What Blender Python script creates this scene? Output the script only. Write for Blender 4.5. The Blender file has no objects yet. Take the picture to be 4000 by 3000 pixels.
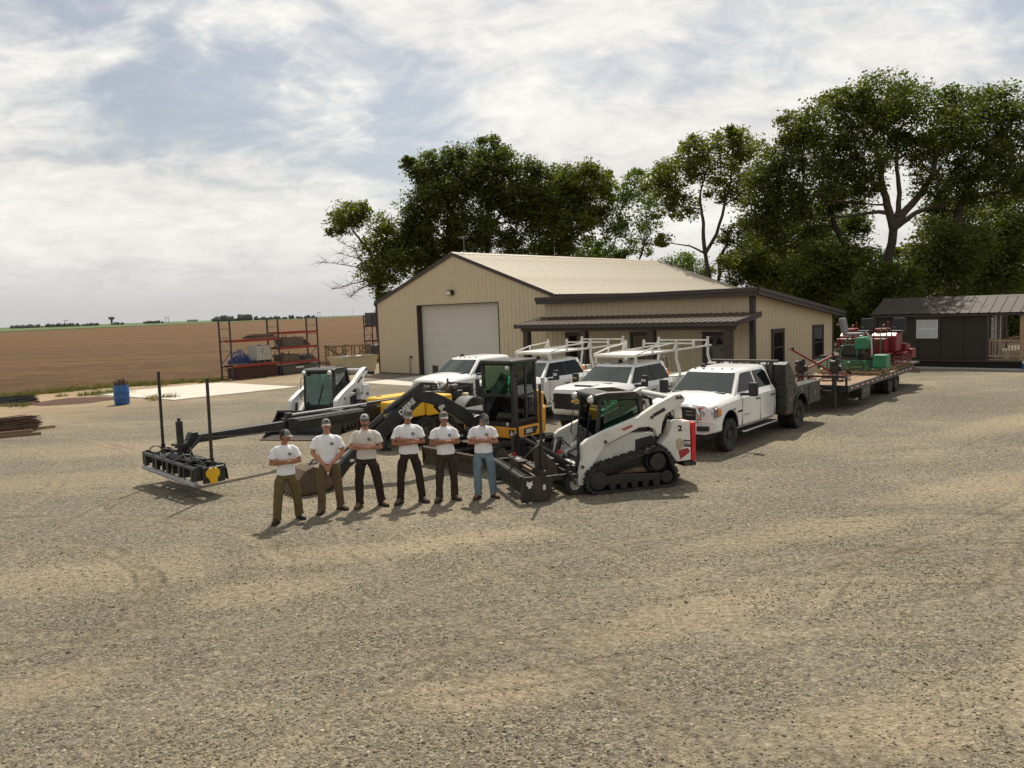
import bpy, bmesh, math, random
import numpy as np
from mathutils import Vector, Matrix
rad = math.radians
scn = bpy.context.scene
COL = scn.collection

# ---------------------------------------------------------------- camera
F_PX, CAM_H, ROLL = 3060.0, 3.7, rad(2.0)
PITCH = math.atan(291 * math.cos(ROLL) / F_PX)
c_fw = Vector((0, math.cos(PITCH), -math.sin(PITCH)))
c_up0 = Vector((0, math.sin(PITCH), math.cos(PITCH)))
c_rt = Vector((1, 0, 0)) * math.cos(ROLL) - c_up0 * math.sin(ROLL)
c_up = Vector((1, 0, 0)) * math.sin(ROLL) + c_up0 * math.cos(ROLL)
cam_d = bpy.data.cameras.new('camera')
cam = bpy.data.objects.new('camera', cam_d)
COL.objects.link(cam)
cam_d.sensor_width = 36.0
cam_d.lens = F_PX / 4000 * 36.0
cam_d.clip_start = 0.1
cam_d.clip_end = 30000
cam.matrix_world = Matrix(((c_rt.x, c_up.x, -c_fw.x, 0), (c_rt.y, c_up.y, -c_fw.y, 0), (c_rt.z, c_up.z, -c_fw.z, CAM_H), (0, 0, 0, 1)))
scn.camera = cam

# ---------------------------------------------------------------- light
SUN_EL, SUN_AZ = rad(57), rad(10)          # azimuth measured from +Y towards +X
sd = bpy.data.lights.new('sun', 'SUN')
sd.energy = 4.8
sd.angle = rad(0.6)
sd.color = (1.0, 0.92, 0.79)
sun = bpy.data.objects.new('sun', sd)
COL.objects.link(sun)
sdir = Vector((math.sin(SUN_AZ) * math.cos(SUN_EL), math.cos(SUN_AZ) * math.cos(SUN_EL), math.sin(SUN_EL)))
sun.rotation_euler = sdir.to_track_quat('Z', 'Y').to_euler()
sun.location = (0, 20, 40)
scn.view_settings.view_transform = 'Standard'
scn.view_settings.look = 'None'
scn.view_settings.exposure = 0.0
scn.view_settings.gamma = 1.0
scn.view_settings.use_curve_mapping = False
scn.cycles.max_bounces = 6
scn.cycles.transparent_max_bounces = 16
scn.cycles.use_denoising = True

W = bpy.data.worlds.new('World')
scn.world = W
W.use_nodes = True
nt = W.node_tree
nt.nodes.clear()
def wn(t, **k):
    n = nt.nodes.new(t)
    for a, b in k.items():
        setattr(n, a, b)
    return n
def lk(a, b):
    nt.links.new(a, b)
def wmath(op, a, b=None, c=None):
    n = wn('ShaderNodeMath', operation=op)
    for i, v in enumerate((a, b, c)):
        if v is None: continue
        if isinstance(v, (int, float)): n.inputs[i].default_value = v
        else: lk(v, n.inputs[i])
    return n.outputs[0]
sky = wn('ShaderNodeTexSky', sky_type='NISHITA', sun_disc=False, sun_elevation=SUN_EL, sun_rotation=SUN_AZ)
sky.air_density = 1.0; sky.dust_density = 1.5; sky.ozone_density = 1.0
tc = wn('ShaderNodeTexCoord')
sep = wn('ShaderNodeSeparateXYZ'); lk(tc.outputs['Generated'], sep.inputs[0])
zc = wmath('MAXIMUM', sep.outputs[2], 0.0)
den = wmath('ADD', zc, 0.38)
cx = wmath('DIVIDE', sep.outputs[0], den)
cy = wmath('DIVIDE', sep.outputs[1], den)
comb = wn('ShaderNodeCombineXYZ'); lk(cx, comb.inputs[0]); lk(cy, comb.inputs[1])
def cloud(scale, loc, stretch, detail, rough, dist):
    mp = wn('ShaderNodeMapping'); lk(comb.outputs[0], mp.inputs[0])
    mp.inputs['Location'].default_value = loc
    mp.inputs['Rotation'].default_value = (0, 0, rad(-24))
    mp.inputs['Scale'].default_value = stretch
    n = wn('ShaderNodeTexNoise'); lk(mp.outputs[0], n.inputs['Vector'])
    n.inputs['Scale'].default_value = scale; n.inputs['Detail'].default_value = detail
    n.inputs['Roughness'].default_value = rough; n.inputs['Distortion'].default_value = dist
    return n.outputs[0]
big = cloud(1.0, (-3.58, -8.44, 0), (0.85, 1.15, 1), 2.5, 0.5, 0.5)
mid = cloud(3.2, (6.58, -0.49, 0), (0.9, 1.15, 1), 9, 0.58, 0.6)
fine = cloud(13.0, (3.94, 6.82, 0), (0.85, 1.2, 1), 6, 0.6, 0.7)
s1 = wmath('ADD', wmath('MULTIPLY', big, 0.62), wmath('MULTIPLY', mid, 0.38))
s2 = wmath('ADD', s1, wmath('MULTIPLY', wmath('SUBTRACT', fine, 0.5), 0.10))
cov = wn('ShaderNodeMapRange'); cov.interpolation_type = 'SMOOTHSTEP'
low = wn('ShaderNodeMapRange'); low.interpolation_type = 'SMOOTHSTEP'; lk(zc, low.inputs[0])
low.inputs[1].default_value = 0.05; low.inputs[2].default_value = 0.36; low.inputs[3].default_value = 0.12; low.inputs[4].default_value = 0.0
s3 = wmath('ADD', s2, low.outputs[0])
lk(s3, cov.inputs[0]); cov.inputs[1].default_value = 0.43; cov.inputs[2].default_value = 0.56
cov.inputs[3].default_value = 0.24; cov.inputs[4].default_value = 1.0
# thicker cloud = brighter top layer with grey undersides
shade = wn('ShaderNodeMapRange'); lk(wmath('ADD', wmath('MULTIPLY', mid, 0.6), wmath('MULTIPLY', fine, 0.4)), shade.inputs[0])
shade.inputs[1].default_value = 0.34; shade.inputs[2].default_value = 0.64
shade.inputs[3].default_value = 0.0; shade.inputs[4].default_value = 1.0
ccol = wn('ShaderNodeMixRGB'); lk(shade.outputs[0], ccol.inputs[0])
ccol.inputs[1].default_value = (6.9, 6.8, 6.6, 1); ccol.inputs[2].default_value = (9.6, 9.4, 8.85, 1)
# the long air path near the horizon greys the cloud layer
hz = wn('ShaderNodeMapRange'); lk(zc, hz.inputs[0]); hz.interpolation_type = 'SMOOTHSTEP'
hz.inputs[1].default_value = 0.0; hz.inputs[2].default_value = 0.09; hz.inputs[3].default_value = 0.0; hz.inputs[4].default_value = 1.0
hcol = wn('ShaderNodeMixRGB'); lk(hz.outputs[0], hcol.inputs[0])
hcol.inputs[1].default_value = (6.0, 5.9, 5.85, 1); lk(ccol.outputs[0], hcol.inputs[2])
skymul = wn('ShaderNodeMixRGB', blend_type='MULTIPLY'); skymul.inputs[0].default_value = 1
lk(sky.outputs[0], skymul.inputs[1]); skymul.inputs[2].default_value = (0.95, 0.88, 0.80, 1)
covh = wmath('MAXIMUM', cov.outputs[0], wmath('MULTIPLY', wmath('SUBTRACT', 1.0, hz.outputs[0]), 0.95))
mixc = wn('ShaderNodeMixRGB'); lk(covh, mixc.inputs[0]); lk(skymul.outputs[0], mixc.inputs[1]); lk(hcol.outputs[0], mixc.inputs[2])
dotn = wn('ShaderNodeVectorMath', operation='DOT_PRODUCT'); lk(tc.outputs['Generated'], dotn.inputs[0]); dotn.inputs[1].default_value = sdir
fwd = wn('ShaderNodeMapRange'); lk(dotn.outputs['Value'], fwd.inputs[0]); fwd.inputs[1].default_value = -1.0; fwd.inputs[2].default_value = 0.75
fwd.inputs[3].default_value = 0.62; fwd.inputs[4].default_value = 1.06
lit = wn('ShaderNodeMixRGB', blend_type='MULTIPLY'); lit.inputs[0].default_value = 1; lk(mixc.outputs[0], lit.inputs[1]); lk(fwd.outputs[0], lit.inputs[2])
bg = wn('ShaderNodeBackground'); lk(lit.outputs[0], bg.inputs[0]); bg.inputs[1].default_value = 0.1
wo = wn('ShaderNodeOutputWorld'); lk(bg.outputs[0], wo.inputs[0])

# ---------------------------------------------------------------- helpers
class G:
    """collects the faces of one mesh"""
    def __init__(s):
        s.v = []; s.f = []; s.m = []; s.mi = 0
    def add(s, vs, fs):
        n = len(s.v)
        s.v += [tuple(v) for v in vs]
        s.f += [tuple(i + n for i in f) for f in fs]
        s.m += [s.mi] * len(fs)
        return s
    def mat(s, i):
        s.mi = i; return s
    def box(s, x0, x1, y0, y1, z0, z1):
        return s.hexa([(x0, y0, z0), (x1, y0, z0), (x1, y1, z0), (x0, y1, z0), (x0, y0, z1), (x1, y0, z1), (x1, y1, z1), (x0, y1, z1)])
    def hexa(s, p):
        return s.add(p, [(3, 2, 1, 0), (4, 5, 6, 7), (0, 1, 5, 4), (1, 2, 6, 5), (2, 3, 7, 6), (3, 0, 4, 7)])
    def prism(s, pts, ax, lo, hi):
        n = len(pts)
        def P(a, b, c):
            return (c, a, b) if ax == 'x' else (a, c, b) if ax == 'y' else (a, b, c)
        vs = [P(a, b, lo) for a, b in pts] + [P(a, b, hi) for a, b in pts]
        return s.add(vs, [tuple(range(n))[::-1], tuple(range(n, 2 * n))] + [(i, (i + 1) % n, n + (i + 1) % n, n + i) for i in range(n)])
    def bar(s, p0, p1, w, h, up=(0, 0, 1)):
        p0, p1 = Vector(p0), Vector(p1); d = (p1 - p0).normalized(); u = Vector(up)
        if abs(d.dot(u)) > .98: u = Vector((1, 0, 0))
        a = d.cross(u).normalized() * (w / 2); b = a.cross(d).normalized() * (h / 2)
        q = []
        for p in (p0, p1):
            q += [p - a - b, p + a - b, p + a + b, p - a + b]
        return s.add(q, [(3, 2, 1, 0), (4, 5, 6, 7), (0, 1, 5, 4), (1, 2, 6, 5), (2, 3, 7, 6), (3, 0, 4, 7)])
    def loft(s, rings, cap=True, closed=False):
        n = len(rings[0]); k = len(rings); vs = [p for r in rings for p in r]; fs = []
        for j in range(k if closed else k - 1):
            a, b = j * n, ((j + 1) % k) * n
            fs += [(a + i, a + (i + 1) % n, b + (i + 1) % n, b + i) for i in range(n)]
        if cap and not closed:
            fs += [tuple(range(n))[::-1], tuple(range((k - 1) * n, k * n))]
        return s.add(vs, fs)
    def tube(s, pts, r, n=8, closed=False, cap=True):
        pts = [Vector(p) for p in pts]; k = len(pts); rs = r if isinstance(r, (list, tuple)) else [r] * k
        rings = []; u = None
        for i, p in enumerate(pts):
            if closed: d = pts[(i + 1) % k] - pts[i - 1]
            else: d = pts[min(i + 1, k - 1)] - pts[max(i - 1, 0)]
            d.normalize()
            if u is None:
                u = d.orthogonal().normalized()
            u = (u - d * u.dot(d))
            u = u.normalized() if u.length > 1e-5 else d.orthogonal().normalized()
            w = d.cross(u)
            rings.append([p + (u * math.cos(2 * math.pi * j / n) + w * math.sin(2 * math.pi * j / n)) * rs[i] for j in range(n)])
        return s.loft(rings, cap, closed)
    def cyl(s, p0, p1, r0, r1=None, n=16):
        return s.tube([p0, p1], [r0, r0 if r1 is None else r1], n)
    def lathe(s, prof, o=(0, 0, 0), ax='z', n=24, closed=False):
        """prof: (radius, height) pairs along the axis"""
        rings = []
        for r, h in prof:
            ring = []
            for j in range(n):
                a = 2 * math.pi * j / n; c, d = r * math.cos(a), r * math.sin(a)
                p = (c, d, h) if ax == 'z' else (c, h, d) if ax == 'y' else (h, c, d)
                ring.append((p[0] + o[0], p[1] + o[1], p[2] + o[2]))
            rings.append(ring)
        return s.loft(rings, not closed, closed)
    def ell(s, c, r, nu=12, nv=8, R=None):
        rings = []
        for i in range(1, nv):
            t = math.pi * i / nv
            rings.append([(r[0] * math.sin(t) * math.cos(2 * math.pi * j / nu), r[1] * math.sin(t) * math.sin(2 * math.pi * j / nu), -r[2] * math.cos(t)) for j in range(nu)])
        n = len(s.v)
        vs = [(0, 0, -r[2])] + [p for q in rings for p in q] + [(0, 0, r[2])]
        fs = [(0, 1 + (j + 1) % nu, 1 + j) for j in range(nu)]
        for i in range(nv - 2):
            a = 1 + i * nu
            fs += [(a + j, a + (j + 1) % nu, a + nu + (j + 1) % nu, a + nu + j) for j in range(nu)]
        a = 1 + (nv - 2) * nu; t = len(vs) - 1
        fs += [(a + j, a + (j + 1) % nu, t) for j in range(nu)]
        if R: vs = [R @ Vector(v) for v in vs]
        return s.add([(v[0] + c[0], v[1] + c[1], v[2] + c[2]) for v in vs], fs)
    def move(s, M, start=0):
        s.v[start:] = [tuple(M @ Vector(v)) for v in s.v[start:]]
        return s

def mesh_of(g, name, fix=True):
    me = bpy.data.meshes.new(name)
    me.from_pydata(g.v, [], g.f)
    if any(g.m): me.polygons.foreach_set('material_index', g.m)
    if fix:
        bm = bmesh.new(); bm.from_mesh(me)
        bmesh.ops.recalc_face_normals(bm, faces=bm.faces)
        bm.to_mesh(me); bm.free()
    me.update()
    return me
def ob(name, g, mat, par=None, bev=0, seg=2, smooth=None, loc=None, rz=None, kind=None, label=None, cat=None, group=None):
    me = mesh_of(g, name) if isinstance(g, G) else g
    if mat is not None:
        me.materials.clear()
        for m in (mat if isinstance(mat, (list, tuple)) else [mat]): me.materials.append(m)
    if smooth:
        me.polygons.foreach_set('use_smooth', [True] * len(me.polygons))
        me.set_sharp_from_angle(angle=rad(smooth))
    o = bpy.data.objects.new(name, me); COL.objects.link(o)
    if par: o.parent = par
    if loc: o.location = loc
    if rz is not None: o.rotation_euler = (0, 0, rz)
    if bev:
        b = o.modifiers.new('bevel', 'BEVEL'); b.width = bev; b.segments = seg; b.limit_method = 'ANGLE'; b.angle_limit = rad(32)
        b.harden_normals = False
    if kind: o['kind'] = kind
    if label: o['label'] = label
    if cat: o['category'] = cat
    if group: o['group'] = group
    return o
def thing(name, label, cat, loc=(0, 0, 0), rz=0, group=None, k=1):
    o = bpy.data.objects.new(name, None); COL.objects.link(o)
    o.location = loc; o.rotation_euler = (0, 0, rz); o.scale = (k, k, k); o.empty_display_size = .3
    o['label'] = label; o['category'] = cat
    if group: o['group'] = group
    return o
def kids(o):
    return [c for c in bpy.data.objects if c.parent == o]
def copy_tree(o, par=None):
    ch = kids(o)
    c = o.copy(); COL.objects.link(c); c.parent = par
    for k in ch: copy_tree(k, c)
    return c
TMP = bpy.data.scenes.new('scratch')
def evaluated(objs):
    """mesh of objs[0] with modifiers applied, worked out in a scratch scene"""
    for q in objs: TMP.collection.objects.link(q)
    with bpy.context.temp_override(scene=TMP, view_layer=TMP.view_layers[0]):
        dg = bpy.context.evaluated_depsgraph_get(); dg.update()
        me = bpy.data.meshes.new_from_object(objs[0].evaluated_get(dg))
    for q in objs: TMP.collection.objects.unlink(q)
    return me
def bake(o, *others):
    me = evaluated([o, *others])
    o.modifiers.clear(); o.data = me
    return o
def cut(o, g, mat):
    c = ob('cutter', g, mat); par = o.parent; o.parent = None
    m = o.modifiers.new('cut', 'BOOLEAN'); m.object = c; m.operation = 'DIFFERENCE'; m.solver = 'EXACT'
    m.material_mode = 'TRANSFER'
    bake(o, c); o.parent = par
    bpy.data.objects.remove(c)
def text_on(name, body, size, mat, par, M, ext=.003, sx=1.0, bold=0, align='CENTER'):
    """flat lettering as a mesh; M places the text's x/y plane"""
    cu = bpy.data.curves.new(name, 'FONT'); cu.body = body; cu.size = size; cu.extrude = ext; cu.align_x = align; cu.align_y = 'CENTER'
    cu.offset = bold; cu.resolution_u = 3
    t = bpy.data.objects.new(name, cu)
    me = evaluated([t])
    bpy.data.objects.remove(t)
    me.transform(M @ Matrix.Diagonal((sx, 1, 1, 1)))
    me.materials.clear(); me.materials.append(mat)
    o = bpy.data.objects.new(name, me); COL.objects.link(o); o.parent = par
    return o
def frame(o, x, y):
    """matrix with given origin, x axis and y axis"""
    x = Vector(x).normalized(); y = Vector(y); z = x.cross(y).normalized(); y = z.cross(x)
    return Matrix(((x.x, y.x, z.x, o[0]), (x.y, y.y, z.y, o[1]), (x.z, y.z, z.z, o[2]), (0, 0, 0, 1)))

# ---------------------------------------------------------------- materials
MATS = {}
def pm(name, col, rough=.6, metal=0., var=.12, scale=6., bump=0., bscale=40., spec=.5, dirt=None, dscale=2.5, damt=.5, coat=0.):
    """painted / worn surface: base colour with mottling, optional dirt patches and fine relief"""
    if name in MATS: return MATS[name]
    m = bpy.data.materials.new(name); m.use_nodes = True; MATS[name] = m
    t = m.node_tree; b = t.nodes['Principled BSDF']
    b.inputs['Roughness'].default_value = rough; b.inputs['Metallic'].default_value = metal
    b.inputs['Specular IOR Level'].default_value = spec
    if coat: b.inputs['Coat Weight'].default_value = coat; b.inputs['Coat Roughness'].default_value = .05
    co = t.nodes.new('ShaderNodeTexCoord')
    n = t.nodes.new('ShaderNodeTexNoise'); n.inputs['Scale'].default_value = scale; n.inputs['Detail'].default_value = 5; n.inputs['Roughness'].default_value = .65
    t.links.new(co.outputs['Object'], n.inputs['Vector'])
    r = t.nodes.new('ShaderNodeMapRange'); r.inputs[1].default_value = .3; r.inputs[2].default_value = .7; r.inputs[3].default_value = 1 - var; r.inputs[4].default_value = 1 + var
    t.links.new(n.outputs[0], r.inputs[0])
    mx = t.nodes.new('ShaderNodeMixRGB'); mx.blend_type = 'MULTIPLY'; mx.inputs[0].default_value = 1; mx.inputs[1].default_value = (*col, 1)
    t.links.new(r.outputs[0], mx.inputs[2]); out = mx.outputs[0]
    if dirt:
        n2 = t.nodes.new('ShaderNodeTexNoise'); n2.inputs['Scale'].default_value = dscale; n2.inputs['Detail'].default_value = 7; n2.inputs['Roughness'].default_value = .7
        t.links.new(co.outputs['Object'], n2.inputs['Vector'])
        r2 = t.nodes.new('ShaderNodeMapRange'); r2.inputs[1].default_value = .45; r2.inputs[2].default_value = .68; r2.inputs[3].default_value = 0; r2.inputs[4].default_value = damt
        t.links.new(n2.outputs[0], r2.inputs[0])
        m2 = t.nodes.new('ShaderNodeMixRGB'); t.links.new(r2.outputs[0], m2.inputs[0]); t.links.new(out, m2.inputs[1]); m2.inputs[2].default_value = (*dirt, 1)
        out = m2.outputs[0]
        ra = t.nodes.new('ShaderNodeMapRange'); t.links.new(r2.outputs[0], ra.inputs[0]); ra.inputs[3].default_value = rough; ra.inputs[4].default_value = min(1, rough + .3)
        t.links.new(ra.outputs[0], b.inputs['Roughness'])
    t.links.new(out, b.inputs['Base Color'])
    if bump:
        n3 = t.nodes.new('ShaderNodeTexNoise'); n3.inputs['Scale'].default_value = bscale; n3.inputs['Detail'].default_value = 4
        t.links.new(co.outputs['Object'], n3.inputs['Vector'])
        bp = t.nodes.new('ShaderNodeBump'); bp.inputs['Strength'].default_value = bump; bp.inputs['Distance'].default_value = .02
        t.links.new(n3.outputs[0], bp.inputs['Height']); t.links.new(bp.outputs[0], b.inputs['Normal'])
    return m
def glass(name, tint, refl=.12):
    if name in MATS: return MATS[name]
    m = bpy.data.materials.new(name); m.use_nodes = True; MATS[name] = m
    t = m.node_tree; t.nodes.clear()
    o = t.nodes.new('ShaderNodeOutputMaterial'); tr = t.nodes.new('ShaderNodeBsdfTransparent'); tr.inputs[0].default_value = (*tint, 1)
    gl = t.nodes.new('ShaderNodeBsdfGlossy'); gl.inputs['Roughness'].default_value = .03; gl.inputs[0].default_value = (.9, .95, .95, 1)
    fr = t.nodes.new('ShaderNodeFresnel'); fr.inputs[0].default_value = 1.5
    ad = t.nodes.new('ShaderNodeMath'); ad.operation = 'ADD'; ad.inputs[1].default_value = refl * .3; t.links.new(fr.outputs[0], ad.inputs[0])
    mx = t.nodes.new('ShaderNodeMixShader'); t.links.new(ad.outputs[0], mx.inputs[0]); t.links.new(tr.outputs[0], mx.inputs[1]); t.links.new(gl.outputs[0], mx.inputs[2])
    t.links.new(mx.outputs[0], o.inputs[0])
    return m
m_white = pm('white_paint', (.78, .78, .76), .28, var=.03, spec=.5, coat=.4, dirt=(.45, .40, .31), dscale=1.2, damt=.12)
m_whitew = pm('white_work_paint', (.72, .71, .66), .42, var=.06, dirt=(.36, .30, .22), dscale=3, damt=.45)
m_black = pm('black_steel', (.018, .017, .017), .45, var=.25, dirt=(.10, .08, .06), dscale=4, damt=.30)
m_blackgl = pm('black_gloss', (.012, .012, .013), .25, var=.1)
m_plast = pm('black_plastic', (.022, .022, .022), .6, var=.15)
m_rubber = pm('rubber', (.022, .021, .02), .85, var=.25, dirt=(.13, .11, .085), dscale=5, damt=.4, bump=.3, bscale=60)
m_chrome = pm('chrome', (.75, .75, .75), .12, 1.0, var=.03)
m_steel = pm('bare_steel', (.45, .44, .42), .35, 1.0, var=.15)
m_dsteel = pm('dark_steel', (.09, .085, .08), .5, .6, var=.3)
m_rust = pm('rusty_steel', (.10, .055, .032), .85, var=.4, scale=9, dirt=(.16, .12, .09), damt=.5)
m_yellow = pm('yellow_paint', (.80, .46, .012), .38, var=.05, dirt=(.35, .25, .08), dscale=2, damt=.25)
m_orange = pm('yellow_orange_paint', (.72, .32, .02), .4, var=.06, dirt=(.22, .15, .07), dscale=3, damt=.35)
m_red = pm('red_paint', (.19, .012, .013), .4, var=.12, dirt=(.12, .03, .025), dscale=4, damt=.5)
m_redb = pm('bright_red_paint', (.62, .02, .025), .35, var=.05)
m_green = pm('green_paint', (.018, .19, .09), .4, var=.1, dirt=(.10, .11, .08), dscale=4, damt=.4)
m_wood = pm('old_timber', (.20, .13, .075), .85, var=.35, scale=14, bump=.4, bscale=30)
m_plank = pm('deck_timber', (.27, .18, .10), .8, var=.3, scale=9, bump=.3, bscale=40, dirt=(.15, .105, .06), damt=.6)
m_pallet = pm('pallet_timber', (.40, .28, .15), .85, var=.3, scale=12, bump=.3, bscale=40)
m_dglass = pm('tinted_glass', (.008, .009, .010), .06, var=.02, spec=.14)
m_wshield = pm('windshield_glass', (.022, .034, .032), .04, var=.3, scale=2, spec=.55)
m_amber = pm('amber_lens', (.8, .25, .02), .2, var=.02)
m_lens = pm('clear_lens', (.62, .62, .60), .1, .3, var=.1, scale=30)
m_rlens = pm('red_lens', (.5, .01, .01), .25, var=.02)
m_cglass = glass('green_cab_glass', (.42, .74, .60))
# ================================================================ setting
def nodes_mat(name):
    m = bpy.data.materials.new(name); m.use_nodes = True
    return m, m.node_tree, m.node_tree.nodes['Principled BSDF']
class NT:
    def __init__(s, t): s.t = t
    def n(s, ty, **k):
        x = s.t.nodes.new(ty)
        for a, b in k.items(): setattr(x, a, b)
        return x
    def l(s, a, b): s.t.links.new(a, b)
    def noise(s, vec, scale, detail=4, rough=.6, dist=0.):
        x = s.n('ShaderNodeTexNoise'); s.l(vec, x.inputs['Vector']); x.inputs['Scale'].default_value = scale
        x.inputs['Detail'].default_value = detail; x.inputs['Roughness'].default_value = rough; x.inputs['Distortion'].default_value = dist
        return x.outputs[0]
    def rng(s, v, a, b, c=0., d=1.):
        x = s.n('ShaderNodeMapRange'); s.l(v, x.inputs[0])
        for i, q in enumerate((a, b, c, d)): x.inputs[i + 1].default_value = q
        return x.outputs[0]
    def mix(s, f, a, b, mode='MIX'):
        x = s.n('ShaderNodeMixRGB', blend_type=mode)
        for i, q in enumerate((f, a, b)):
            if isinstance(q, (int, float)): x.inputs[i].default_value = q if i == 0 else (q, q, q, 1)
            elif isinstance(q, tuple): x.inputs[i].default_value = (*q, 1)
            else: s.l(q, x.inputs[i])
        return x.outputs[0]
    def math(s, op, a, b=0.):
        x = s.n('ShaderNodeMath', operation=op)
        for i, q in enumerate((a, b)):
            if isinstance(q, (int, float)): x.inputs[i].default_value = q
            else: s.l(q, x.inputs[i])
        return x.outputs[0]
    def mapping(s, vec, sc=(1, 1, 1), rot=(0, 0, 0), loc=(0, 0, 0)):
        x = s.n('ShaderNodeMapping'); s.l(vec, x.inputs[0]); x.inputs['Scale'].default_value = sc; x.inputs['Rotation'].default_value = rot; x.inputs['Location'].default_value = loc
        return x.outputs[0]

PATCHES = [(-2.6, 12.0, 1.9, .55, .12), (-.9, 12.5, 1.5, .35, .2), (-6.4, 11.2, 2.2, .9, .1), (-3.4, 10.4, 1.2, .6, .3), (1.9, 9.0, 1.6, .45, .5), (4.6, 12.2, 2.4, .5, .3), (5.4, 7.6, 2.0, .4, .9), (-.4, 7.3, 1.0, .5, .2),
           (9.5, 15.0, 3.2, .7, .35), (-10.5, 18.5, 3.5, 1.2, .2), (-12, 23, 4.0, 1.5, .1), (3.0, 6.4, .8, .5, .1), (14, 22, 4.0, .8, .6), (-5.2, 7.6, 1.3, .5, .5)]
RUTS = [(6, 2, 9.2), (-12, 4, 13.5), (14, 20, 16.5), (2, -9, 17.5), (-4, 30, 21.0), (9, 6, 4.6), (-9, 9, 4.2), (20, 2, 14.0), (-22, 14, 12.0)]
def gravel_material():
    m, t, b = nodes_mat('gravel'); N = NT(t)
    co = N.n('ShaderNodeTexCoord').outputs['Object']
    v1 = N.n('ShaderNodeTexVoronoi'); N.l(co, v1.inputs['Vector']); v1.inputs['Scale'].default_value = 30
    v2 = N.n('ShaderNodeTexVoronoi'); N.l(co, v2.inputs['Vector']); v2.inputs['Scale'].default_value = 62
    s1 = N.n('ShaderNodeSeparateColor'); N.l(v1.outputs['Color'], s1.inputs[0])
    s2 = N.n('ShaderNodeSeparateColor'); N.l(v2.outputs['Color'], s2.inputs[0])
    a = N.mix(s1.outputs[0], (.062, .055, .039), (.37, .325, .235))
    a2 = N.mix(s2.outputs[0], (.078, .068, .048), (.32, .278, .200))
    stone = N.mix(.42, a, a2)
    stone = N.mix(N.rng(s1.outputs[1], .82, .95), stone, (.20, .16, .105))
    stone = N.mix(N.rng(s2.outputs[1], .86, .97), stone, (.18, .18, .18))
    # worn, finer and sandier patches; darker wheel lanes
    big = N.noise(N.mapping(co, (.11, .2, 1), (0, 0, rad(20))), 1.0, 5, .6, .4)
    med = N.noise(N.mapping(co, (.5, 1.1, 1), (0, 0, rad(12))), 1.0, 5, .65, .3)
    fines = N.math('ADD', N.math('MULTIPLY', big, .6), N.math('MULTIPLY', med, .4))
    sandf = N.rng(fines, .50, .64, 0, .9)
    sx = N.n('ShaderNodeSeparateXYZ'); N.l(co, sx.inputs[0])
    # the yard thins out to bare sandy dirt along its field edge
    edge = N.math('ADD', N.math('MULTIPLY', sx.outputs[0], -.075), N.math('MULTIPLY', sx.outputs[1], .03))
    edge = N.math('ADD', edge, N.math('MULTIPLY', N.math('SUBTRACT', med, .5), 1.2))
    edgef = N.rng(edge, 1.9, 2.75, 0, .85)
    sand = N.mix(N.noise(co, 22, 5, .7), (.25, .20, .13), (.40, .325, .22))
    c = N.mix(sandf, stone, N.mix(.28, sand, stone))
    c = N.mix(edgef, c, N.mix(N.noise(co, 3, 5), (.33, .235, .135), (.43, .32, .20)))
    lanes = N.noise(N.mapping(co, (.35, 2.2, 1), (0, 0, rad(-18))), 1.0, 4, .6, .6)
    c = N.mix(N.rng(lanes, .52, .72, 0, .35), c, N.mix(.5, c, (.11, .095, .07)), 'MIX')
    worn = None
    pw = N.math('MULTIPLY', N.math('SUBTRACT', N.noise(co, .9, 5, .7), .5), 1.3)
    for px_, py_, ra_, rb_, an_ in PATCHES:
        v_ = N.n('ShaderNodeMapping', vector_type='TEXTURE'); N.l(co, v_.inputs[0]); v_.inputs['Location'].default_value = (px_, py_, 0); v_.inputs['Rotation'].default_value = (0, 0, an_); v_.inputs['Scale'].default_value = (ra_, rb_, 1)
        ln = N.n('ShaderNodeVectorMath', operation='LENGTH'); N.l(v_.outputs[0], ln.inputs[0])
        w_ = N.rng(N.math('ADD', ln.outputs['Value'], pw), .55, 1.25, 1.0, 0.)
        worn = w_ if worn is None else N.math('MAXIMUM', worn, w_)
    c = N.mix(N.math('MULTIPLY', worn, .85), c, N.mix(.25, sand, c))
    # wheel and track ruts: pairs of arcs round turning centres, broken up by noise
    rut = None; lip = None
    wob = N.math('MULTIPLY', N.math('SUBTRACT', N.noise(co, .35, 3), .5), .55)
    for cx_, cy_, R_ in RUTS:
        dx = N.math('SUBTRACT', sx.outputs[0], cx_); dy = N.math('SUBTRACT', sx.outputs[1], cy_)
        d = N.math('ADD', N.math('SQRT', N.math('ADD', N.math('MULTIPLY', dx, dx), N.math('MULTIPLY', dy, dy))), wob)
        for off in (0., 1.75):
            a_ = N.rng(N.math('ABSOLUTE', N.math('SUBTRACT', d, R_ + off)), .06, .34, 1.0, 0.)
            rut = a_ if rut is None else N.math('MAXIMUM', rut, a_)
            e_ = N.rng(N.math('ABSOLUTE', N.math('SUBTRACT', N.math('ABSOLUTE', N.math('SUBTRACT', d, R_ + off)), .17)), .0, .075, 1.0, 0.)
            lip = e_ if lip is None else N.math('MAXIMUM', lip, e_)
    rut = N.math('MULTIPLY', rut, N.rng(N.noise(co, .22, 3), .38, .62))
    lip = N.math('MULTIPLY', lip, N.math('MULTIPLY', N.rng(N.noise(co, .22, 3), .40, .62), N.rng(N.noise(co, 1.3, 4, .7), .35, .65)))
    ridge = N.math('MULTIPLY', rut, N.noise(co, 4.0, 4, .7))
    c = N.mix(N.math('MULTIPLY', rut, .7), c, N.mix(.3, sand, c))
    c = N.mix(N.math('MULTIPLY', lip, .85), c, (.06, .05, .036))  # shadow along the rut edges, painted in as dark lines
    c = N.mix(N.rng(ridge, .32, .55, 0, .45), c, (.085, .072, .05))
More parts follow.
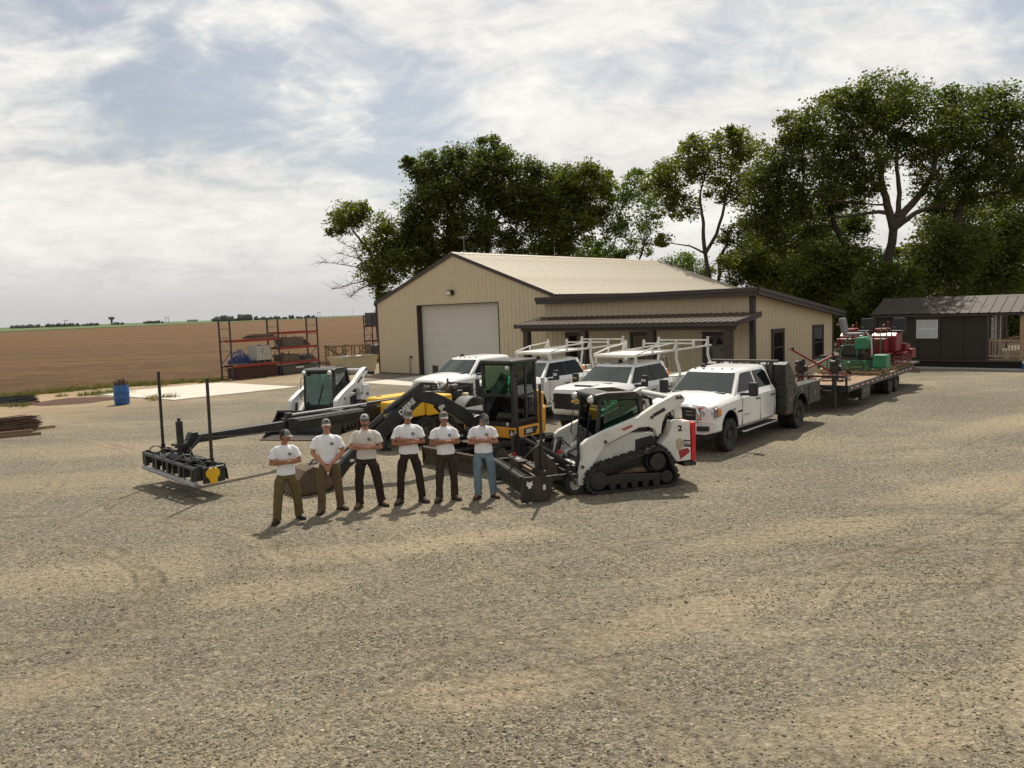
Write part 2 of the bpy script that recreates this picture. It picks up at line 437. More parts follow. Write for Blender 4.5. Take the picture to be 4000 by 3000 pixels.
    c = N.mix(1.0, c, N.rng(big, .3, .7, .78, 1.10), 'MULTIPLY')
    grain = N.noise(co, 11, 6, .75)
    c = N.mix(1.0, c, N.rng(grain, .34, .66, .60, 1.45), 'MULTIPLY')
    N.l(c, b.inputs['Base Color']); b.inputs['Roughness'].default_value = .93; b.inputs['Specular IOR Level'].default_value = .25
    h = N.math('ADD', N.math('MULTIPLY', v1.outputs['Distance'], -.9), N.math('MULTIPLY', v2.outputs['Distance'], -.45))
    h = N.math('ADD', h, N.math('ADD', N.math('MULTIPLY', N.math('ADD', N.math('SUBTRACT', lanes, N.math('MULTIPLY', rut, .9)), N.math('MULTIPLY', lip, 1.5)), 1.1), N.math('MULTIPLY', grain, 1.6)))
    bp = N.n('ShaderNodeBump'); bp.inputs['Strength'].default_value = .75; bp.inputs['Distance'].default_value = .035
    N.l(h, bp.inputs['Height']); N.l(bp.outputs[0], b.inputs['Normal'])
    return m
def field_material():
    m, t, b = nodes_mat('tilled_soil'); N = NT(t)
    co = N.n('ShaderNodeTexCoord').outputs['Object']
    rowv = N.mapping(co, (.012, .16, 1), (0, 0, rad(4)))
    bands = N.noise(rowv, 1.0, 4, .6, .3)
    clod = N.noise(N.mapping(co, (.35, 1.0, 1)), 1.0, 9, .85)
    clod2 = N.noise(N.mapping(co, (.10, .26, 1)), 1.0, 8, .8)
    c = N.mix(N.rng(clod, .35, .65), (.05, .033, .02), (.175, .118, .07))
    c = N.mix(N.rng(bands, .50, .68, 0, .35), c, (.27, .165, .078))
    c = N.mix(N.rng(clod2, .42, .66, 0, .6), c, (.10, .072, .048))
    c = N.mix(N.rng(clod, .57, .68, 0, .8), c, (.36, .26, .15))
    c = N.mix(1.0, c, (1.08, .96, .82), 'MULTIPLY')
    N.l(c, b.inputs['Base Color']); b.inputs['Roughness'].default_value = .95; b.inputs['Specular IOR Level'].default_value = .1
    bp = N.n('ShaderNodeBump'); bp.inputs['Strength'].default_value = 1.0; bp.inputs['Distance'].default_value = .3
    N.l(clod, bp.inputs['Height']); N.l(bp.outputs[0], b.inputs['Normal'])
    return m
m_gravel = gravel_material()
m_field = field_material()
m_conc = pm('concrete', (.53, .50, .43), .85, var=.10, scale=1.5, bump=.15, bscale=60, dirt=(.36, .31, .24), dscale=.8, damt=.35)
m_crop = pm('green_crop', (.055, .095, .016), .9, var=.3, scale=.02)

ob('ground', G().add([(-7000, -7000, -.05), (7000, -7000, -.05), (7000, 9000, -.05), (-7000, 9000, -.05)], [(0, 1, 2, 3)]), m_field, kind='structure')
yard = [(-90, -40), (90, -40), (90, 50), (40, 62), (14, 78), (-2, 68), (-11.5, 60), (-14, 54), (-17.2, 47.6), (-20, 46.2), (-23.5, 45.0), (-27, 40.6), (-36, 36.5), (-90, 22)]
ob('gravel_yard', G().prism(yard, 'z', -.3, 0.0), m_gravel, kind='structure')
crop = [(-7000, 500), (-392, 590), (-318, 1800), (-200, 5200), (4500, 8900), (-7000, 8900)]
ob('crop_field', G().prism(crop, 'z', -.3, .35), m_crop, kind='structure')
ob('concrete_pad', G().prism([(-22.0, 41.0), (-15.86, 36.53), (-11.3, 41.2), (-17.3, 45.9)], 'z', -.1, .045), m_conc, kind='structure', bev=.01)
m_mulch = pm('red_dirt', (.075, .032, .018), .95, var=.6, scale=7, bump=1.0, bscale=14)
g = G(); rnd = random.Random(5)
NM, rings = 30, []
for k in range(6):
    f = 1 - k / 5 * .999
    rings.append([(-21.3 + (1.95 + .25 * math.sin(3 * a + 1) + .12 * math.sin(7 * a)) * f * math.cos(a) + .25 * math.sin(5 * a) * f, 38.0 + (1.75 + .2 * math.sin(2 * a)) * f * math.sin(a), .01 + .10 * (1 - f * f) + rnd.uniform(-.012, .012) * (k > 0)) for a in [2 * math.pi * i / NM for i in range(NM)]])
g.loft(rings)
ob('dirt_pile', g, m_mulch, smooth=60, label='low spread heap of dark red dirt beside blue barrel', cat='dirt heap')

# ---------------------------------------------------------------- workshop
TH = 0.74670588
BX, BY = -8.3024, 49.405
def Bw(a, b, z=0):
    return (BX + math.cos(TH) * a + math.sin(TH) * b, BY - math.sin(TH) * a + math.cos(TH) * b, z)
m_cream = pm('cream_steel', (.565, .475, .32), .5, var=.04, scale=1.2, dirt=(.50, .41, .27), dscale=1.0, damt=.3)
m_brown = pm('dark_brown_steel', (.043, .031, .026), .5, var=.12)
m_brownt = pm('brown_timber', (.060, .042, .033), .75, var=.2, bump=.2)
m_roof = pm('light_roof_steel', (.43, .38, .295), .55, var=.08, scale=.8, dirt=(.34, .25, .16), dscale=.55, damt=.55)
m_broof = pm('brown_roof_steel', (.085, .06, .045), .38, .3, var=.1, scale=2)
m_gdoor = pm('white_door_steel', (.57, .545, .475), .6, var=.03, dirt=(.5, .47, .4), dscale=1, damt=.25)
m_int = pm('dark_interior', (.02, .018, .016), .9)

def ribbed(w, n, h=.022, rw=.045, lap=0.):
    """cross-section of a ribbed steel sheet, n ribs over width w: list of (x, height)"""
    pts = [(0, 0)]
    for i in range(n):
        x = (i + .5) * w / n
        pts += [(x - rw, 0), (x - rw * .45, h), (x + rw * .45, h), (x + rw, 0)]
    pts.append((w + lap, 0))
    return pts
def sheet_wall(x0, w, n, z0, ztop, y, sgn=-1, h=.022):
    """vertical ribbed panel on the plane y, ribs towards sgn*y"""
    g = G(); pr = ribbed(w, n, h)
    for q in (0, 1):
        vs = [(x0 + px, y + sgn * ph, z0 if q == 0 else ztop(x0 + px)) for px, ph in pr]
        g.v += vs
    k = len(pr)
    g.f = [(i, i + 1, k + i + 1, k + i) for i in range(k - 1)]; g.m = [0] * (k - 1)
    return g
shop = thing('workshop', 'cream steel workshop with big white garage door, brown trim and porch', 'building', Bw(0, 0), -TH)
WID, LEN, HE, HP = 14.25, 21.4, 4.40, 6.92
top = lambda a: HE + (HP - HE) * (1 - abs(a - WID / 2) / (WID / 2))
D0, D1, DH = 3.87, 10.49, 4.10
g = G()
g.prism([(.03, 0), (WID - .03, 0), (WID - .03, HE - .05), (WID / 2, HP - .06), (.03, HE - .05)], 'y', .42, LEN)
g.prism([(.03, 0), (D0 - .1, 0), (D0 - .1, DH + .1), (D1 + .1, DH + .1), (D1 + .1, 0), (WID - .03, 0), (WID - .03, HE - .05), (WID / 2, HP - .06), (.03, HE - .05)], 'y', .02, .415)
ob('wall_core', g, m_cream, shop)
PW = WID / 16
for i in range(16):
    a0 = i * PW; segs = []
    cuts = sorted({a0, a0 + PW} | {c for c in (D0, D1) if a0 < c < a0 + PW})
    for p, q in zip(cuts[:-1], cuts[1:]):
        z0 = DH if D0 - 1e-6 <= p and q <= D1 + 1e-6 else .05
        t2 = lambda x: top(x) - .02
        ob('wall_panel', sheet_wall(p, q - p, max(1, round(3 * (q - p) / PW)), z0, t2, 0), m_cream, shop)
def side_panels(x, y0, y1, n, ztop, sgn, z0=.05):
    w = (y1 - y0) / n
    for i in range(n):
        g = sheet_wall(y0 + i * w, w, 3, z0, ztop, 0, -1)
        g.v = [(x - sgn * py, px, pz) for px, py, pz in g.v]
        ob('wall_panel', g, m_cream, shop)
side_panels(0, 0, LEN, 23, lambda b: HE - .02, -1)
# base skirt, corner trims, rake and eave trims
ob('base_trim', G().box(0, D0, -.03, .02, 0, .055).box(D1, WID, -.03, .02, 0, .055), m_brown, shop)
for x in (0, WID):
    s = -1 if x == 0 else 1
    ob('corner_trim', G().box(x - .05 if s > 0 else x - .035, x + .035 if s > 0 else x + .05, -.04, .10, .0, HE - .02), m_brown, shop)
for s in (-1, 1):
    g = G(); xe = WID / 2 + s * (WID / 2 + .18); dz = .18 * (HP - HE) / (WID / 2)
    pr = [(WID / 2, HP - .10), (xe, HE - dz - .10), (xe, HE - dz + .10), (WID / 2, HP + .10)]
    g.prism(pr, 'y', -.10, -.045); ob('rake_trim', g, m_brown, shop)
    ob('eave_trim', G().box(min(xe, xe - s * .05), max(xe, xe - s * .05), -.04, LEN + .1, HE - dz - .16, HE - dz + .012), m_brown, shop)
# roof panels
nP = 24; RW = (LEN + .2) / nP
for s in (-1, 1):
    run = WID / 2 + .22; L = math.hypot(run, (HP - HE) / (WID / 2) * run)
    sl = (HP - HE) / (WID / 2); pr = ribbed(RW, 3, .026, .05)
    g = G(); nx = Vector((s * sl, 0, 1)).normalized()
    for q in (0, 1):
        for px, ph in pr:
            base = Vector((WID / 2 + s * run * q, px - .10, HP + .07 - sl * run * q)) + nx * ph
            g.v.append(tuple(base))
    k = len(pr); g.f = [(i, i + 1, k + i + 1, k + i) for i in range(k - 1)]; g.m = [0] * (k - 1)
    me = mesh_of(g, 'roof_panel', False); me.materials.append(m_roof)
    for i in range(nP):
        o = bpy.data.objects.new('roof_panel', me); COL.objects.link(o); o.parent = shop; o.location = (0, i * RW, 0)
g = G(); g.prism([(WID / 2 - .22, HP + .02), (WID / 2, HP + .115), (WID / 2 + .22, HP + .02), (WID / 2 + .2, HP - .0), (WID / 2, HP + .085), (WID / 2 - .2, HP)], 'y', -.12, LEN + .12)
ob('ridge_cap', g, m_roof, shop)
# garage door, recessed
gd = ob('garage_door', G().box(D0 - .05, D1 + .05, .36, .40, 0, DH + .05), m_int, shop)
nS = 7; SH = DH / nS
for i in range(nS):
    g = G(); z0, z1 = i * SH + .002, (i + 1) * SH - .002
    g.box(D0 + .01, D1 - .01, .315, .355, z0, z1)
    ob('door_section', g, m_gdoor, gd, bev=.003)
ob('door_trim', G().box(D0 - .04, D0 + .0, -.035, .36, 0, DH + .04).box(D1, D1 + .04, -.035, .36, 0, DH + .04).box(D0, D1, -.035, .36, DH, DH + .04), m_brown, shop)
# wall light over the door
wl = ob('wall_light', G().prism([(-.02, 4.62), (-.02, 4.90), (-.10, 4.92), (-.30, 4.86), (-.24, 4.64)], 'x', 6.68, 7.10), m_black, shop, bev=.01)
ob('light_lens', G().add([(6.71, -.305, 4.85), (7.07, -.305, 4.85), (7.07, -.25, 4.655), (6.71, -.25, 4.655)], [(0, 1, 2, 3)]), pm('lamp_glass', (.75, .72, .62), .3), wl)
hy = ob('hydrant_pipe', G().tube([(3.05, -.08, 0), (3.05, -.08, .98), (3.05, -.08, 1.04), (3.15, -.08, 1.06)], .022, 6).box(3.08, 3.22, -.12, -.04, 1.0, 1.12), m_dsteel, shop)
for q, (b, h) in enumerate(((.9, 1.0), (9.0, .75), (20.5, .9))):
    g = G().tube([(WID / 2, b, HP), (WID / 2, b, HP + h)], .010, 6)
    if q == 0: g.bar((WID / 2 - .45, b, HP + h), (WID / 2 + .3, b, HP + h), .02, .02).bar((WID / 2 - .3, b - .2, HP + h), (WID / 2 - .3, b + .2, HP + h), .015, .015).bar((WID / 2, b - .3, HP + h - .1), (WID / 2, b + .3, HP + h - .1), .015, .015)
    ob('roof_antenna', g, m_steel, shop)

# office annex with porch on the workshop's right side
A0, A1, BF, BB = 14.18, 25.28, -.55, 7.97
ZF, ZB = 3.98, 2.90
zw = lambda b: ZF + (ZB - ZF) * (b - BF) / (BB - BF)
ob('annex_core', G().hexa([(A0 + .03, BF + .02, 0), (A1 - .03, BF + .02, 0), (A1 - .03, BB, 0), (A0 + .03, BB, 0), (A0 + .03, BF + .02, ZF), (A1 - .03, BF + .02, ZF), (A1 - .03, BB, ZB), (A0 + .03, BB, ZB)]), m_cream, shop)
nA = 12; w = (A1 - A0) / nA
for i in range(nA):
    ob('wall_panel', sheet_wall(A0 + i * w, w, 3, .05, lambda x: ZF, BF), m_cream, shop)
side_panels(A1, BF, BB, 9, zw, 1)
ob('corner_trim', G().box(A1 - .17, A1 + .035, BF - .035, BF + .17, 0, ZF), m_brown, shop)
ob('corner_trim', G().box(A1 - .03, A1 + .035, BB - .12, BB + .03, 0, ZB), m_brown, shop)
# shed roof and stepped fascia
sl = (ZB - ZF) / (BB - BF)
zr = lambda b: ZF + sl * (b - BF)
f0, f1 = BF - .42, BB + .45
ob('annex_roof', G().hexa([(A0 - .1, f0, zr(f0) + .0), (A1 + .40, f0, zr(f0) + .0), (A1 + .40, f1, zr(f1)), (A0 - .1, f1, zr(f1)), (A0 - .1, f0, zr(f0) + .2), (A1 + .40, f0, zr(f0) + .2), (A1 + .40, f1, zr(f1) + .2), (A0 - .1, f1, zr(f1) + .2)]), m_brown, shop)
ob('fascia', G().box(A0 - .14, A1 + .36, f0 - .05, f0 - .003, 3.90, 4.07), m_brown, shop, bev=.006)
ob('fascia', G().box(A0 - .18, A1 + .40, f0 - .09, f0 - .004, 4.073, 4.25), m_brown, shop, bev=.006)
for dz0, dz1, xo in ((-.06, .085, .003), (.088, .23, .045)):
    ob('fascia', G().hexa([(A1 + .402, f0, zr(f0) + dz0), (A1 + .41 + xo, f0, zr(f0) + dz0), (A1 + .41 + xo, f1, zr(f1) + dz0), (A1 + .402, f1, zr(f1) + dz0), (A1 + .402, f0, zr(f0) + dz1), (A1 + .41 + xo, f0, zr(f0) + dz1), (A1 + .41 + xo, f1, zr(f1) + dz1), (A1 + .402, f1, zr(f1) + dz1)]), m_brown, shop)
# porch
PA0, PA1, PB0, PB1, PZ0, PZ1 = 14.08, 25.62, BF - .02, -2.72, 3.25, 2.955
nQ = 13; w = (PA1 - PA0) / nQ; pr = ribbed(w, 3, .026, .045)
g = G()
for q, (b, z) in enumerate(((PB0, PZ0), (PB1 - .05, PZ1 - .005))):
    g.v += [(px, b, z + ph) for px, ph in pr]
k = len(pr); g.f = [(i, i + 1, k + i + 1, k + i) for i in range(k - 1)]; g.m = [0] * (k - 1)
me = mesh_of(g, 'porch_roof_panel', False); me.materials.append(m_broof)
for i in range(nQ):
    o = bpy.data.objects.new('porch_roof_panel', me); COL.objects.link(o); o.parent = shop; o.location = (PA0 + i * w, 0, 0)
ob('porch_frame', G().hexa([(PA0 + .05, PB1 + .1, 2.80), (PA1 - .05, PB1 + .1, 2.80), (PA1 - .05, PB0, 3.06), (PA0 + .05, PB0, 3.06), (PA0 + .05, PB1 + .1, PZ1 - .02), (PA1 - .05, PB1 + .1, PZ1 - .02), (PA1 - .05, PB0, PZ0 - .02), (PA0 + .05, PB0, PZ0 - .02)]), m_brownt, shop)
ob('porch_fascia', G().box(PA0 - .02, PA1 + .02, PB1, PB1 + .05, 2.775, PZ1 - .01), m_brown, shop, bev=.006)
for x in (PA0 - .03, PA1 - .02):
    ob('porch_fascia', G().hexa([(x, PB1 + .052, 2.775), (x + .05, PB1 + .052, 2.775), (x + .05, PB0, 3.07), (x, PB0, 3.07), (x, PB1 + .052, PZ1 + .03), (x + .05, PB1 + .052, PZ1 + .03), (x + .05, PB0, PZ0 + .035), (x, PB0, PZ0 + .035)]), m_brown, shop)
ob('porch_beam', G().box(PA0 + .25, PA1 - .25, -2.50, -2.22, 2.62, 2.80), m_brownt, shop)
for a in (14.60, 18.05, 21.60, 25.10):
    ob('porch_post', G().box(a - .15, a + .15, -2.51, -2.21, 0, 2.62), m_brownt, shop, bev=.012)
ob('porch_slab', G().box(A0, A1 + .2, -2.9, BF - .03, 0, .09), m_conc, shop)
m_winglass = pm('dark_window', (.012, .012, .013), .06, var=.05, spec=.7)
def window(par, x, y, z0, z1, w, face, name='window', trim=m_brown, sash=m_brown, mid=True, gmat=None, trimw=.09):
    """window in the wall plane; face 'f' looks to -y, 's' looks to +x (then x is the wall and y the start)"""
    def T(g):
        if face == 's': g.v = [(x - (vy), y + vx, vz) for vx, vy, vz in g.v]
        else: g.v = [(x + vx, y + vy, vz) for vx, vy, vz in g.v]
        return g
    t = trimw
    g = G().box(-t, 0, -.045, .03, z0 - t, z1 + t).box(w, w + t, -.045, .03, z0 - t, z1 + t).box(0, w, -.045, .03, z1, z1 + t).box(0, w, -.045, .03, z0 - t, z0)
    fr = ob(name, T(g), trim, par)
    ob('sill', T(G().box(-t - .03, w + t + .03, -.075, .03, z1 + t, z1 + t + .035)), trim, fr)
    s = .045
    g = G().box(.004, s, -.036, .02, z0, z1).box(w - s, w - .004, -.036, .02, z0, z1).box(s, w - s, -.036, .02, z1 - s, z1 - .004).box(s, w - s, -.036, .02, z0 + .004, z0 + s)
    if mid: g.box(s, w - s, -.038, .02, (z0 + z1) / 2 - .03, (z0 + z1) / 2 + .03)
    ob('sash', T(g), sash, fr)
    zs = ((z0 + s, (z0 + z1) / 2 - .03), ((z0 + z1) / 2 + .03, z1 - s)) if mid else ((z0 + s, z1 - s),)
    for a, b in zs:
        ob('pane', T(G().box(s, w - s, -.024, -.012, a, b)), gmat or m_winglass, fr)
    return fr
window(shop, 15.62, BF - .024, 1.0, 2.36, 1.0, 'f')
window(shop, 19.40, BF - .024, 1.0, 2.36, 1.0, 'f')
window(shop, 23.08, BF - .024, .14, 2.34, 1.04, 'f', 'porch_door')
window(shop, A1 + .024, 1.18, 1.03, 2.37, 1.02, 's')
window(shop, A1 + .024, 5.55, 1.00, 2.37, 1.05, 's')
ob('apron', G().prism([Bw(a, b)[:2] for a, b in ((4.6, -5.0), (12.0, -5.0), (12.0, .3), (4.6, .3))], 'z', -.1, .02), m_conc, kind='structure')

# ---------------------------------------------------------------- cabin
m_dwall = pm('dark_brown_siding', (.036, .029, .022), .8, var=.12, bump=.15)
m_cedar = pm('new_timber', (.34, .235, .14), .8, var=.2, scale=10, bump=.2)
m_vinyl = pm('white_vinyl', (.72, .72, .70), .5, var=.03)
cab = thing('cabin', 'dark brown cabin with white window, metal roof and timber porch', 'cabin', Bw(25.5, 13.27), -TH)
CL, CP, CD, CE, CR = 5.25, 6.75, 3.6, 2.80, 3.50
ob('wall', G().box(.05, CL, .05, CD - .05, .42, CE).prism([(.05, CE), (CD - .05, CE), (CD / 2, CR - .12)], 'x', .05, CL), m_dwall, cab)
for x in (.0, CL - .05):
    ob('corner_trim', G().box(x, x + .11, -.015, .10, .42, CE), m_brown, cab)
for i in range(5):
    xx = .15 + i * 1.02
    ob('siding_sheet', G().box(xx, xx + 1.0, .02, .048, .45, CE - .01), m_dwall, cab)
ob('skirting', G().box(.06, CP - .02, .08, CD, 0, .415), m_int, cab)
ob('floor_edge', G().box(0, CP, .0, CD, .33, .42), m_brownt, cab)
run, sl = CD / 2 + .22, (CR - CE) / (CD / 2)
nC = 16; w = (CP + .25) / nC; pr = [(0, 0), (w / 2 - .03, 0), (w / 2 - .012, .028), (w / 2 + .012, .028), (w / 2 + .03, 0), (w, 0)]
m_croof = pm('cabin_roof_steel', (.060, .048, .040), .6, .0, var=.15, scale=2, spec=.2)
for s in (-1, 1):
    g = G()
    for q in (0, 1):
        g.v += [(px - .12, CD / 2 + s * run * q, CR + .04 - sl * run * q + ph) for px, ph in pr]
    k = len(pr); g.f = [(i, i + 1, k + i + 1, k + i) for i in range(k - 1)]; g.m = [0] * (k - 1)
    me = mesh_of(g, 'roof_panel', False); me.materials.append(m_croof)
    for i in range(nC):
        o = bpy.data.objects.new('roof_panel', me); COL.objects.link(o); o.parent = cab; o.location = (i * w, 0, 0)
ob('ridge_cap', G().prism([(CD / 2 - .16, CR - .02), (CD / 2, CR + .085), (CD / 2 + .16, CR - .02), (CD / 2, CR + .06)], 'x', -.14, CP + .15), m_croof, cab)
ob('roof_core', G().prism([(-.19, CE - .20), (CD / 2, CR - .03), (CD + .19, CE - .20), (CD + .19, CE - .10), (CD / 2, CR + .02), (-.19, CE - .10)], 'x', -.09, CP + .1), m_brown, cab)
m_blind = pm('window_blind', (.50, .52, .55), .35, var=.1, scale=3)
m_scr = pm('window_screen', (.17, .18, .19), .4, var=.1)
wf = window(cab, 2.07, .02, 1.50, 2.44, 1.0, 'f', 'window', m_brown, m_vinyl, True, m_blind, .11)
# porch at the right end
g = G()
for i in range(9): ob('deck_board', G().box(CL + .01, CP, i * .4 + .005, i * .4 + .395, .42, .46), m_cedar, cab)
for x, y in ((CP - .14, .02), (CP - .14, CD - .16)):
    ob('porch_post', G().box(x, x + .14, y, y + .14, .46, CE - .1), m_cedar, cab)
ob('porch_header', G().box(CL, CP, .02, .16, CE - .11, CE + .04), m_brownt, cab)
for z in (.58, 1.34):
    ob('porch_rail', G().box(CL + .02, CP - .14, .04, .13, z, z + .09), m_cedar, cab)
ob('porch_rail', G().box(CP - .11, CP - .02, .162, CD - .162, 1.32, 1.43), m_cedar, cab)
ob('porch_rail', G().box(CP - .11, CP - .02, .162, CD - .162, .58, .67), m_cedar, cab)
for i in range(10):
    x = CL + .10 + i * .125
    ob('baluster', G().box(x, x + .045, .06, .10, .671, 1.339), m_cedar, cab)
for i in range(18):
    y = .25 + i * .18
    ob('baluster', G().box(CP - .09, CP - .05, y, y + .045, .671, 1.319), m_cedar, cab)
ob('end_wall', G().box(CL + .001, CL + .02, .10, CD - .1, .46, CE), m_dwall, cab)
window(cab, CL + .022, .55, 1.45, 2.45, .62, 's', 'window', m_brown, m_vinyl, True, m_scr, .08)
dr = ob('door', G().box(CL, CL + .05, 1.7, 2.6, .46, 2.5), m_brownt, cab)
ob('door_frame', G().box(CL, CL + .06, 1.55, 1.69, .46, 2.6).box(CL, CL + .06, 2.61, 2.72, .46, 2.6), m_vinyl, dr)
ob('kerb_strip', G().prism([Bw(a, b)[:2] for a, b in ((25.5, 12.6), (36, 12.6), (36, 13.1), (25.5, 13.1))], 'z', -.1, .05), pm('grey_concrete', (.42, .41, .38), .85), kind='structure')
bk = thing('bucket', 'white plastic bucket on the cabin porch behind railing', 'bucket', Bw(25.5 + 5.95, 13.27 + .55, .46), 0)
ob('body', G().lathe([(.13, 0), (.15, .36), (.158, .36), (.158, .38), (.14, .38), (.12, .03)], n=18), m_vinyl, bk, smooth=30)
ob('handle', G().tube([(.15 * math.cos(a), 0, .34 + .12 * math.sin(a)) for a in [i * math.pi / 8 for i in range(9)]], .005, 6), m_steel, bk)
cl = thing('cooler', 'blue cooler with white lid beside cabin porch', 'cooler', Bw(25.5 + 7.0, 13.27 - .40, 0), -TH)
ob('body', G().box(-.15, .45, -.2, .2, 0, .34), pm('blue_plastic', (.02, .10, .30), .5), cl, bev=.02)
ob('lid', G().box(-.16, .46, -.21, .21, .342, .42), m_vinyl, cl, bev=.02)
# ================================================================ trees
def at_px(x, y, Y):
    """world point on the camera ray through photo pixel (x, y) at distance Y"""
    v = c_fw + c_rt * ((x - 2000) / F_PX) + c_up * ((1500 - y) / F_PX)
    t = Y / v.y
    return Vector((v.x * t, Y, CAM_H + v.z * t))
def leaf_material(name, c1, c2, trans=.35):
    m, t, b = nodes_mat(name); N = NT(t)
    geo = N.n('ShaderNodeNewGeometry'); co = N.n('ShaderNodeTexCoord').outputs['Object']
    big = N.noise(co, .45, 3)
    f = N.math('ADD', N.math('MULTIPLY', geo.outputs['Random Per Island'], .6), N.math('MULTIPLY', N.rng(big, .3, .7), .4))
    c = N.mix(f, c1, c2)
    t.nodes.remove(b); o = t.nodes['Material Output']
    d = N.n('ShaderNodeBsdfPrincipled'); N.l(c, d.inputs['Base Color']); d.inputs['Roughness'].default_value = .55; d.inputs['Specular IOR Level'].default_value = .35
    tr = N.n('ShaderNodeBsdfTranslucent'); N.l(N.mix(1.0, c, (1.5, 1.6, .6), 'MULTIPLY'), tr.inputs[0])
    mx = N.n('ShaderNodeMixShader'); mx.inputs[0].default_value = trans
    N.l(d.outputs[0], mx.inputs[1]); N.l(tr.outputs[0], mx.inputs[2]); N.l(mx.outputs[0], o.inputs[0])
    return m
m_leaf = leaf_material('leaves', (.042, .062, .010), (.165, .190, .030), .48)
m_leafd = leaf_material('dark_leaves', (.030, .047, .009), (.130, .155, .026), .45)
m_leafb = leaf_material('bright_leaves', (.055, .09, .014), (.15, .20, .035), .42)
m_bark = pm('bark', (.075, .058, .042), .95, var=.35, scale=5, bump=.8, bscale=12)
m_dead = pm('dead_wood', (.20, .16, .125), .95, var=.3, scale=5)

def leaf_mesh(name, blobs, dens, size, seed, mat, par, fill=1.0, label=None):
    rg = np.random.default_rng(seed)
    cs = []
    for c, r in blobs:
        c = np.array(c); r = np.array(r)
        ar = (r[0] * r[1] + r[0] * r[2] + r[1] * r[2]) / 3
        nc = max(6, int(dens * ar * 8.5))
        u = rg.normal(size=(nc, 3)); u /= np.linalg.norm(u, axis=1)[:, None]
        rr = (.42 + .58 * rg.random(nc) ** .55) * np.clip(1 + .16 * rg.normal(size=nc), .6, 1.16)
        cc = c + u * r * rr[:, None]
        nl = int(27 * fill)
        cr = rg.uniform(.22, .55, size=(nc, 1, 1)) * min(1., float(r.min()) / 1.6 + .35)
        pts = cc[:, None, :] + np.clip(rg.normal(size=(nc, nl, 3)), -1.5, 1.5) * cr * np.array([1, 1, .62])
        cs.append(pts.reshape(-1, 3))
    P = np.concatenate(cs); n = len(P)
    a = rg.normal(size=(n, 3)); a[:, 2] *= .6; a /= np.linalg.norm(a, axis=1)[:, None]
    b = np.cross(a, rg.normal(size=(n, 3)) + np.array([0, 0, .8])); b /= np.linalg.norm(b, axis=1)[:, None] + 1e-9
    s = size * rg.uniform(.5, 1.35, size=(n, 1))
    nrm = np.cross(a, b)
    V = np.empty((n, 4, 3))
    V[:, 0] = P - a * s; V[:, 1] = P + b * s * .55 + nrm * s * .18; V[:, 2] = P + a * s; V[:, 3] = P - b * s * .55 + nrm * s * .18
    me = bpy.data.meshes.new(name)
    me.vertices.add(n * 4); me.vertices.foreach_set('co', V.reshape(-1))
    me.loops.add(n * 4); me.loops.foreach_set('vertex_index', np.arange(n * 4, dtype=np.int32))
    me.polygons.add(n); me.polygons.foreach_set('loop_start', np.arange(0, n * 4, 4, dtype=np.int32))
    me.update(calc_edges=True); me.materials.append(mat)
    o = bpy.data.objects.new(name, me); COL.objects.link(o); o.parent = par
    return o
def limb(g, p0, p1, r0, r1, rnd, sag=.12, n=7, sides=8):
    p0, p1 = Vector(p0), Vector(p1); L = (p1 - p0).length
    off = Vector((rnd.uniform(-1, 1), rnd.uniform(-1, 1), rnd.uniform(-.2, .5))) * L * sag
    pts, rs = [], []
    for i in range(n + 1):
        t = i / n
        p = p0.lerp(p1, t) + off * math.sin(math.pi * t) + Vector((rnd.uniform(-1, 1), rnd.uniform(-1, 1), rnd.uniform(-1, 1))) * L * .018 * (0 < i < n)
        pts.append(p); rs.append(r0 + (r1 - r0) * t ** .8)
    g.tube(pts, rs, sides)
    return pts
def twigs(g, tip, r, rnd, n=5, L=1.2):
    for _ in range(n):
        d = Vector((rnd.uniform(-1, 1), rnd.uniform(-1, 1), rnd.uniform(-.3, 1))).normalized() * L * rnd.uniform(.5, 1.2)
        limb(g, tip, tip + d, r, r * .3, rnd, .1, 3, 5)
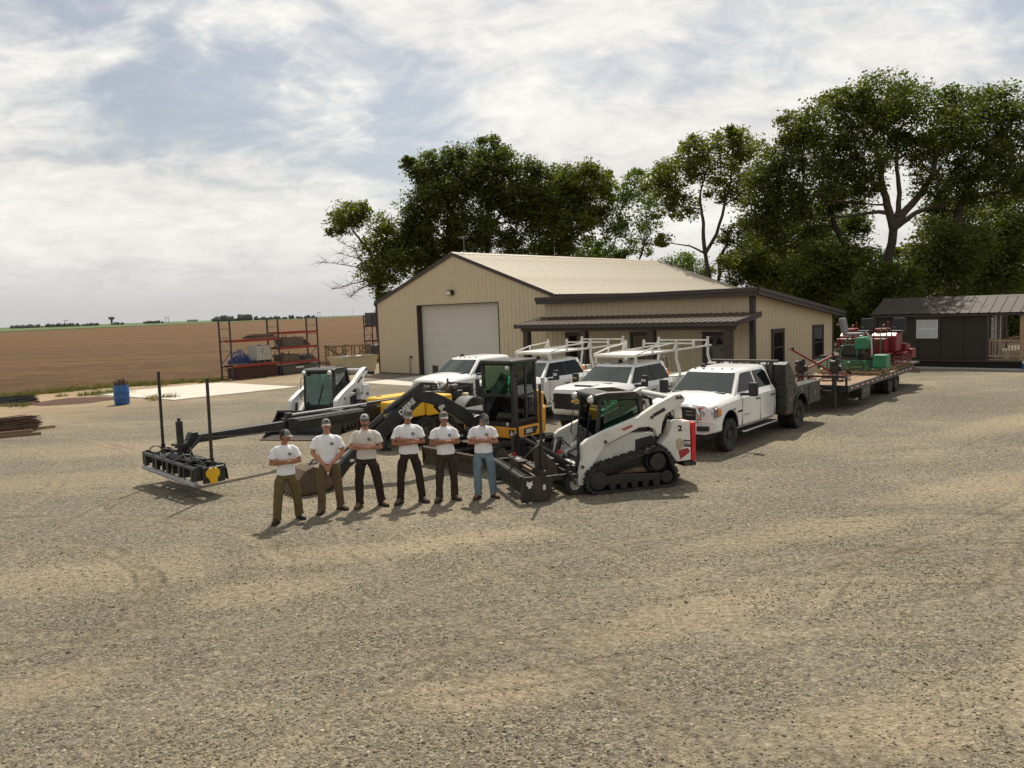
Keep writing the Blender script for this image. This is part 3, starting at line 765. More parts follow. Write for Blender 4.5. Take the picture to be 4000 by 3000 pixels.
def tree(label, base_px, Y, fork_px, blobs_px, seed, dens=3.2, size=.21, mat=None, tr=.28, group='trees behind the buildings', fill=1.0, name='tree', extra=(), jit=1.6, flat=.85, two=None):
    rnd = random.Random(seed)
    b = at_px(*base_px, Y); base = Vector((b.x, Y, -.05))
    root = thing(name, label, 'tree', base, 0, group)
    fork = at_px(*fork_px, Y) - base
    blobs, side = [], []
    for x, y, r in blobs_px:
        Yb = Y + rnd.uniform(-jit, jit); R = r * Yb / F_PX
        c0 = at_px(x, y, Yb) - base
        blobs.append((c0, (R, R * rnd.uniform(.85, 1.2), R * flat)))
        for _ in range(3):      # smaller side sprays break up the outline
            d_ = Vector((rnd.uniform(-1, 1), rnd.uniform(-1, 1), rnd.uniform(-.7, .8))).normalized() * R * rnd.uniform(.75, 1.05)
            q_ = R * rnd.uniform(.30, .48); side.append((c0 + d_, (q_, q_, q_ * .8)))
    g = G()
    stem = limb(g, (0, 0, 0), fork, tr, tr * .62, rnd, .05, 8, 10)
    if two: stem += limb(g, (rnd.uniform(-.4, .4), .2, 0), at_px(*two, Y) - base, tr * .8, tr * .45, rnd, .06, 8, 10)
    nodes = list(stem[4:])
    for p_ in extra:
        pr = [at_px(*q, Y + rnd.uniform(-.3, .3)) - base for q in p_[1:]]
        pp = fork
        r0 = tr * p_[0]
        for q in pr:
            nodes += limb(g, pp, q, r0, r0 * .7, rnd, .06, 5, 8)[2:]; pp = q; r0 *= .7
    for c, R in sorted(blobs, key=lambda q: (q[0] - fork).length):
        tgt = c - Vector((0, 0, R[2] * .35))
        cand = [q for q in nodes if q.z < tgt.z + .3] or nodes
        s0 = min(cand, key=lambda q: (q - tgt).length + .25 * abs(q.z - fork.z))
        d = (tgt - s0).length
        pts = limb(g, s0, tgt, min(tr * .4, .045 + .018 * d), .03, rnd, .14, 6, 7)
        nodes += pts[2:5]
        twigs(g, pts[-1], .022, rnd, 5, R[0] * .8)
        twigs(g, pts[3], .02, rnd, 3, R[0] * .7)
    ob('trunk', g, m_bark, root, smooth=60)
    leaf_mesh('crown', blobs + side, dens, size * .62, seed, mat or m_leaf, root, fill)
    return root
# left group, behind the workshop
t1 = tree('small leaning tree with bare lower limbs left of workshop roof', (1490, 1200), 70, (1480, 1080), [(1364, 850, 66), (1325, 878, 46), (1400, 828, 40), (1497, 880, 52), (1470, 960, 66), (1529, 1035, 80), (1450, 1060, 58), (1500, 1110, 62), (1560, 960, 60)], 11, 3.4, extra=[(.6, (1440, 980), (1380, 900))])
rnd = random.Random(77); base = t1.location
g = G()
for tips in (((1440, 1060), (1350, 1035), (1260, 1025)), ((1440, 1090), (1370, 1110), (1300, 1130)), ((1430, 1040), (1390, 975), (1320, 940)), ((1430, 1050), (1400, 1010), (1330, 990)), ((1450, 1110), (1390, 1140), (1370, 1160))):
    q = [at_px(*p, 70 + rnd.uniform(-1, 1)) - base for p in tips]; r = .075
    for a, b in zip(q[:-1], q[1:]):
        pts = limb(g, a, b, r, r * .5, rnd, .1, 5, 6); r *= .5
        for p in pts[1:]: twigs(g, p, .02, rnd, 3, 1.1)
    twigs(g, q[-1], .016, rnd, 7, 1.0)
ob('dead_branches', g, m_dead, t1, smooth=60)
tree('tallest tree behind the left end of workshop roof', (1760, 1150), 72, (1790, 930), [(1681, 640, 60), (1588, 643, 30), (1640, 690, 45), (1738, 721, 95), (1833, 655, 88), (1902, 572, 40), (1965, 600, 36), (1780, 612, 45), (1928, 660, 80), (1656, 810, 92), (1620, 870, 60), (1833, 785, 110), (1706, 905, 105), (1833, 905, 100), (1620, 960, 90), (1740, 1000, 90), (1660, 1040, 80)], 21, 3.6, tr=.4, mat=m_leafd, extra=[(.5, (1720, 720), (1690, 600))])
tree('dark round tree whose forked trunk shows above the workshop ridge', (1915, 1150), 73, (1912, 905), [(2042, 690, 82), (2105, 675, 46), (1990, 640, 45), (2023, 785, 92), (1960, 760, 70), (2070, 860, 88), (1985, 930, 50), (1870, 960, 60), (2100, 770, 66), (2010, 970, 60)], 31, 3.4, tr=.34, mat=m_leafd, extra=[(.6, (1960, 830), (2030, 740)), (.5, (1900, 800))])
tree('broad bushy tree above the middle of workshop roof', (2200, 1150), 74, (2190, 960), [(2213, 712, 80), (2276, 706, 72), (2350, 712, 42), (2365, 690, 22), (2187, 785, 95), (2308, 800, 88), (2149, 880, 100), (2244, 880, 82), (2130, 780, 60), (2330, 850, 55), (2170, 960, 80), (2110, 990, 60)], 41, 3.5, tr=.3)
tree('light airy tree with several thin stems behind workshop ridge', (2440, 1150), 75, (2440, 985), [(2466, 745, 58), (2421, 810, 58), (2529, 790, 66), (2490, 690, 36), (2466, 900, 62), (2400, 880, 45), (2540, 870, 50), (2360, 970, 42), (2500, 960, 45)], 51, 2.2, tr=.2, mat=m_leafb, fill=.8, two=(2520, 940))
tree('low bright green bush behind the workshop ridge', (2310, 1120), 77, (2310, 1040), [(2300, 985, 48), (2360, 1000, 42), (2250, 1000, 40), (2420, 1000, 36)], 56, 3.6, tr=.12, mat=m_leafb, name='bush', group='bushes behind the buildings')
tree('open tree with slim forked trunks right of the workshop ridge', (2758, 1180), 65, (2755, 990), [(2825, 555, 60), (2870, 520, 26), (2920, 571, 66), (2703, 605, 62), (2636, 680, 78), (2568, 707, 60), (2771, 653, 78), (2907, 653, 72), (2670, 800, 58), (2610, 780, 50), (2800, 740, 46), (2590, 940, 26), (2880, 760, 60), (2960, 700, 50), (2740, 560, 40)], 61, 2.7, tr=.26, extra=[(.7, (2745, 850), (2735, 760)), (.6, (2830, 800), (2860, 650))], two=(2850, 900))
# right group, behind annex and cabin
tree('huge dark tree towering over the cabin with forked trunk', (3440, 1180), 50, (3490, 890), [(3280, 405, 70), (3300, 360, 30), (3449, 385, 115), (3551, 385, 76), (3178, 490, 100), (3348, 500, 120), (3517, 490, 105), (3144, 592, 92), (3280, 622, 96), (3483, 592, 70), (3009, 625, 80), (2975, 735, 84), (3076, 705, 92), (3178, 735, 88), (3100, 480, 55), (3400, 640, 70), (3090, 830, 70), (3390, 730, 56), (3320, 770, 70), (3300, 690, 70), (3620, 640, 62), (3580, 580, 60)], 71, 4.2, .17, m_leafd, tr=.40, extra=[(.75, (3449, 741), (3430, 600)), (.8, (3560, 800), (3640, 690), (3680, 560)), (.55, (3580, 830), (3700, 800)), (.5, (3510, 720), (3500, 560))], jit=1.8)
tree('wide dark tree at the right edge above the cabin', (3700, 1180), 51, (3740, 830), [(3687, 415, 80), (3788, 415, 84), (3910, 402, 74), (3975, 430, 50), (3721, 515, 105), (3856, 503, 105), (3965, 520, 76), (3822, 615, 92), (3940, 620, 84), (3660, 560, 60), (3990, 700, 70), (3640, 730, 62), (3700, 690, 70), (3760, 740, 80), (3680, 810, 60), (3850, 740, 90), (3960, 740, 80)], 81, 4.0, .17, m_leafd, tr=.42, extra=[(.7, (3800, 700), (3860, 600))])
tree('leaning dark tree between annex roof and forked trunk', (3400, 1180), 52, (3260, 880), [(2945, 842, 74), (3040, 850, 84), (3160, 860, 80), (3220, 780, 66), (2990, 930, 80), (3100, 940, 84), (3200, 960, 76)], 91, 3.8, .17, m_leafd, tr=.3, extra=[(.6, (3220, 740))])
for i, (lab, bp, Y, bl, mt) in enumerate((
    ('dark shrub mass directly behind the cabin roof', (3750, 1160), 50, [(3653, 960, 84), (3755, 978, 108), (3700, 1070, 100), (3820, 1080, 104), (3620, 1060, 90)], m_leafd),
    ('dark shrub at the right edge behind cabin porch', (3930, 1160), 52, [(3880, 944, 104), (3970, 1030, 104), (3900, 1080, 104), (3985, 900, 80)], m_leafd),
    ('tall shady shrub right behind the annex roof peak', (3020, 1180), 58, [(2960, 1010, 84), (3060, 1030, 96), (2900, 1060, 70), (3000, 1110, 84), (2860, 1020, 50)], m_leaf),
    ('shady shrub between annex and cabin', (3220, 1180), 50, [(3178, 1030, 96), (3260, 1046, 96), (3140, 1110, 96), (3240, 1130, 96), (3330, 1110, 90), (3340, 1010, 60)], m_leafd),
    ('bright bush at the far end of the workshop roof', (2670, 1120), 72, [(2670, 1030, 52), (2610, 1050, 46), (2730, 1060, 46)], m_leafb),
    ('dark shrub low behind the left corner of the cabin', (3440, 1300), 47, [(3420, 1120, 84), (3500, 1090, 76), (3400, 1220, 76), (3330, 1210, 76), (3520, 1180, 80), (3330, 1290, 62), (3280, 1260, 62), (3390, 1300, 62), (3350, 1340, 40), (3300, 1335, 40)], m_leafd),
    ('thin sunlit bush under the forked trunk', (3560, 1160), 60, [(3540, 1000, 50), (3580, 1070, 70), (3520, 1090, 60)], m_leaf))):
    tree(lab, bp, Y, (bp[0], bp[1] - 110), bl, 200 + i, 4.0, .18, mt, tr=.12, name='shrub', group='bushes behind the buildings', jit=1.2)

for i, (lab, bp, Y, bl) in enumerate((
    ('deep green thicket filling the gap behind the annex', (2960, 1180), 64, [(2900, 930, 70), (2960, 880, 70), (3010, 960, 90), (2920, 1020, 84), (3060, 900, 84), (3110, 1010, 96), (3030, 1080, 96)]),
    ('deep green thicket left of the forked trunk', (3250, 1180), 62, [(3200, 880, 84), (3290, 930, 90), (3340, 860, 66), (3180, 1000, 96), (3290, 1040, 100), (3380, 1040, 80), (3240, 1120, 100)]),
    ('deep green thicket right of the forked trunk', (3700, 1180), 64, [(3640, 880, 66), (3720, 850, 84), (3800, 880, 96), (3900, 860, 96), (3980, 800, 96), (3700, 980, 96), (3830, 1000, 100), (3950, 960, 100), (3600, 1010, 60)]),
    ('dense hedge line behind the cabin and trailer', (3500, 1250), 62, [(3330, 1190, 96), (3430, 1180, 96), (3530, 1170, 96), (3640, 1160, 96), (3750, 1160, 96), (3860, 1150, 96), (3960, 1150, 96), (3230, 1200, 96), (3130, 1190, 96), (4050, 1150, 96), (4140, 1160, 96), (3980, 1260, 96), (4070, 1260, 96), (3880, 1270, 90)]))):
    tree(lab, bp, Y, (bp[0], bp[1] - 120), bl, 300 + i, 3.2, .19, m_leafd, tr=.14, name='thicket', group='bushes behind the buildings', jit=2.0)
# ================================================================ wheels
_wheel = {}
def wheel(par, x, y, z, r, w, side=1, rim=None, lug=True, rim_r=.60, name='wheel'):
    """tyre with its rim as a child; side=+1 shows the outer face towards +y"""
    key = (round(r, 3), round(w, 3), lug, rim.name if rim else '', rim_r)
    if key not in _wheel:
        g = G(); q = rim_r
        g.lathe([(r * q, -w * .42), (r * (q + .16), -w * .5), (r * .92, -w * .48), (r * .975, -w * .38), (r * .985, -w * .2), (r * .985, w * .2), (r * .975, w * .38), (r * .92, w * .48), (r * (q + .16), w * .5), (r * q, w * .42)], ax='y', n=32, closed=True)
        if lug:
            nb = 30
            for i in range(nb):
                for sgn in (-1, 1):
                    a = 2 * math.pi * (i + (.5 if sgn > 0 else 0)) / nb
                    st = len(g.v); g.box(-.035 * r / .42, .035 * r / .42, (.02 if sgn > 0 else -.46) * w, (.46 if sgn > 0 else -.02) * w, r * .97, r)
                    g.move(Matrix.Rotation(a, 4, 'Y'), st)
        h = G()
        h.lathe([(r * q * 1.01, -w * .40), (r * q * 1.01, w * .41), (r * q * .93, w * .43), (r * q * .88, w * .30), (r * q * .55, w * .16), (r * q * .42, w * .18), (r * q * .38, w * .36), (r * q * .20, w * .40), (.001, w * .41)], ax='y', n=28)
        h.mat(1)
        for i in range(8):
            a = 2 * math.pi * i / 8
            st = len(h.v); h.cyl((r * q * .70, w * .19, 0), (r * q * .70, w * .275, 0), r * q * .11, n=8); h.move(Matrix.Rotation(a, 4, 'Y'), st)
        mt = mesh_of(g, 'tyre'); mt.materials.append(m_rubber)
        mr = mesh_of(h, 'rim'); mr.materials.append(rim or m_dsteel); mr.materials.append(m_plast)
        for me in (mt, mr):
            me.polygons.foreach_set('use_smooth', [True] * len(me.polygons)); me.set_sharp_from_angle(angle=rad(40))
        _wheel[key] = (mt, mr)
    mt, mr = _wheel[key]
    o = bpy.data.objects.new(name, mt); COL.objects.link(o); o.parent = par; o.location = (x, y, z)
    if side < 0: o.rotation_euler = (0, 0, math.pi)
    k = bpy.data.objects.new('rim', mr); COL.objects.link(k); k.parent = o
    return o

# ================================================================ pickup trucks
def rrect(x0, x1, y, z, bow=0., rr=.1, taper=1.0):
    """plan ring of a cab at height z"""
    pts = []
    for s in (1, -1):
        pass
    return [(x0 + bow, 0, z), (x0 + bow * .75, y * .5, z), (x0, y - rr, z), (x0 - rr * .8, y, z), ((x0 + x1) / 2, y, z), (x1 + rr * .6, y, z), (x1, y - rr, z), (x1 - .02, 0, z),
            (x1, -y + rr, z), (x1 + rr * .6, -y, z), ((x0 + x1) / 2, -y, z), (x0 - rr * .8, -y, z), (x0, -y + rr, z), (x0 + bow * .75, -y * .5, z)]
def slab(pts, t=.012, nrm=None):
    """flat polygon pts extruded by t against its normal"""
    g = G(); P = [Vector(p) for p in pts]
    n = nrm or (P[1] - P[0]).cross(P[2] - P[0]).normalized()
    k = len(P); g.add([p for p in P] + [p - n * t for p in P], [tuple(range(k)), tuple(range(k, 2 * k))[::-1]] + [(i, k + i, k + (i + 1) % k, (i + 1) % k) for i in range(k)])
    return g
BELT, RTOP = 1.36, 1.885
def gy(z):
    return .895 - (z - BELT) / (RTOP - BELT) * .185
def wx(z, t=0.):
    return -.36 - (z - BELT) / (RTOP - BELT) * .70
m_lampb = pm('lamp_housing', (.20, .20, .20), .18, .7, var=.3, scale=18)
m_seam = pm('panel_gap', (.16, .15, .14), .8)
def truck(label, x, y, head, style='ram', bed='box', name='pickup_truck'):
    T = thing(name, label, 'truck', (x, y, 0), rad(head), 'white work trucks parked in a row')
    ram = style == 'ram'
    # lower body lofted along its length
    st = ([(.90, .70, .66, 1.02, .60, 1.10, .02), (.84, .86, .60, 1.12, .70, 1.22, .03), (.66, .965, .56, 1.19, .76, 1.30, .055), (.2, .995, .54, 1.23, .78, 1.36, .06), (-.42, .995, .50, 1.26, .80, 1.40, .05),
           (-.62, .99, .48, 1.27, .86, 1.40, .03), (-1.8, .995, .47, 1.27, .90, 1.385, .02), (-2.98, .99, .47, 1.27, .90, 1.385, .02), (-3.06, .95, .52, 1.22, .86, 1.34, .02)] if ram else
          [(.92, .78, .70, 1.08, .74, 1.22, .0), (.86, .95, .62, 1.20, .84, 1.33, .02), (.70, 1.0, .56, 1.26, .88, 1.385, .025), (.2, 1.01, .54, 1.28, .88, 1.42, .04), (-.42, 1.01, .50, 1.30, .86, 1.44, .04),
           (-.62, 1.0, .48, 1.30, .88, 1.42, .03), (-1.8, 1.0, .47, 1.29, .90, 1.40, .02), (-2.98, .995, .47, 1.29, .90, 1.40, .02), (-3.06, .95, .52, 1.22, .86, 1.34, .02)])
    rings = []
    for (sx, ys, zb, zs, yt, zt, cr) in st:
        h = [(0, zb), (ys * .9, zb), (ys * .985, zb + .10), (ys, (zb + zs) / 2), (ys * .99, zs - .02), (ys * .955, zs + .035), (yt, zt), (yt * .55, zt + cr * .75), (0, zt + cr)]
        full = h + [(-a, b) for a, b in h[-2:0:-1]]
        rings.append([(sx, a, b) for a, b in full])
    body = ob('body', G().loft(rings), [m_white, m_plast], T)
    wr = .415
    cg = G()
    for s in (1, -1):
        cg.cyl((0, s * .62, wr + .10), (0, s * 1.2, wr + .10), .535, n=40)
    cut(body, cg, m_plast)
    body.data.polygons.foreach_set('use_smooth', [True] * len(body.data.polygons)); body.data.set_sharp_from_angle(angle=rad(28))
    # greenhouse
    g = G().loft([rrect(wx(BELT - .06) + .02, -3.04, gy(BELT) + .01, BELT - .06, .10), rrect(wx(BELT), -3.02, gy(BELT), BELT, .10), rrect(wx(RTOP), -2.93, gy(RTOP), RTOP, .085), rrect(wx(RTOP) - .07, -2.90, gy(RTOP) - .045, RTOP + .045, .07), rrect(wx(RTOP) - .22, -2.78, gy(RTOP) - .14, RTOP + .078, .05), rrect(wx(RTOP) - .6, -2.4, .28, RTOP + .088, .02)])
    ob('roof', g, m_white, T, smooth=38)
    # windshield (curved)
    g = G(); nu = 8
    ys = [-1 + 2 * i / nu for i in range(nu + 1)]
    for zz, off in ((BELT + .035, .012), (RTOP - .02, .012), (RTOP - .02, -.01), (BELT + .035, -.01)):
        for u in ys:
            yy = u * (gy(zz) - .055); bow = .10 - .015 * (zz - BELT) / .5
            g.v.append((wx(zz) + bow * (1 - (abs(u) ** 2.2)) + off * .8, yy, zz + off * .6))
    n1 = nu + 1
    for r_ in range(4):
        for i in range(nu): g.f.append((r_ * n1 + i, r_ * n1 + i + 1, ((r_ + 1) % 4) * n1 + i + 1, ((r_ + 1) % 4) * n1 + i))
    g.f += [(0, n1, 2 * n1, 3 * n1), (nu, 3 * n1 + nu, 2 * n1 + nu, n1 + nu)]; g.m = [0] * len(g.f)
    wsd = ob('windshield', g, m_wshield, T, smooth=50)
    ob('wiper', G().bar((wx(1.40) + .13, -.05, 1.415), (wx(1.47) + .08, -.55, 1.47), .02, .015).bar((wx(1.40) + .12, .45, 1.415), (wx(1.49) + .11, -.02, 1.50), .02, .015), m_plast, wsd)
    ob('cowl', G().prism([(wx(BELT) + .16, 1.425), (wx(BELT) + .02, 1.43), (wx(BELT) - .06, 1.38), (wx(BELT) + .16, 1.38)], 'y', -.72, .72), m_plast, T)
    # side glass, door seams, handles, mirrors
    for s in (1, -1):
        def sp(px, pz, o=.0): return (px, s * (gy(pz) + .004 + o), pz)
        f = [(-.66, BELT + .04), (-1.12, RTOP - .07), (-1.20, RTOP - .035), (-1.82, RTOP - .03), (-1.86, BELT + .04)]
        r = [(-1.985, BELT + .04), (-1.93, RTOP - .03), (-2.62, RTOP - .035), (-2.78, RTOP - .12), (-2.88, BELT + .10), (-2.84, BELT + .04)]
        for poly, nm in ((f, 'front_side_glass'), (r, 'rear_side_glass')):
            tri = [sp(a, b, .009) for a, b in poly]
            ob(nm, slab(tri[::s], .016, Vector((0, s, .33)).normalized()), m_dglass, T)
        if not ram:
            ob('window_trim', slab([sp(a, b, .004) for a, b in [(-.60, BELT + .02), (-1.10, RTOP - .035), (-2.66, RTOP - .01), (-2.92, BELT + .12), (-2.90, BELT + .02)]][::s], .01, Vector((0, s, .33)).normalized()), m_plast, T)
        yb = .999 if ram else 1.006
        for xs in (-.72, -1.90, -2.90):
            ob('door_seam', G().bar((xs, s * (yb - .012), .56), (xs - (.03 if xs > -1 else -.02), s * (yb - .018), 1.24), .025, .008, (1, 0, 0)), m_seam, T)
        for xs in (-1.72, -2.74):
            hb = ob('door_handle', G().box(xs - .12, xs + .12, s * (yb + .012) - .016, s * (yb + .012) + .016, 1.13, 1.165), m_plast, T, bev=.008)
        mr = ob('mirror', G().box(-.86, -.74, s * 1.22 - .10, s * 1.22 + .10, 1.33, 1.66) if not ram else G().box(-.84, -.71, s * 1.26 - .115, s * 1.26 + .115, 1.31, 1.66), m_plast, T, bev=.035, seg=3)
        ob('mirror_arm', G().bar((-.74, s * .93, 1.35), (-.78, s * 1.16, 1.36), .07, .07), m_plast, mr)
        if not ram: ob('mirror_trim', G().box(-.735, -.728, s * 1.22 - .075, s * 1.22 + .075, 1.53, 1.545).box(-.735, -.728, s * 1.22 - .075, s * 1.22 + .075, 1.49, 1.505), m_chrome, mr)
        ob('running_board', G().prism([(s * .88, .36), (s * 1.05, .36), (s * 1.07, .39), (s * 1.05, .42), (s * .88, .42)], 'x', -2.95, -.58), m_plast, T, bev=.01)
        if ram: ob('step_rail', G().tube([(-.60, s * 1.02, .42), (-.70, s * 1.07, .415), (-2.85, s * 1.07, .415), (-2.95, s * 1.02, .42)], .022, 8), m_steel, T)
        ob('wheel_arch', G().tube([(.535 * math.cos(a), s * (.972 if ram else .985), wr + .10 + .535 * math.sin(a)) for a in [rad(8) + rad(164) * i / 14 for i in range(15)]], .014, 6), m_white if ram else m_plast, T, smooth=60)
        # headlights
        if ram:
            hl = ob('headlight', G().hexa([(.70, s * .56, .90), (.935, s * .56, .90), (.74, s * .985, .94), (.50, s * .985, .95), (.70, s * .56, 1.16), (.92, s * .56, 1.15), (.72, s * .975, 1.15), (.50, s * .98, 1.15)]), m_lampb, T, bev=.02)
            ob('lamp_bowl', G().cyl((.80, s * .66, 1.03), (.90, s * .66, 1.03), .07, .085, 14).cyl((.74, s * .83, 1.04), (.825, s * .83, 1.04), .06, .075, 14), m_lens, hl)
            ob('turn_lens', G().hexa([(.54, s * .95, .98), (.70, s * .95, .98), (.67, s * 1.0, .98), (.54, s * 1.0, .98), (.54, s * .95, 1.13), (.70, s * .95, 1.13), (.66, s * .995, 1.12), (.54, s * .995, 1.12)]), m_amber, hl)
            ob('headlight_trim', G().bar((.945, s * .52, .885), (.74, s * .99, .93), .03, .03).bar((.925, s * .50, 1.175), (.72, s * .98, 1.17), .03, .03), m_chrome, hl)
        else:
            hl = ob('headlight', G().hexa([(.76, s * .76, .92), (.95, s * .76, .92), (.84, s * .985, .95), (.70, s * .985, .95), (.76, s * .76, 1.26), (.93, s * .76, 1.24), (.82, s * .965, 1.24), (.70, s * .965, 1.24)]), m_blackgl, T, bev=.02)
            ob('lamp_strip', G().bar((.955, s * .775, 1.225), (.835, s * .98, 1.225), .02, .03).bar((.965, s * .775, .945), (.85, s * .99, .965), .02, .03), m_lens, hl)
    # front end
    if ram:
        gr = ob('grille', G().box(.86, .925, -.50, .50, .86, 1.16), m_plast, T, bev=.03, seg=3)
        for zz in (.92, 1.0, 1.08):
            ob('grille_bar', G().box(.926, .936, -.46, .46, zz - .012, zz + .012), m_blackgl, gr)
        ob('grille_surround', G().tube([(.90, -.56, .84), (.92, -.58, 1.0), (.90, -.52, 1.17), (.905, -.3, 1.195), (.91, 0, 1.20), (.905, .3, 1.195), (.90, .52, 1.17), (.92, .58, 1.0), (.90, .56, .84), (.92, .3, .835), (.925, 0, .835), (.92, -.3, .835)], .038, 8, True), m_chrome, gr, smooth=60)
        text_on('grille_letters', 'RAM', .125, m_chrome, gr, frame((.940, 0, 1.04), (0, 1, 0), (0, 0, 1)), .006, 1.25, .004)
        for s in (1, -1):
            ob('grille_bar', G().box(.937, .945, s * .37 - .11, s * .37 + .11, 1.075, 1.088).box(.937, .945, s * .37 - .11, s * .37 + .11, .992, 1.005), m_chrome, gr)
        bp_ = G().prism([(-1.0, .84), (-.99, .58), (-.72, .52), (.72, .52), (.99, .58), (1.0, .84), (.62, .845), (-.62, .845)], 'x', .66, .985)
        bp = ob('bumper', bp_, m_white, T, bev=.045, seg=3)
        bp.data.transform(Matrix.Translation((0, 0, .0)))
        for v in bp.data.vertices: v.co.x -= .20 * max(0, abs(v.co.y) - .60) / .4
        ob('fog_recess', G().hexa([(.80, .56, .61), (.992, .56, .61), (.895, .82, .62), (.70, .82, .62), (.80, .56, .73), (.992, .56, .73), (.893, .82, .73), (.70, .82, .73)]), m_plast, bp)
        ob('fog_recess', G().hexa([(.80, -.56, .61), (.992, -.56, .61), (.895, -.82, .62), (.70, -.82, .62), (.80, -.56, .73), (.992, -.56, .73), (.893, -.82, .73), (.70, -.82, .73)]), m_plast, bp)
        ob('air_dam', G().prism([(-.95, .53), (-.80, .40), (.80, .40), (.95, .53)], 'x', .55, .80), m_plast, bp)
        ob('bumper_intake', G().box(.90, .992, -.42, .42, .56, .74), m_plast, bp)
        for s in (1, -1):
            bd = ob('hood_badge', G().box(.05, .33, s * .925 - .008, s * .925 + .008, 1.215, 1.275), m_plast, T, bev=.006)
            bd.rotation_euler = (s * rad(-14), 0, 0); bd.location = (-.28, s * (.03 + .24 * .0), .02 + s * s * .0)
            bd.location = (-.28, s * .32 - s * .315, .03)
        for i, yy in enumerate((-.52, -.26, 0, .26, .52)):
            ob('marker_lamp', G().ell((wx(RTOP) - .13 + .07 * (1 - (yy / .55) ** 2), yy, RTOP + .062), (.05, .035, .022), 10, 6), pm('smoked_lens', (.10, .09, .07), .15), T, smooth=60)
        hg = G().prism([(.80, 1.235), (.35, 1.385), (-.30, 1.435), (-.30, 1.41), (.35, 1.35), (.80, 1.19)], 'y', -.30, .30)
    else:
        gr = ob('grille', G().prism([(-.80, .78), (.80, .78), (.84, 1.24), (-.84, 1.24)], 'x', .84, .945), m_plast, T, bev=.02)
        for i in range(7):
            zz = .82 + i * .062
            ob('grille_bar', G().box(.946, .957, -.76, .76, zz - .010, zz + .010), m_blackgl, gr)
        mb = ob('grille_emblem', G().prism([(-.16, -.028), (-.05, -.028), (-.06, -.06), (.05, -.06), (.06, -.028), (.16, -.028), (.14, .028), (.05, .028), (.06, .06), (-.05, .06), (-.06, .028), (-.14, .028)], 'x', .955, .975), pm('gold_emblem', (.65, .38, .08), .3, .4, var=.03), gr)
        mb.location = (0, 0, 1.03)
        ob('emblem_frame', G().prism([(-.18, -.042), (-.065, -.042), (-.075, -.075), (.065, -.075), (.075, -.042), (.18, -.042), (.158, .042), (.065, .042), (.075, .075), (-.065, .075), (-.075, .042), (-.158, .042)], 'x', .952, .962), m_chrome, mb)
        bp = ob('bumper', G().prism([(-1.0, .70), (-.98, .50), (-.70, .44), (.70, .44), (.98, .50), (1.0, .70)], 'x', .66, .97), m_plast, T, bev=.04, seg=3)
        for v in bp.data.vertices: v.co.x -= .20 * max(0, abs(v.co.y) - .66) / .34
        bs = ob('bumper_bar', G().prism([(-.97, .83), (-.95, .70), (-.30, .705), (.30, .705), (.95, .70), (.97, .83), (.30, .775), (-.30, .775)], 'x', .80, .985), m_white, T, bev=.02)
        for v in bs.data.vertices: v.co.x -= .16 * max(0, abs(v.co.y) - .60) / .35
        ob('hood_scoop', G().prism([(.60, 1.40), (.56, 1.475), (.30, 1.485), (.20, 1.45), (.20, 1.40)], 'y', -.34, .34), m_white, T, bev=.015)
        ob('scoop_intake', G().box(.565, .605, -.28, .28, 1.425, 1.462), m_plast, T)
        ob('hood_vent', G().prism([(-.02, .30), (-.22, .26), (-.24, .50), (-.02, .56)], 'z', 1.43, 1.466), m_dsteel, T)
        for yy in (-.5, .5):
            ob('marker_lamp', G().box(wx(RTOP) - .20, wx(RTOP) - .12, yy - .05, yy + .05, RTOP + .05, RTOP + .075), m_plast, T, bev=.01)
        ob('marker_lamp', G().box(wx(RTOP) - .17, wx(RTOP) - .10, -.16, .16, RTOP + .06, RTOP + .083), m_plast, T, bev=.01)
    ob('roof_antenna', G().prism([(-1.30, RTOP + .06), (-1.34, RTOP + .17), (-1.40, RTOP + .18), (-1.48, RTOP + .06)], 'y', .02 if not ram else -.42, .10 if not ram else -.34), m_plast, T)
    ob('fender_badge', G().box(-.30, -.18, (.985 if ram else 1.0), (1.001 if ram else 1.014), 1.02, 1.05), m_plast, T)
    ob('door_badge', G().box(-1.14, -.84, .999 if ram else 1.005, 1.003 if ram else 1.009, .80, .83), m_steel, T)
    # chassis
    ob('chassis', G().box(-5.3, .5, -.45, .45, .42, .62).box(-.15, .15, -.80, .80, .34, .46), m_plast, T)
    rim = pm('dusty_rim', (.055, .05, .045), .6, .5, var=.3) if ram else pm('grey_rim', (.25, .25, .24), .4, .7)
    for s in (1, -1):
        wheel(T, 0, s * .86, wr, wr, .27, s, rim)
    rx = -4.35
    if bed == 'flat':
        for s in (1, -1):
            wheel(T, rx, s * 1.045, wr, wr, .24, s, rim); wheel(T, rx, s * .78, wr, wr, .24, -s, rim)
    else:
        for s in (1, -1): wheel(T, rx, s * .86, wr, wr, .27, s, rim)
    ob('axle', G().cyl((rx, -.9, wr), (rx, .9, wr), .07), m_plast, T)
    if bed == 'box':
        z0, z1 = .60, 1.34
        for s in (1, -1):
            ob('bed_side', G().prism([(-3.12, .60), (-3.12, 1.33), (-5.55, 1.33), (-5.55, .62), (rx - .50, .58), (rx - .40, .86), (rx, .96), (rx + .40, .86), (rx + .50, .58)], 'y', s * .86 - .12, s * .86 + .12), m_white, T, bev=.03)
        ob('tailgate', G().box(-5.58, -5.50, -.74, .74, .66, 1.30), m_white, T, bev=.02)
        ob('bed_floor', G().box(-5.5, -3.12, -.74, .74, .72, .78), m_plast, T)
        ob('rear_bumper', G().box(-5.78, -5.60, -.95, .95, .46, .64), m_chrome, T, bev=.03)
    elif bed == 'service':
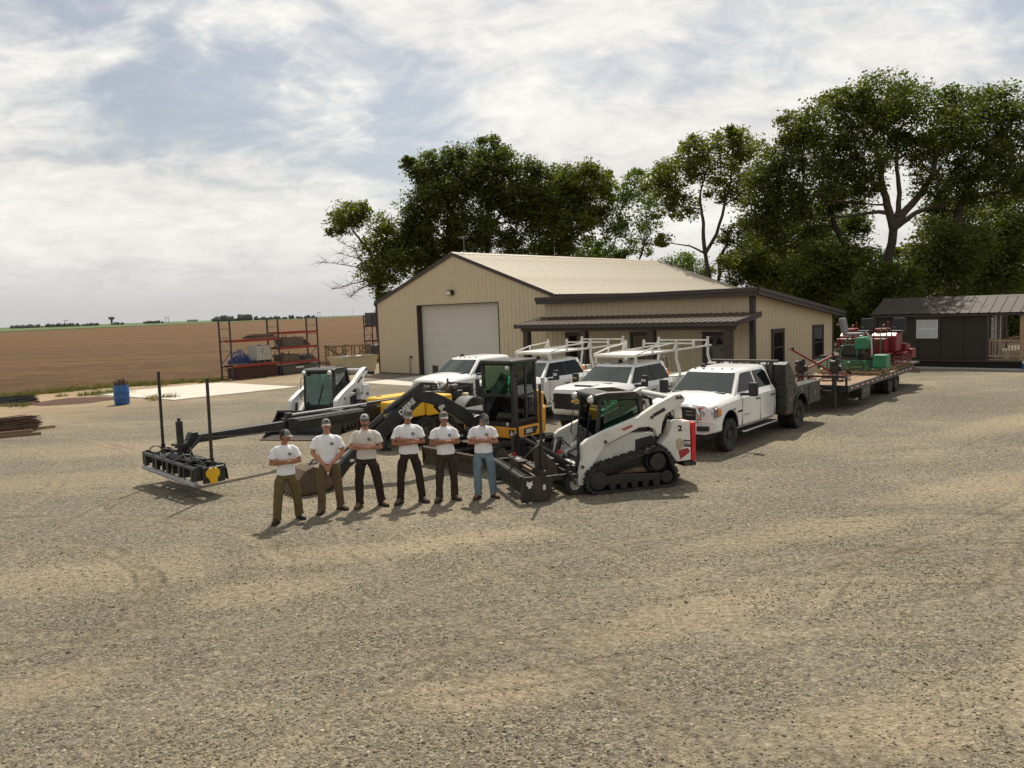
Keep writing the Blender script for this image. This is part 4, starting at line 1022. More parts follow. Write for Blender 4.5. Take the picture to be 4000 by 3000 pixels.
        for s in (1, -1):
            sb = ob('side_box', G().prism([(-3.16, .50), (-3.16, 1.40), (-5.75, 1.40), (-5.75, .52), (rx - .52, .52), (rx - .42, .84), (rx, .98), (rx + .42, .84), (rx + .52, .50)], 'y', s * .84 - .21, s * .84 + .21), m_whitew, T, bev=.02)
            for (xa, xb, za, zb) in ((-3.22, -3.74, .56, 1.34), (-3.80, -4.90, 1.02, 1.34), (-4.96, -5.70, .60, 1.34)):
                dp = ob('box_door', G().box(xb, xa, s * 1.058 - .012, s * 1.058 + .012, za, zb), m_whitew, sb, bev=.008)
                ob('latch', G().box((xa + xb) / 2 - .04, (xa + xb) / 2 + .04, s * 1.078 - .01, s * 1.078 + .01, (za + zb) / 2 - .05, (za + zb) / 2 + .05), m_steel, dp)
            ob('box_lid', G().box(-5.75, -3.16, s * .84 - .215, s * .84 + .215, 1.405, 1.435), pm('tread_plate', (.62, .60, .53), .4, .2, var=.12, scale=40, bump=.5, bscale=50), T, bev=.008)
        ob('bed_floor', G().box(-5.75, -3.16, -.63, .63, .72, .78), m_dsteel, T)
        ob('bulkhead', G().box(-3.20, -3.14, -.63, .63, .78, 1.45), m_whitew, T)
        ob('tailgate', G().box(-5.78, -5.72, -.63, .63, .76, 1.28), m_whitew, T)
        ob('rear_bumper', G().box(-6.0, -5.78, -1.0, 1.0, .48, .66), m_black, T, bev=.02)
        # ladder rack with solid cab shield
        rk = ob('rack_cab_panel', G().box(-2.95, -1.20, -.70, .70, 2.20, 2.225), m_whitew, T)
        for s in (1, -1):
            g = G().bar((-1.15, s * .75, 2.19), (-5.75, s * .98, 2.26), .05, .05)
            ob('rack_side_rail', g, m_whitew, T)
            ob('rack_guard_rail', G().bar((-1.16, s * .75, 2.225), (-2.05, s * .80, 2.38), .035, .035).bar((-2.05, s * .80, 2.38), (-3.28, s * .85, 2.46), .035, .035).bar((-2.05, s * .80, 2.22), (-2.05, s * .80, 2.37), .05, .05), m_whitew, T)
            for xp, zt in ((-3.36, 2.55), (-5.62, 2.55)):
                ob('rack_post', G().tube([(xp, s * 1.03, 1.43), (xp, s * 1.02, 1.62), (xp + .02, s * .93, 1.95), (xp + .02, s * .93, 2.2), (xp + .02, s * .935, zt)], .045, 8), m_whitew, T, smooth=50)
                ob('post_gusset', G().prism([(xp - .04, 2.24), (xp + .26, 2.24), (xp + .05, zt - .06), (xp - .04, zt - .06)], 'y', s * .935 - .012, s * .935 + .012), m_whitew, T)
            ob('rack_stub', G().box(-4.58, -4.50, s * .93 - .03, s * .93 + .03, 2.22, 2.50), m_whitew, T)
        for xp, zz in ((-3.34, 2.22), (-4.54, 2.38), (-5.60, 2.44)):
            ob('rack_crossbar', G().bar((xp, -.93, zz), (xp, .93, zz), .045, .045), m_whitew, T)
        ob('rack_front_bar', G().box(-1.20, -1.12, -.76, .76, 2.14, 2.20), m_whitew, T)
        for s in (1, -1):
            ob('rack_foot', G().box(-1.24, -1.16, s * .70 - .03, s * .70 + .03, 1.94, 2.14), m_whitew, T)
        g = G().tube([(-3.55, .20, .80), (-3.75, .22, 1.95), (-3.95, .22, 2.0), (-4.0, .28, 1.5), (-3.8, .35, 1.30)], .02, 6)
        ob('tool_handle', g, m_plast, T)
        ob('mast_light', G().box(-3.30, -3.22, .60, .68, 1.44, 1.60), m_amber, T)
    else:
        # black steel work bed: skirted sides, headache rack, slanted tool box
        m_bed = pm('black_bed_paint', (.020, .021, .017), .42, var=.2, dirt=(.055, .05, .04), dscale=3, damt=.4)
        ob('bed_deck', G().box(-6.05, -3.18, -1.14, 1.14, .98, 1.06), m_bed, T)
        for s in (1, -1):
            sd = ob('bed_side', G().prism([(-3.18, .52), (-3.18, 1.36), (-4.02, 1.36), (-4.10, 1.24), (-6.05, 1.24), (-6.05, .62), (rx - .62, .62), (rx - .56, .80), (rx - .40, .96), (rx, 1.02), (rx + .40, .96), (rx + .56, .80), (rx + .62, .50)], 'y', s * 1.0 - .20, s * 1.0 + .20), m_bed, T, bev=.012)
            for (xa, xb, za, zb) in ((-3.24, -3.72, .56, 1.30), (-5.02, -5.98, .68, 1.18), (-3.86, -4.92, 1.06, 1.20)):
                dp = ob('box_door', G().box(xb, xa, s * 1.205 - .01, s * 1.205 + .01, za, zb), m_bed, sd, bev=.006)
                ob('latch', G().box((xa + xb) / 2 - .03, (xa + xb) / 2 + .03, s * 1.22 - .008, s * 1.22 + .008, (za + zb) / 2 - .05, (za + zb) / 2 + .05), m_steel, dp)
            ob('fender_lip', G().tube([(rx + .58 * math.cos(a), s * 1.20, wr + .02 + .60 * math.sin(a)) for a in [math.pi * i / 14 for i in range(15)]], .035, 6), m_bed, T, smooth=60)
            bx_ = ob('tool_box', G().prism([(-3.22, 1.365), (-3.22, 1.92), (-3.48, 1.98), (-3.98, 1.50), (-3.98, 1.365)], 'y', s * .80 - .38, s * .80 + .38), m_bed, T, bev=.012)
            ob('latch', G().bar((-3.74, s * .80 - .06, 1.72), (-3.74, s * .80 + .06, 1.72), .06, .04, (.66, 0, .75)), m_steel, bx_)
            ob('headache_post', G().box(-3.24, -3.14, s * .78 - .05, s * .78 + .05, 1.07, 1.98), m_bed, T)
            ob('clearance_lamp', G().box(-3.24, -3.20, s * 1.21 - .012, s * 1.21 + .012, .58, .62), m_rlens, T)
        ob('headache_bar', G().box(-3.25, -3.13, -.98, .98, 1.98, 2.05), m_bed, T, bev=.01)
        for i in range(7):
            yy = -.66 + i * .22
            ob('headache_slat', G().box(-3.215, -3.175, yy - .02, yy + .02, 1.07, 1.979), m_bed, T)
        ob('rear_skirt', G().box(-6.10, -6.05, -1.18, 1.18, .70, 1.06), m_bed, T)
        ob('hitch', G().bar((-5.3, 0, .52), (-6.25, 0, .52), .1, .1), m_black, T)
    return T
truck('white pickup with gold front emblem and ladder rack, hood seen through excavator cab', 0.02, 25.95, 231, 'chevy', 'service')
truck('white pickup with gold front emblem and ladder rack, behind the nearer white loader', 2.42, 22.9, 230.5, 'chevy', 'service')
truck('white pickup with lettered black grille parked before the garage door', -2.48, 28.95, 230.3, 'ram', 'box')
truck('white crew cab truck with black toolbox bed hitched to trailer', 4.62, 19.85, 230.5, 'ram', 'flat')
# ================================================================ compact track loaders
def hull_circles(cs, step=8):
    pts = []
    for cx_, cz_, r in cs:
        pts += [(cx_ + r * math.cos(rad(a)), cz_ + r * math.sin(rad(a))) for a in range(0, 360, step)]
    pts = sorted(set((round(a, 5), round(b, 5)) for a, b in pts))
    def half(ps):
        h = []
        for p in ps:
            while len(h) > 1 and (h[-1][0] - h[-2][0]) * (p[1] - h[-2][1]) - (h[-1][1] - h[-2][1]) * (p[0] - h[-2][0]) <= 1e-9: h.pop()
            h.append(p)
        return h
    a, b = half(pts), half(pts[::-1])
    return a[:-1] + b[:-1]
def resample(loop, d):
    out = []; k = len(loop); acc = 0
    P = [Vector((a, 0, b)) for a, b in loop]
    L = sum((P[(i + 1) % k] - P[i]).length for i in range(k)); n = round(L / d); st = L / n
    i, pos = 0, 0.
    for j in range(n):
        t = j * st
        while True:
            seg = (P[(i + 1) % k] - P[i % k]).length
            if pos + seg >= t - 1e-9: break
            pos += seg; i += 1
        d_ = (P[(i + 1) % k] - P[i % k]).normalized()
        out.append((P[i % k] + d_ * (t - pos), d_))
    return out
def crawler(par, cs, y0, y1, mat, lug_h=.03, pitch=.085, th=.05, steel=False):
    """endless track round the circles cs (outer radius), between y0 and y1"""
    outer = hull_circles(cs); inner = hull_circles([(a, b, r - th) for a, b, r in cs])
    # pair the loops by resampling both to the same count
    n = 96
    def rs(loop):
        L = sum(math.dist(loop[i], loop[(i + 1) % len(loop)]) for i in range(len(loop)))
        r = resample(loop, L / n); return [(p.x, p.z) for p, d in r][:n]
    o = rs(outer); i_ = []
    cxm = sum(a for a, b in o) / n; czm = sum(b for a, b in o) / n
    for p, d in [(Vector((a, 0, b)), None) for a, b in o]:
        q = min(inner + [((inner[j][0] + inner[(j + 1) % len(inner)][0]) / 2, (inner[j][1] + inner[(j + 1) % len(inner)][1]) / 2) for j in range(len(inner))], key=lambda c: math.dist(c, (p.x, p.z)))
        i_.append(None)
    pts = [Vector((a, 0, b)) for a, b in o]
    g = G(); rings = []
    for j in range(n):
        t = (pts[(j + 1) % n] - pts[j - 1]).normalized(); nr = Vector((t.z, 0, -t.x))
        a = pts[j]; b = pts[j] - nr * th
        rings.append([(a.x, y0, a.z), (a.x, y1, a.z), (b.x, y1, b.z), (b.x, y0, b.z)])
    g.loft(rings, closed=True)
    for k, (p, d) in enumerate(resample(outer, pitch)):
        nr = Vector((d.z, 0, -d.x)); w = pitch * (.30 if steel else .28)
        halves = ((y0, y1),) if steel else ((y0, (y0 + y1) / 2 - .01), ((y0 + y1) / 2 + .01, y1))
        for hi, (ya, yb) in enumerate(halves):
            sh = 0 if steel else (pitch * .5 if (k + hi) % 2 else 0)
            q = p + d * (sh * .6)
            c = [q - d * w - nr * .008, q + d * w - nr * .008, q + d * w * .7 + nr * lug_h, q - d * w * .7 + nr * lug_h]
            sk = 0 if steel else (pitch * .45) * (1 if hi else -1)
            v = [(a.x, ya, a.z) for a in c] + [(a.x + d.x * sk, yb, a.z + d.z * sk) for a in c]
            g.add(v, [(3, 2, 1, 0), (4, 5, 6, 7), (0, 1, 5, 4), (1, 2, 6, 5), (2, 3, 7, 6), (3, 0, 4, 7)])
    return ob('track', g, mat, par)
m_mud = pm('dried_mud', (.11, .08, .045), .95, var=.3, scale=12, bump=.6, bscale=25)
def mesh_guard(par, pts_xz, y, step=.055):
    """wire guard behind a side window, clipped to the polygon"""
    g = G(); n = len(pts_xz)
    def spans(axis, v):
        xs = []
        for i in range(n):
            a, b = pts_xz[i], pts_xz[(i + 1) % n]
            if (a[axis] - v) * (b[axis] - v) < 0:
                t = (v - a[axis]) / (b[axis] - a[axis]); xs.append(a[1 - axis] + t * (b[1 - axis] - a[1 - axis]))
        return sorted(xs)
    for ax in (0, 1):
        lo, hi = min(p[ax] for p in pts_xz), max(p[ax] for p in pts_xz); v = lo + step / 2
        while v < hi:
            xs = spans(ax, v)
            for a, b in zip(xs[::2], xs[1::2]):
                g.bar((v, y, a) if ax == 0 else (a, y, v), (v, y, b) if ax == 0 else (b, y, v), .007, .007)
            v += step
    return ob('window_guard', g, m_plast, par, kind='stuff')
def bobcat_logo(par, M, s, mat):
    """small cat-head mark"""
    g = G().prism([(-.5, .62), (-.36, .30), (-.55, .05), (-.30, -.15), (-.22, -.45), (0, -.6), (.22, -.45), (.30, -.15), (.55, .05), (.36, .30), (.5, .62), (.16, .40), (-.16, .40)], 'z', 0, .02)
    g.v = [tuple(M @ Vector((a * s, b * s, c * .1))) for a, b, c in g.v]
    return ob('emblem', g, mat, par)
def loader(label, x, y, head, k, worn=True, number='770', old=True):
    T = thing('track_loader', label, 'loader', (x, y, 0), rad(head), None, k)
    body = m_whitew if worn else m_white
    for s in (1, -1):
        ya, yb = (.60, .98) if s > 0 else (-.98, -.60)
        tr = crawler(T, [(.80, .275, .275), (-.72, .21, .21), (-.50, .545, .28)], ya, yb, m_rubber)
        ob('track_backing', G().prism(hull_circles([(.80, .275, .20), (-.72, .21, .14), (-.50, .545, .20)]), 'y', min(s * .62, s * .70), max(s * .62, s * .70)), m_black, tr)
        sp = ob('sprocket', G().cyl((-.50, s * .66, .545), (-.50, s * .93, .545), .17, n=20).cyl((-.50, s * .70, .545), (-.50, s * .80, .545), .215, n=20), m_black, tr)
        ob('idler', G().cyl((.80, s * .66, .275), (.80, s * .92, .275), .19, n=20), m_black, tr)
        ob('idler', G().cyl((-.70, s * .66, .215), (-.70, s * .92, .215), .13, n=16), m_black, tr)
        for i in range(5):
            ob('roller', G().cyl((.50 - i * .24, s * .66, .13), (.50 - i * .24, s * .93, .13), .075, n=14), m_black, tr)
        ob('track_frame', G().prism([(.74, .15), (.74, .32), (.35, .36), (-.62, .30), (-.72, .20), (-.55, .16)], 'y', min(s * .68, s * .90), max(s * .68, s * .90)), m_black, T, bev=.015)
        ob('mud_cake', G().prism([(.34, .362), (.22, .40), (.05, .44), (-.10, .46), (-.22, .44), (-.28, .34)], 'y', min(s * .66, s * .87), max(s * .66, s * .87)), m_mud, T, bev=.03)
        # side of the chassis
        y0_, y1_ = (.50, .66) if s > 0 else (-.66, -.50)
        ob('side_plate', G().prism([(.86, .34), (.96, .62), (.62, .86), (-.02, 1.12), (-.55, 1.10), (-.62, .60), (.2, .50), (.70, .34)], 'y', y0_, y1_), body, T, bev=.015)
        ob('side_vent', G().prism([(-.13, .78), (-.13, .98), (-.50, 1.04), (-.58, .98), (-.58, .80), (-.50, .74)], 'y', min(s * .655, s * .667), max(s * .655, s * .667)), m_plast, T)
        # lift arm
        a0, a1 = (.70, .84) if s > 0 else (-.84, -.70)
        ar = ob('lift_arm', G().prism([(1.00, 1.08), (.60, 1.24), (-.13, 1.47), (-.57, 1.71), (-.95, 1.87), (-1.08, 1.88), (-1.19, 1.78), (-1.16, 1.70), (-.98, 1.60), (-.74, 1.47), (-.66, 1.30), (-.62, 1.04), (-.55, 1.03), (-.50, 1.18), (-.36, 1.25), (-.15, 1.25), (.60, .96), (.86, .60), (.98, .40), (1.10, .18), (1.20, .20), (1.19, .34), (1.10, .70), (1.10, 1.0)], 'y', a0, a1), body, T, bev=.02)
        ob('tower', G().prism([(-.98, 1.62), (-1.16, 1.74), (-1.20, 1.36), (-1.04, 1.34)], 'y', min(s * .60, s * .68), max(s * .60, s * .68)), body, T, bev=.015)
        for (px, pz) in ((-1.08, 1.80), (-.60, 1.06), (-.42, 1.44), (.60, 1.02), (1.10, .56), (-1.0, 1.80)):
            ob('pivot_pin', G().cyl((px, s * .80, pz), (px, s * .858, pz), .035, n=12), m_dsteel, ar)
        ob('arm_cylinder', G().cyl((-.55, s * .60, .95), (-.95, s * .60, 1.60), .05, n=12).cyl((-.30, s * .60, .55), (-.60, s * .60, 1.02), .032, n=10), m_black, T)
        ob('tilt_cylinder', G().cyl((1.02, s * .58, .95), (1.12, s * .58, .55), .045, n=12).cyl((1.12, s * .58, .55), (1.16, s * .58, .30), .026, n=10), m_black, T)
        ob('arm_decal', G().prism([(-.70, 1.62), (-.44, 1.50), (-.47, 1.44), (-.74, 1.56)], 'y', min(s * .841, s * .846), max(s * .841, s * .846)), m_plast, ar)
        if old and s > 0: ob('arm_decal', G().prism([(.02, 1.325), (.26, 1.255), (.20, 1.215), (.10, 1.245), (.0, 1.28)], 'y', .841, .846), pm('faded_red', (.42, .10, .07), .6, var=.5, scale=25), ar)
        # tail
        t0, t1 = (.52, .82) if s > 0 else (-.82, -.52)
        tl = ob('tail_plate', G().prism([(-.92, 1.32), (-1.30, 1.30), (-1.32, .48), (-.98, .47), (-.84, .66), (-.64, .86), (-.80, 1.02)], 'y', t0, t1), body, T, bev=.03)
        if s > 0:
            Mx = frame((-1.06, .823, 1.16), (-1, 0, 0), (0, 0, 1))
            if old:
                text_on('tail_number', '2', .16, m_plast, tl, Mx, .002, 1.2, .008)
                ob('tail_decal', G().prism([(-1.14, .92), (-1.30, .90), (-1.30, .76), (-1.14, .78)], 'y', .821, .824), m_plast, tl)
                text_on('tail_lettering', number, .10, m_vinyl, tl, frame((-1.22, .8255, .84), (-1, 0, 0), (0, 0, 1)), .001, 1.0, .003)
                ob('tail_decal', G().prism([(-1.02, .70), (-1.12, .73), (-1.24, .74), (-1.28, .66), (-1.20, .60), (-1.06, .52)], 'y', .821, .8235), pm('dull_red_decal', (.35, .03, .03), .5), tl)
                ob('tail_decal', G().prism([(-.96, .93), (-1.06, .97), (-1.13, .90), (-1.12, .76), (-1.02, .70), (-.97, .78)], 'y', .821, .8228), pm('worn_patch', (.42, .36, .22), .7, var=.4, scale=20), tl)
            else:
                text_on('tail_number', 'T66', .13, m_plast, tl, frame((-1.08, .823, .98), (-1, 0, 0), (0, 0, 1)), .002, 1.0, .006)
            ob('fuel_cap', G().cyl((-1.20, .815, 1.16), (-1.20, .84, 1.16), .035, n=12), m_vinyl, tl)
    ob('chassis', G().prism([(.92, .30), (.92, .62), (.2, .9), (-.9, 1.25), (-1.28, 1.25), (-1.28, .42), (.4, .28)], 'y', -.52, .52), m_black, T, bev=.02)
    ob('rear_door', G().box(-1.42, -1.325, -.83 if old else -.6, .835 if old else .6, .46, 1.27), m_redb if old else m_plast, T, bev=.02)
    ob('rear_bumper', G().box(-1.44, -1.15, -.80, .80, .36, .45), m_black, T, bev=.01)
    ob('engine_cover', G().prism([(-.45, 1.20), (-.50, 1.42), (-1.22, 1.40), (-1.28, 1.25)], 'y', -.50, .50), m_plast, T, bev=.03)
    ob('cross_tube', G().cyl((-.98, -.72, 1.78), (-.98, .72, 1.78), .055, n=14), body, T)
    g = G()
    for i in range(3):
        g.tube([(-.60, -.45 + i * .05, 1.45), (-.80, -.45 + i * .06, 1.70 + i * .03), (-1.0, -.42 + i * .05, 1.66), (-1.05, -.40, 1.40)], .022, 6)
        g.tube([(-.78, .50 + i * .04, 1.30), (-.92, .52 + i * .04, 1.52 + i * .03), (-1.02, .52 + i * .03, 1.35), (-.95, .50, 1.15)], .02, 6)
    ob('hoses', g, m_rubber, T, smooth=60)
    # cab: posts, roof, glass
    yc = .50
    cb = ob('cab_frame', G(), m_black, T)
    g = G()
    for s in (1, -1):
        yy = s * yc
        g.bar((.66, yy * .98, .72), (.55, yy, 1.86), .075, .075)
        g.bar((-.28, yy, 1.86), (-.42, yy, 1.15), .11, .09)
        g.bar((.26, yy, 1.84), (.40, yy, 1.05), .06, .06) if False else None
        g.prism([(.68, .70), (.62, 1.17), (.54, 1.17), (-.34, 1.50), (-.42, 1.30), (-.40, 1.02), (.40, .70)], 'y', min(yy - .03, yy + .03), max(yy - .03, yy + .03))
        g.prism([(.56, 1.76), (.52, 1.90), (-.26, 1.90), (-.32, 1.78), (-.20, 1.80), (.48, 1.80)], 'y', min(yy - .035, yy + .035), max(yy - .035, yy + .035))
    g.bar((.66, -.48, .78), (.66, .48, .78), .06, .12).bar((.56, -.48, 1.84), (.56, .48, 1.84), .06, .10)
    g.bar((.62, .33, .75), (.56, .33, 1.8), .03, .03)
    me = mesh_of(g, 'cab_frame'); me.materials.append(m_black); cb.data = me
    b = cb.modifiers.new('bevel', 'BEVEL'); b.width = .012; b.segments = 2; b.limit_method = 'ANGLE'
    rf = ob('cab_roof', G().prism([(.70, 1.86), (.68, 1.93), (.45, 1.965), (-.20, 1.955), (-.34, 1.88)], 'y', -.55, .55), m_black, T, bev=.025)
    ob('roof_glass', G().prism([(.30, 1.967), (-.08, 1.963), (-.08, 1.972), (.30, 1.976)], 'y', -.34, .34), m_dglass, rf)
    for s in (1, -1):
        ob('work_light', G().lathe([(.075, 0), (.085, .03), (.05, .09)], (.70, s * .44, 1.83), 'x', 14), m_lens, rf, smooth=50)
        win = [(.50, 1.22), (.46, 1.78), (-.22, 1.78), (-.30, 1.52)]
        ob('side_glass', G().prism(win, 'y', s * yc - .006, s * yc + .006), m_cglass, T)
        mesh_guard(T, win, s * (yc - .035))
    ob('front_glass', G().hexa([(.675, -.45, .84), (.683, -.45, .84), (.683, .45, .84), (.675, .45, .84), (.57, -.46, 1.80), (.578, -.46, 1.80), (.578, .46, 1.80), (.57, .46, 1.80)]), m_cglass, T)
    ob('rear_glass', G().box(-.36, -.35, -.42, .42, 1.45, 1.80), m_cglass, T)
    ob('rear_frame', G().box(-.40, -.36, -.48, -.42, 1.2, 1.86).box(-.40, -.36, .42, .48, 1.2, 1.86).box(-.40, -.36, -.42, .42, 1.2, 1.45), m_black, T)
    ob('wiper', G().bar((.70, -.02, .86), (.63, .14, 1.45), .02, .02), m_plast, T)
    se = ob('seat', G().prism([(.15, .98), (.15, 1.10), (-.22, 1.12), (-.30, 1.55), (-.38, 1.55), (-.34, .98)], 'y', -.24, .24), m_plast, T, bev=.05)
    for s in (1, -1):
        ob('joystick', G().tube([(.32, s * .32, .95), (.34, s * .32, 1.22)], .02, 8).ell((.34, s * .32, 1.25), (.035, .035, .06), 8, 6), m_plast, T)
    ob('quick_coupler', G().box(1.14, 1.24, -.62, .62, .12, .56).box(1.10, 1.16, -.66, .66, .10, .18), m_black, T, bev=.01)
    ob('front_step', G().box(.86, 1.02, -.46, .46, .42, .50), body, T, bev=.01)
    ob('door_grab', G().tube([(.76, -.52, 1.0), (.80, -.56, 1.05), (.70, -.57, 1.65), (.64, -.53, 1.70)], .012, 6), m_black, T)
    return T
L1 = loader('white track loader with red rear door carrying black grader attachment', 2.15, 16.34, 196.5, 1.0)
L2 = loader('white track loader with wide bucket standing behind the long black boom', -6.05, 25.75, 255, 1.03, False, 'T66', False)
bkt = ob('bucket', G().prism([(2.36, .0), (1.30, .04), (1.22, .30), (1.26, .68), (1.40, .76), (1.44, .70), (1.34, .60), (1.31, .34), (1.36, .10), (2.36, .035)], 'y', -.99, .99), m_black, L2)
for s in (1, -1):
    ob('bucket_side', G().prism([(2.34, .0), (1.32, .02), (1.24, .30), (1.28, .70), (1.42, .76), (1.60, .56), (2.32, .06)], 'y', min(s * .99, s * 1.03), max(s * .99, s * 1.03)), m_black, bkt)
ob('cutting_edge', G().box(2.362, 2.46, -1.03, 1.03, .0, .035), m_rust, bkt)

# ---------------------------------------------------------------- grader attachment on the nearer loader
gr = thing('grader_attachment', 'black grader attachment with two masts and rake teeth on the white loader', 'grader', (2.15, 16.34, 0), rad(196.5))
m_gb = pm('grader_black', (.022, .019, .017), .5, var=.3, dirt=(.09, .05, .03), dscale=3, damt=.5)
for s in (1, -1):
    pl = ob('side_plate', G().prism([(1.86, .02), (2.44, .02), (2.47, .10), (2.44, .48), (2.40, .52), (1.84, .50), (1.80, .44)], 'y', s * 1.05 - .015, s * 1.05 + .015), m_gb, gr, bev=.012)
    if s > 0:
        bobcat_logo(pl, frame((2.28, 1.066, .36), (-1, 0, 0), (0, 0, 1)), .13, m_vinyl)
        ob('decal', G().box(1.96, 2.01, 1.0665, 1.069, .24, .34), m_vinyl, pl)
ob('blade', G().prism([(2.02, .03), (2.09, .03), (2.06, .22), (2.10, .42), (2.06, .44), (2.0, .24)], 'y', -1.03, 1.03), m_gb, gr)
ob('cutting_edge', G().box(2.03, 2.075, -1.03, 1.03, .0, .03), m_steel, gr)
rb = ob('rake_beam', G().box(2.36, 2.42, -1.0, 1.0, .46, .52), m_gb, gr)
for i in range(22):
    yy = -.98 + i * .0925
    ob('rake_tooth', G().bar((2.44, yy, .50), (2.46, yy, .22), .02, .035).bar((2.30, yy, .53), (2.47, yy, .50), .022, .02), m_dsteel, gr)
ob('top_beam', G().box(1.92, 2.05, -1.03, 1.03, .46, .60), m_gb, gr, bev=.01)
ob('wood_strip', G().box(2.10, 2.16, -.75, -.12, .60, .63), m_wood, gr)
ob('wood_strip', G().box(2.12, 2.18, .12, .80, .58, .61), m_wood, gr)
for s in (1, -1):
    yy = s * .78
    tw = ob('mast_tower', G().prism([(1.84, .44), (2.06, .44), (2.06, 1.02), (1.98, 1.08), (1.88, 1.0)], 'y', yy - .06, yy + .06), m_gb, gr, bev=.01)
    ob('mast', G().bar((1.95, yy + .09, .50), (1.95, yy + .09, 2.26), .045, .045), m_black, tw)
    ob('lift_cylinder', G().cyl((1.88, yy - s * .12, .98), (1.46, yy - s * .20, .72), .05, n=12).cyl((1.46, yy - s * .20, .72), (1.22, yy - s * .24, .56), .025, n=10), m_black, gr)
    ob('tower_gusset', G().prism([(1.84, .46), (1.60, .46), (1.66, .70), (1.84, .86)], 'y', yy - .03, yy + .03), m_gb, gr)
ob('mast', G().cyl((1.955, -.69, 1.0), (1.955, -.69, 2.2), .014, n=8), m_steel, gr)
ob('valve_box', G().box(2.08, 2.26, -.30, .28, .535, .68), m_gb, gr, bev=.01)
text_on('valve_decal', '/////', .09, m_vinyl, gr, frame((2.17, 0, .682), (0, 1, 0), (-1, 0, 0)), .001, 1.0, .004)
ob('valve_handle', G().box(2.12, 2.16, -.36, -.30, .62, .74), m_redb, gr)
ob('draw_frame', G().prism([(1.22, .14), (1.22, -.14 + .3), (1.9, .6), (2.0, .6), (2.0, .5)], 'y', -.05, .05).bar((1.24, -.55, .34), (1.95, -.85, .40), .10, .10).bar((1.24, .55, .34), (1.95, .85, .40), .10, .10).bar((1.26, -.6, .34), (1.26, .6, .34), .10, .16).bar((1.60, -.74, .38), (1.60, .74, .38), .10, .08), m_gb, gr)
ob('control_valve', G().box(1.40, 1.62, -.22, .2, .42, .66).box(1.44, 1.58, .24, .42, .42, .58), m_black, gr, bev=.01)
g = G()
for i, (a, b) in enumerate((((1.60, -.1, .66), (1.95, -.6, .95)), ((1.60, 0, .66), (1.95, .55, .95)), ((1.45, .1, .66), (1.1, .2, .85)), ((1.45, -.1, .66), (1.1, -.2, .85)), ((1.55, .12, .60), (2.1, .1, .66)))):
    a, b = Vector(a), Vector(b); m_ = (a + b) / 2 + Vector((0, 0, .28))
    g.tube([a, a.lerp(m_, .6) + Vector((0, 0, .1)), m_, b.lerp(m_, .6), b], .016, 6)
ob('hoses', g, m_rubber, gr, smooth=60)
ob('red_coupler', G().cyl((1.35, .12, .70), (1.30, .14, .80), .03, n=10), m_redb, gr)
for s in (1, -1):
    w_ = wheel(gr, 1.24, s * .72, .215, .215, .15, s, pm('pale_rim', (.55, .54, .50), .5), False, .52, 'caster_wheel')
    ob('caster_fork', G().bar((1.24, s * .72 + .10, .215), (1.36, s * .72 + .08, .46), .05, .025, (0, 1, 0)).bar((1.24, s * .72 - .10, .215), (1.36, s * .72 - .08, .46), .05, .025, (0, 1, 0)).bar((1.36, s * .72 - .11, .46), (1.36, s * .72 + .11, .46), .07, .06).cyl((1.36, s * .72, .46), (1.36, s * .72, .60), .04), m_gb, gr)

# ================================================================ mini excavator
ex = thing('excavator', 'black and yellow mini excavator with enclosed cab marked 50G', 'excavator', (-.24, 19.36, 0), rad(221.5))
for s in (1, -1):
    tr = crawler(ex, [(.92, .285, .285), (-.92, .285, .285)], min(s * .60, s * .98), max(s * .60, s * .98), m_rubber, .025, .10, .05, True)
    ob('track_frame', G().prism([(.80, .16), (.80, .40), (-.80, .40), (-.80, .16)], 'y', min(s * .66, s * .90), max(s * .66, s * .90)), m_black, ex, bev=.02)
    for cx_ in (.90, -.90): ob('sprocket', G().cyl((cx_, s * .66, .29), (cx_, s * .93, .29), .20, n=18), m_dsteel, tr)
    for i in range(4): ob('roller', G().cyl((-.50 + i * .33, s * .66, .13), (-.50 + i * .33, s * .92, .13), .08, n=12), m_dsteel, tr)
ob('car_body', G().box(-.5, .5, -.62, .62, .26, .52).cyl((0, 0, .5), (0, 0, .64), .46, n=24), m_black, ex)
m_blade = pm('worn_blade', (.055, .036, .024), .7, .2, var=.35, scale=7, dirt=(.12, .075, .045), damt=.5)
bl = ob('blade', G().prism([(1.72, .02), (1.78, .02), (1.74, .22), (1.80, .44), (1.74, .46), (1.67, .24)], 'y', -1.0, 1.0), m_blade, ex)
for s in (1, -1):
    ob('blade_end', G().prism([(1.60, .02), (1.79, .02), (1.81, .46), (1.70, .46)], 'y', s * 1.0 - .012, s * 1.0 + .012), m_blade, bl)
    ob('blade_arm', G().bar((.4, s * .42, .36), (1.70, s * .46, .22), .09, .12), m_black, ex)
ob('blade_cylinder', G().cyl((.5, 0, .42), (1.68, 0, .36), .05, n=10), m_black, ex)
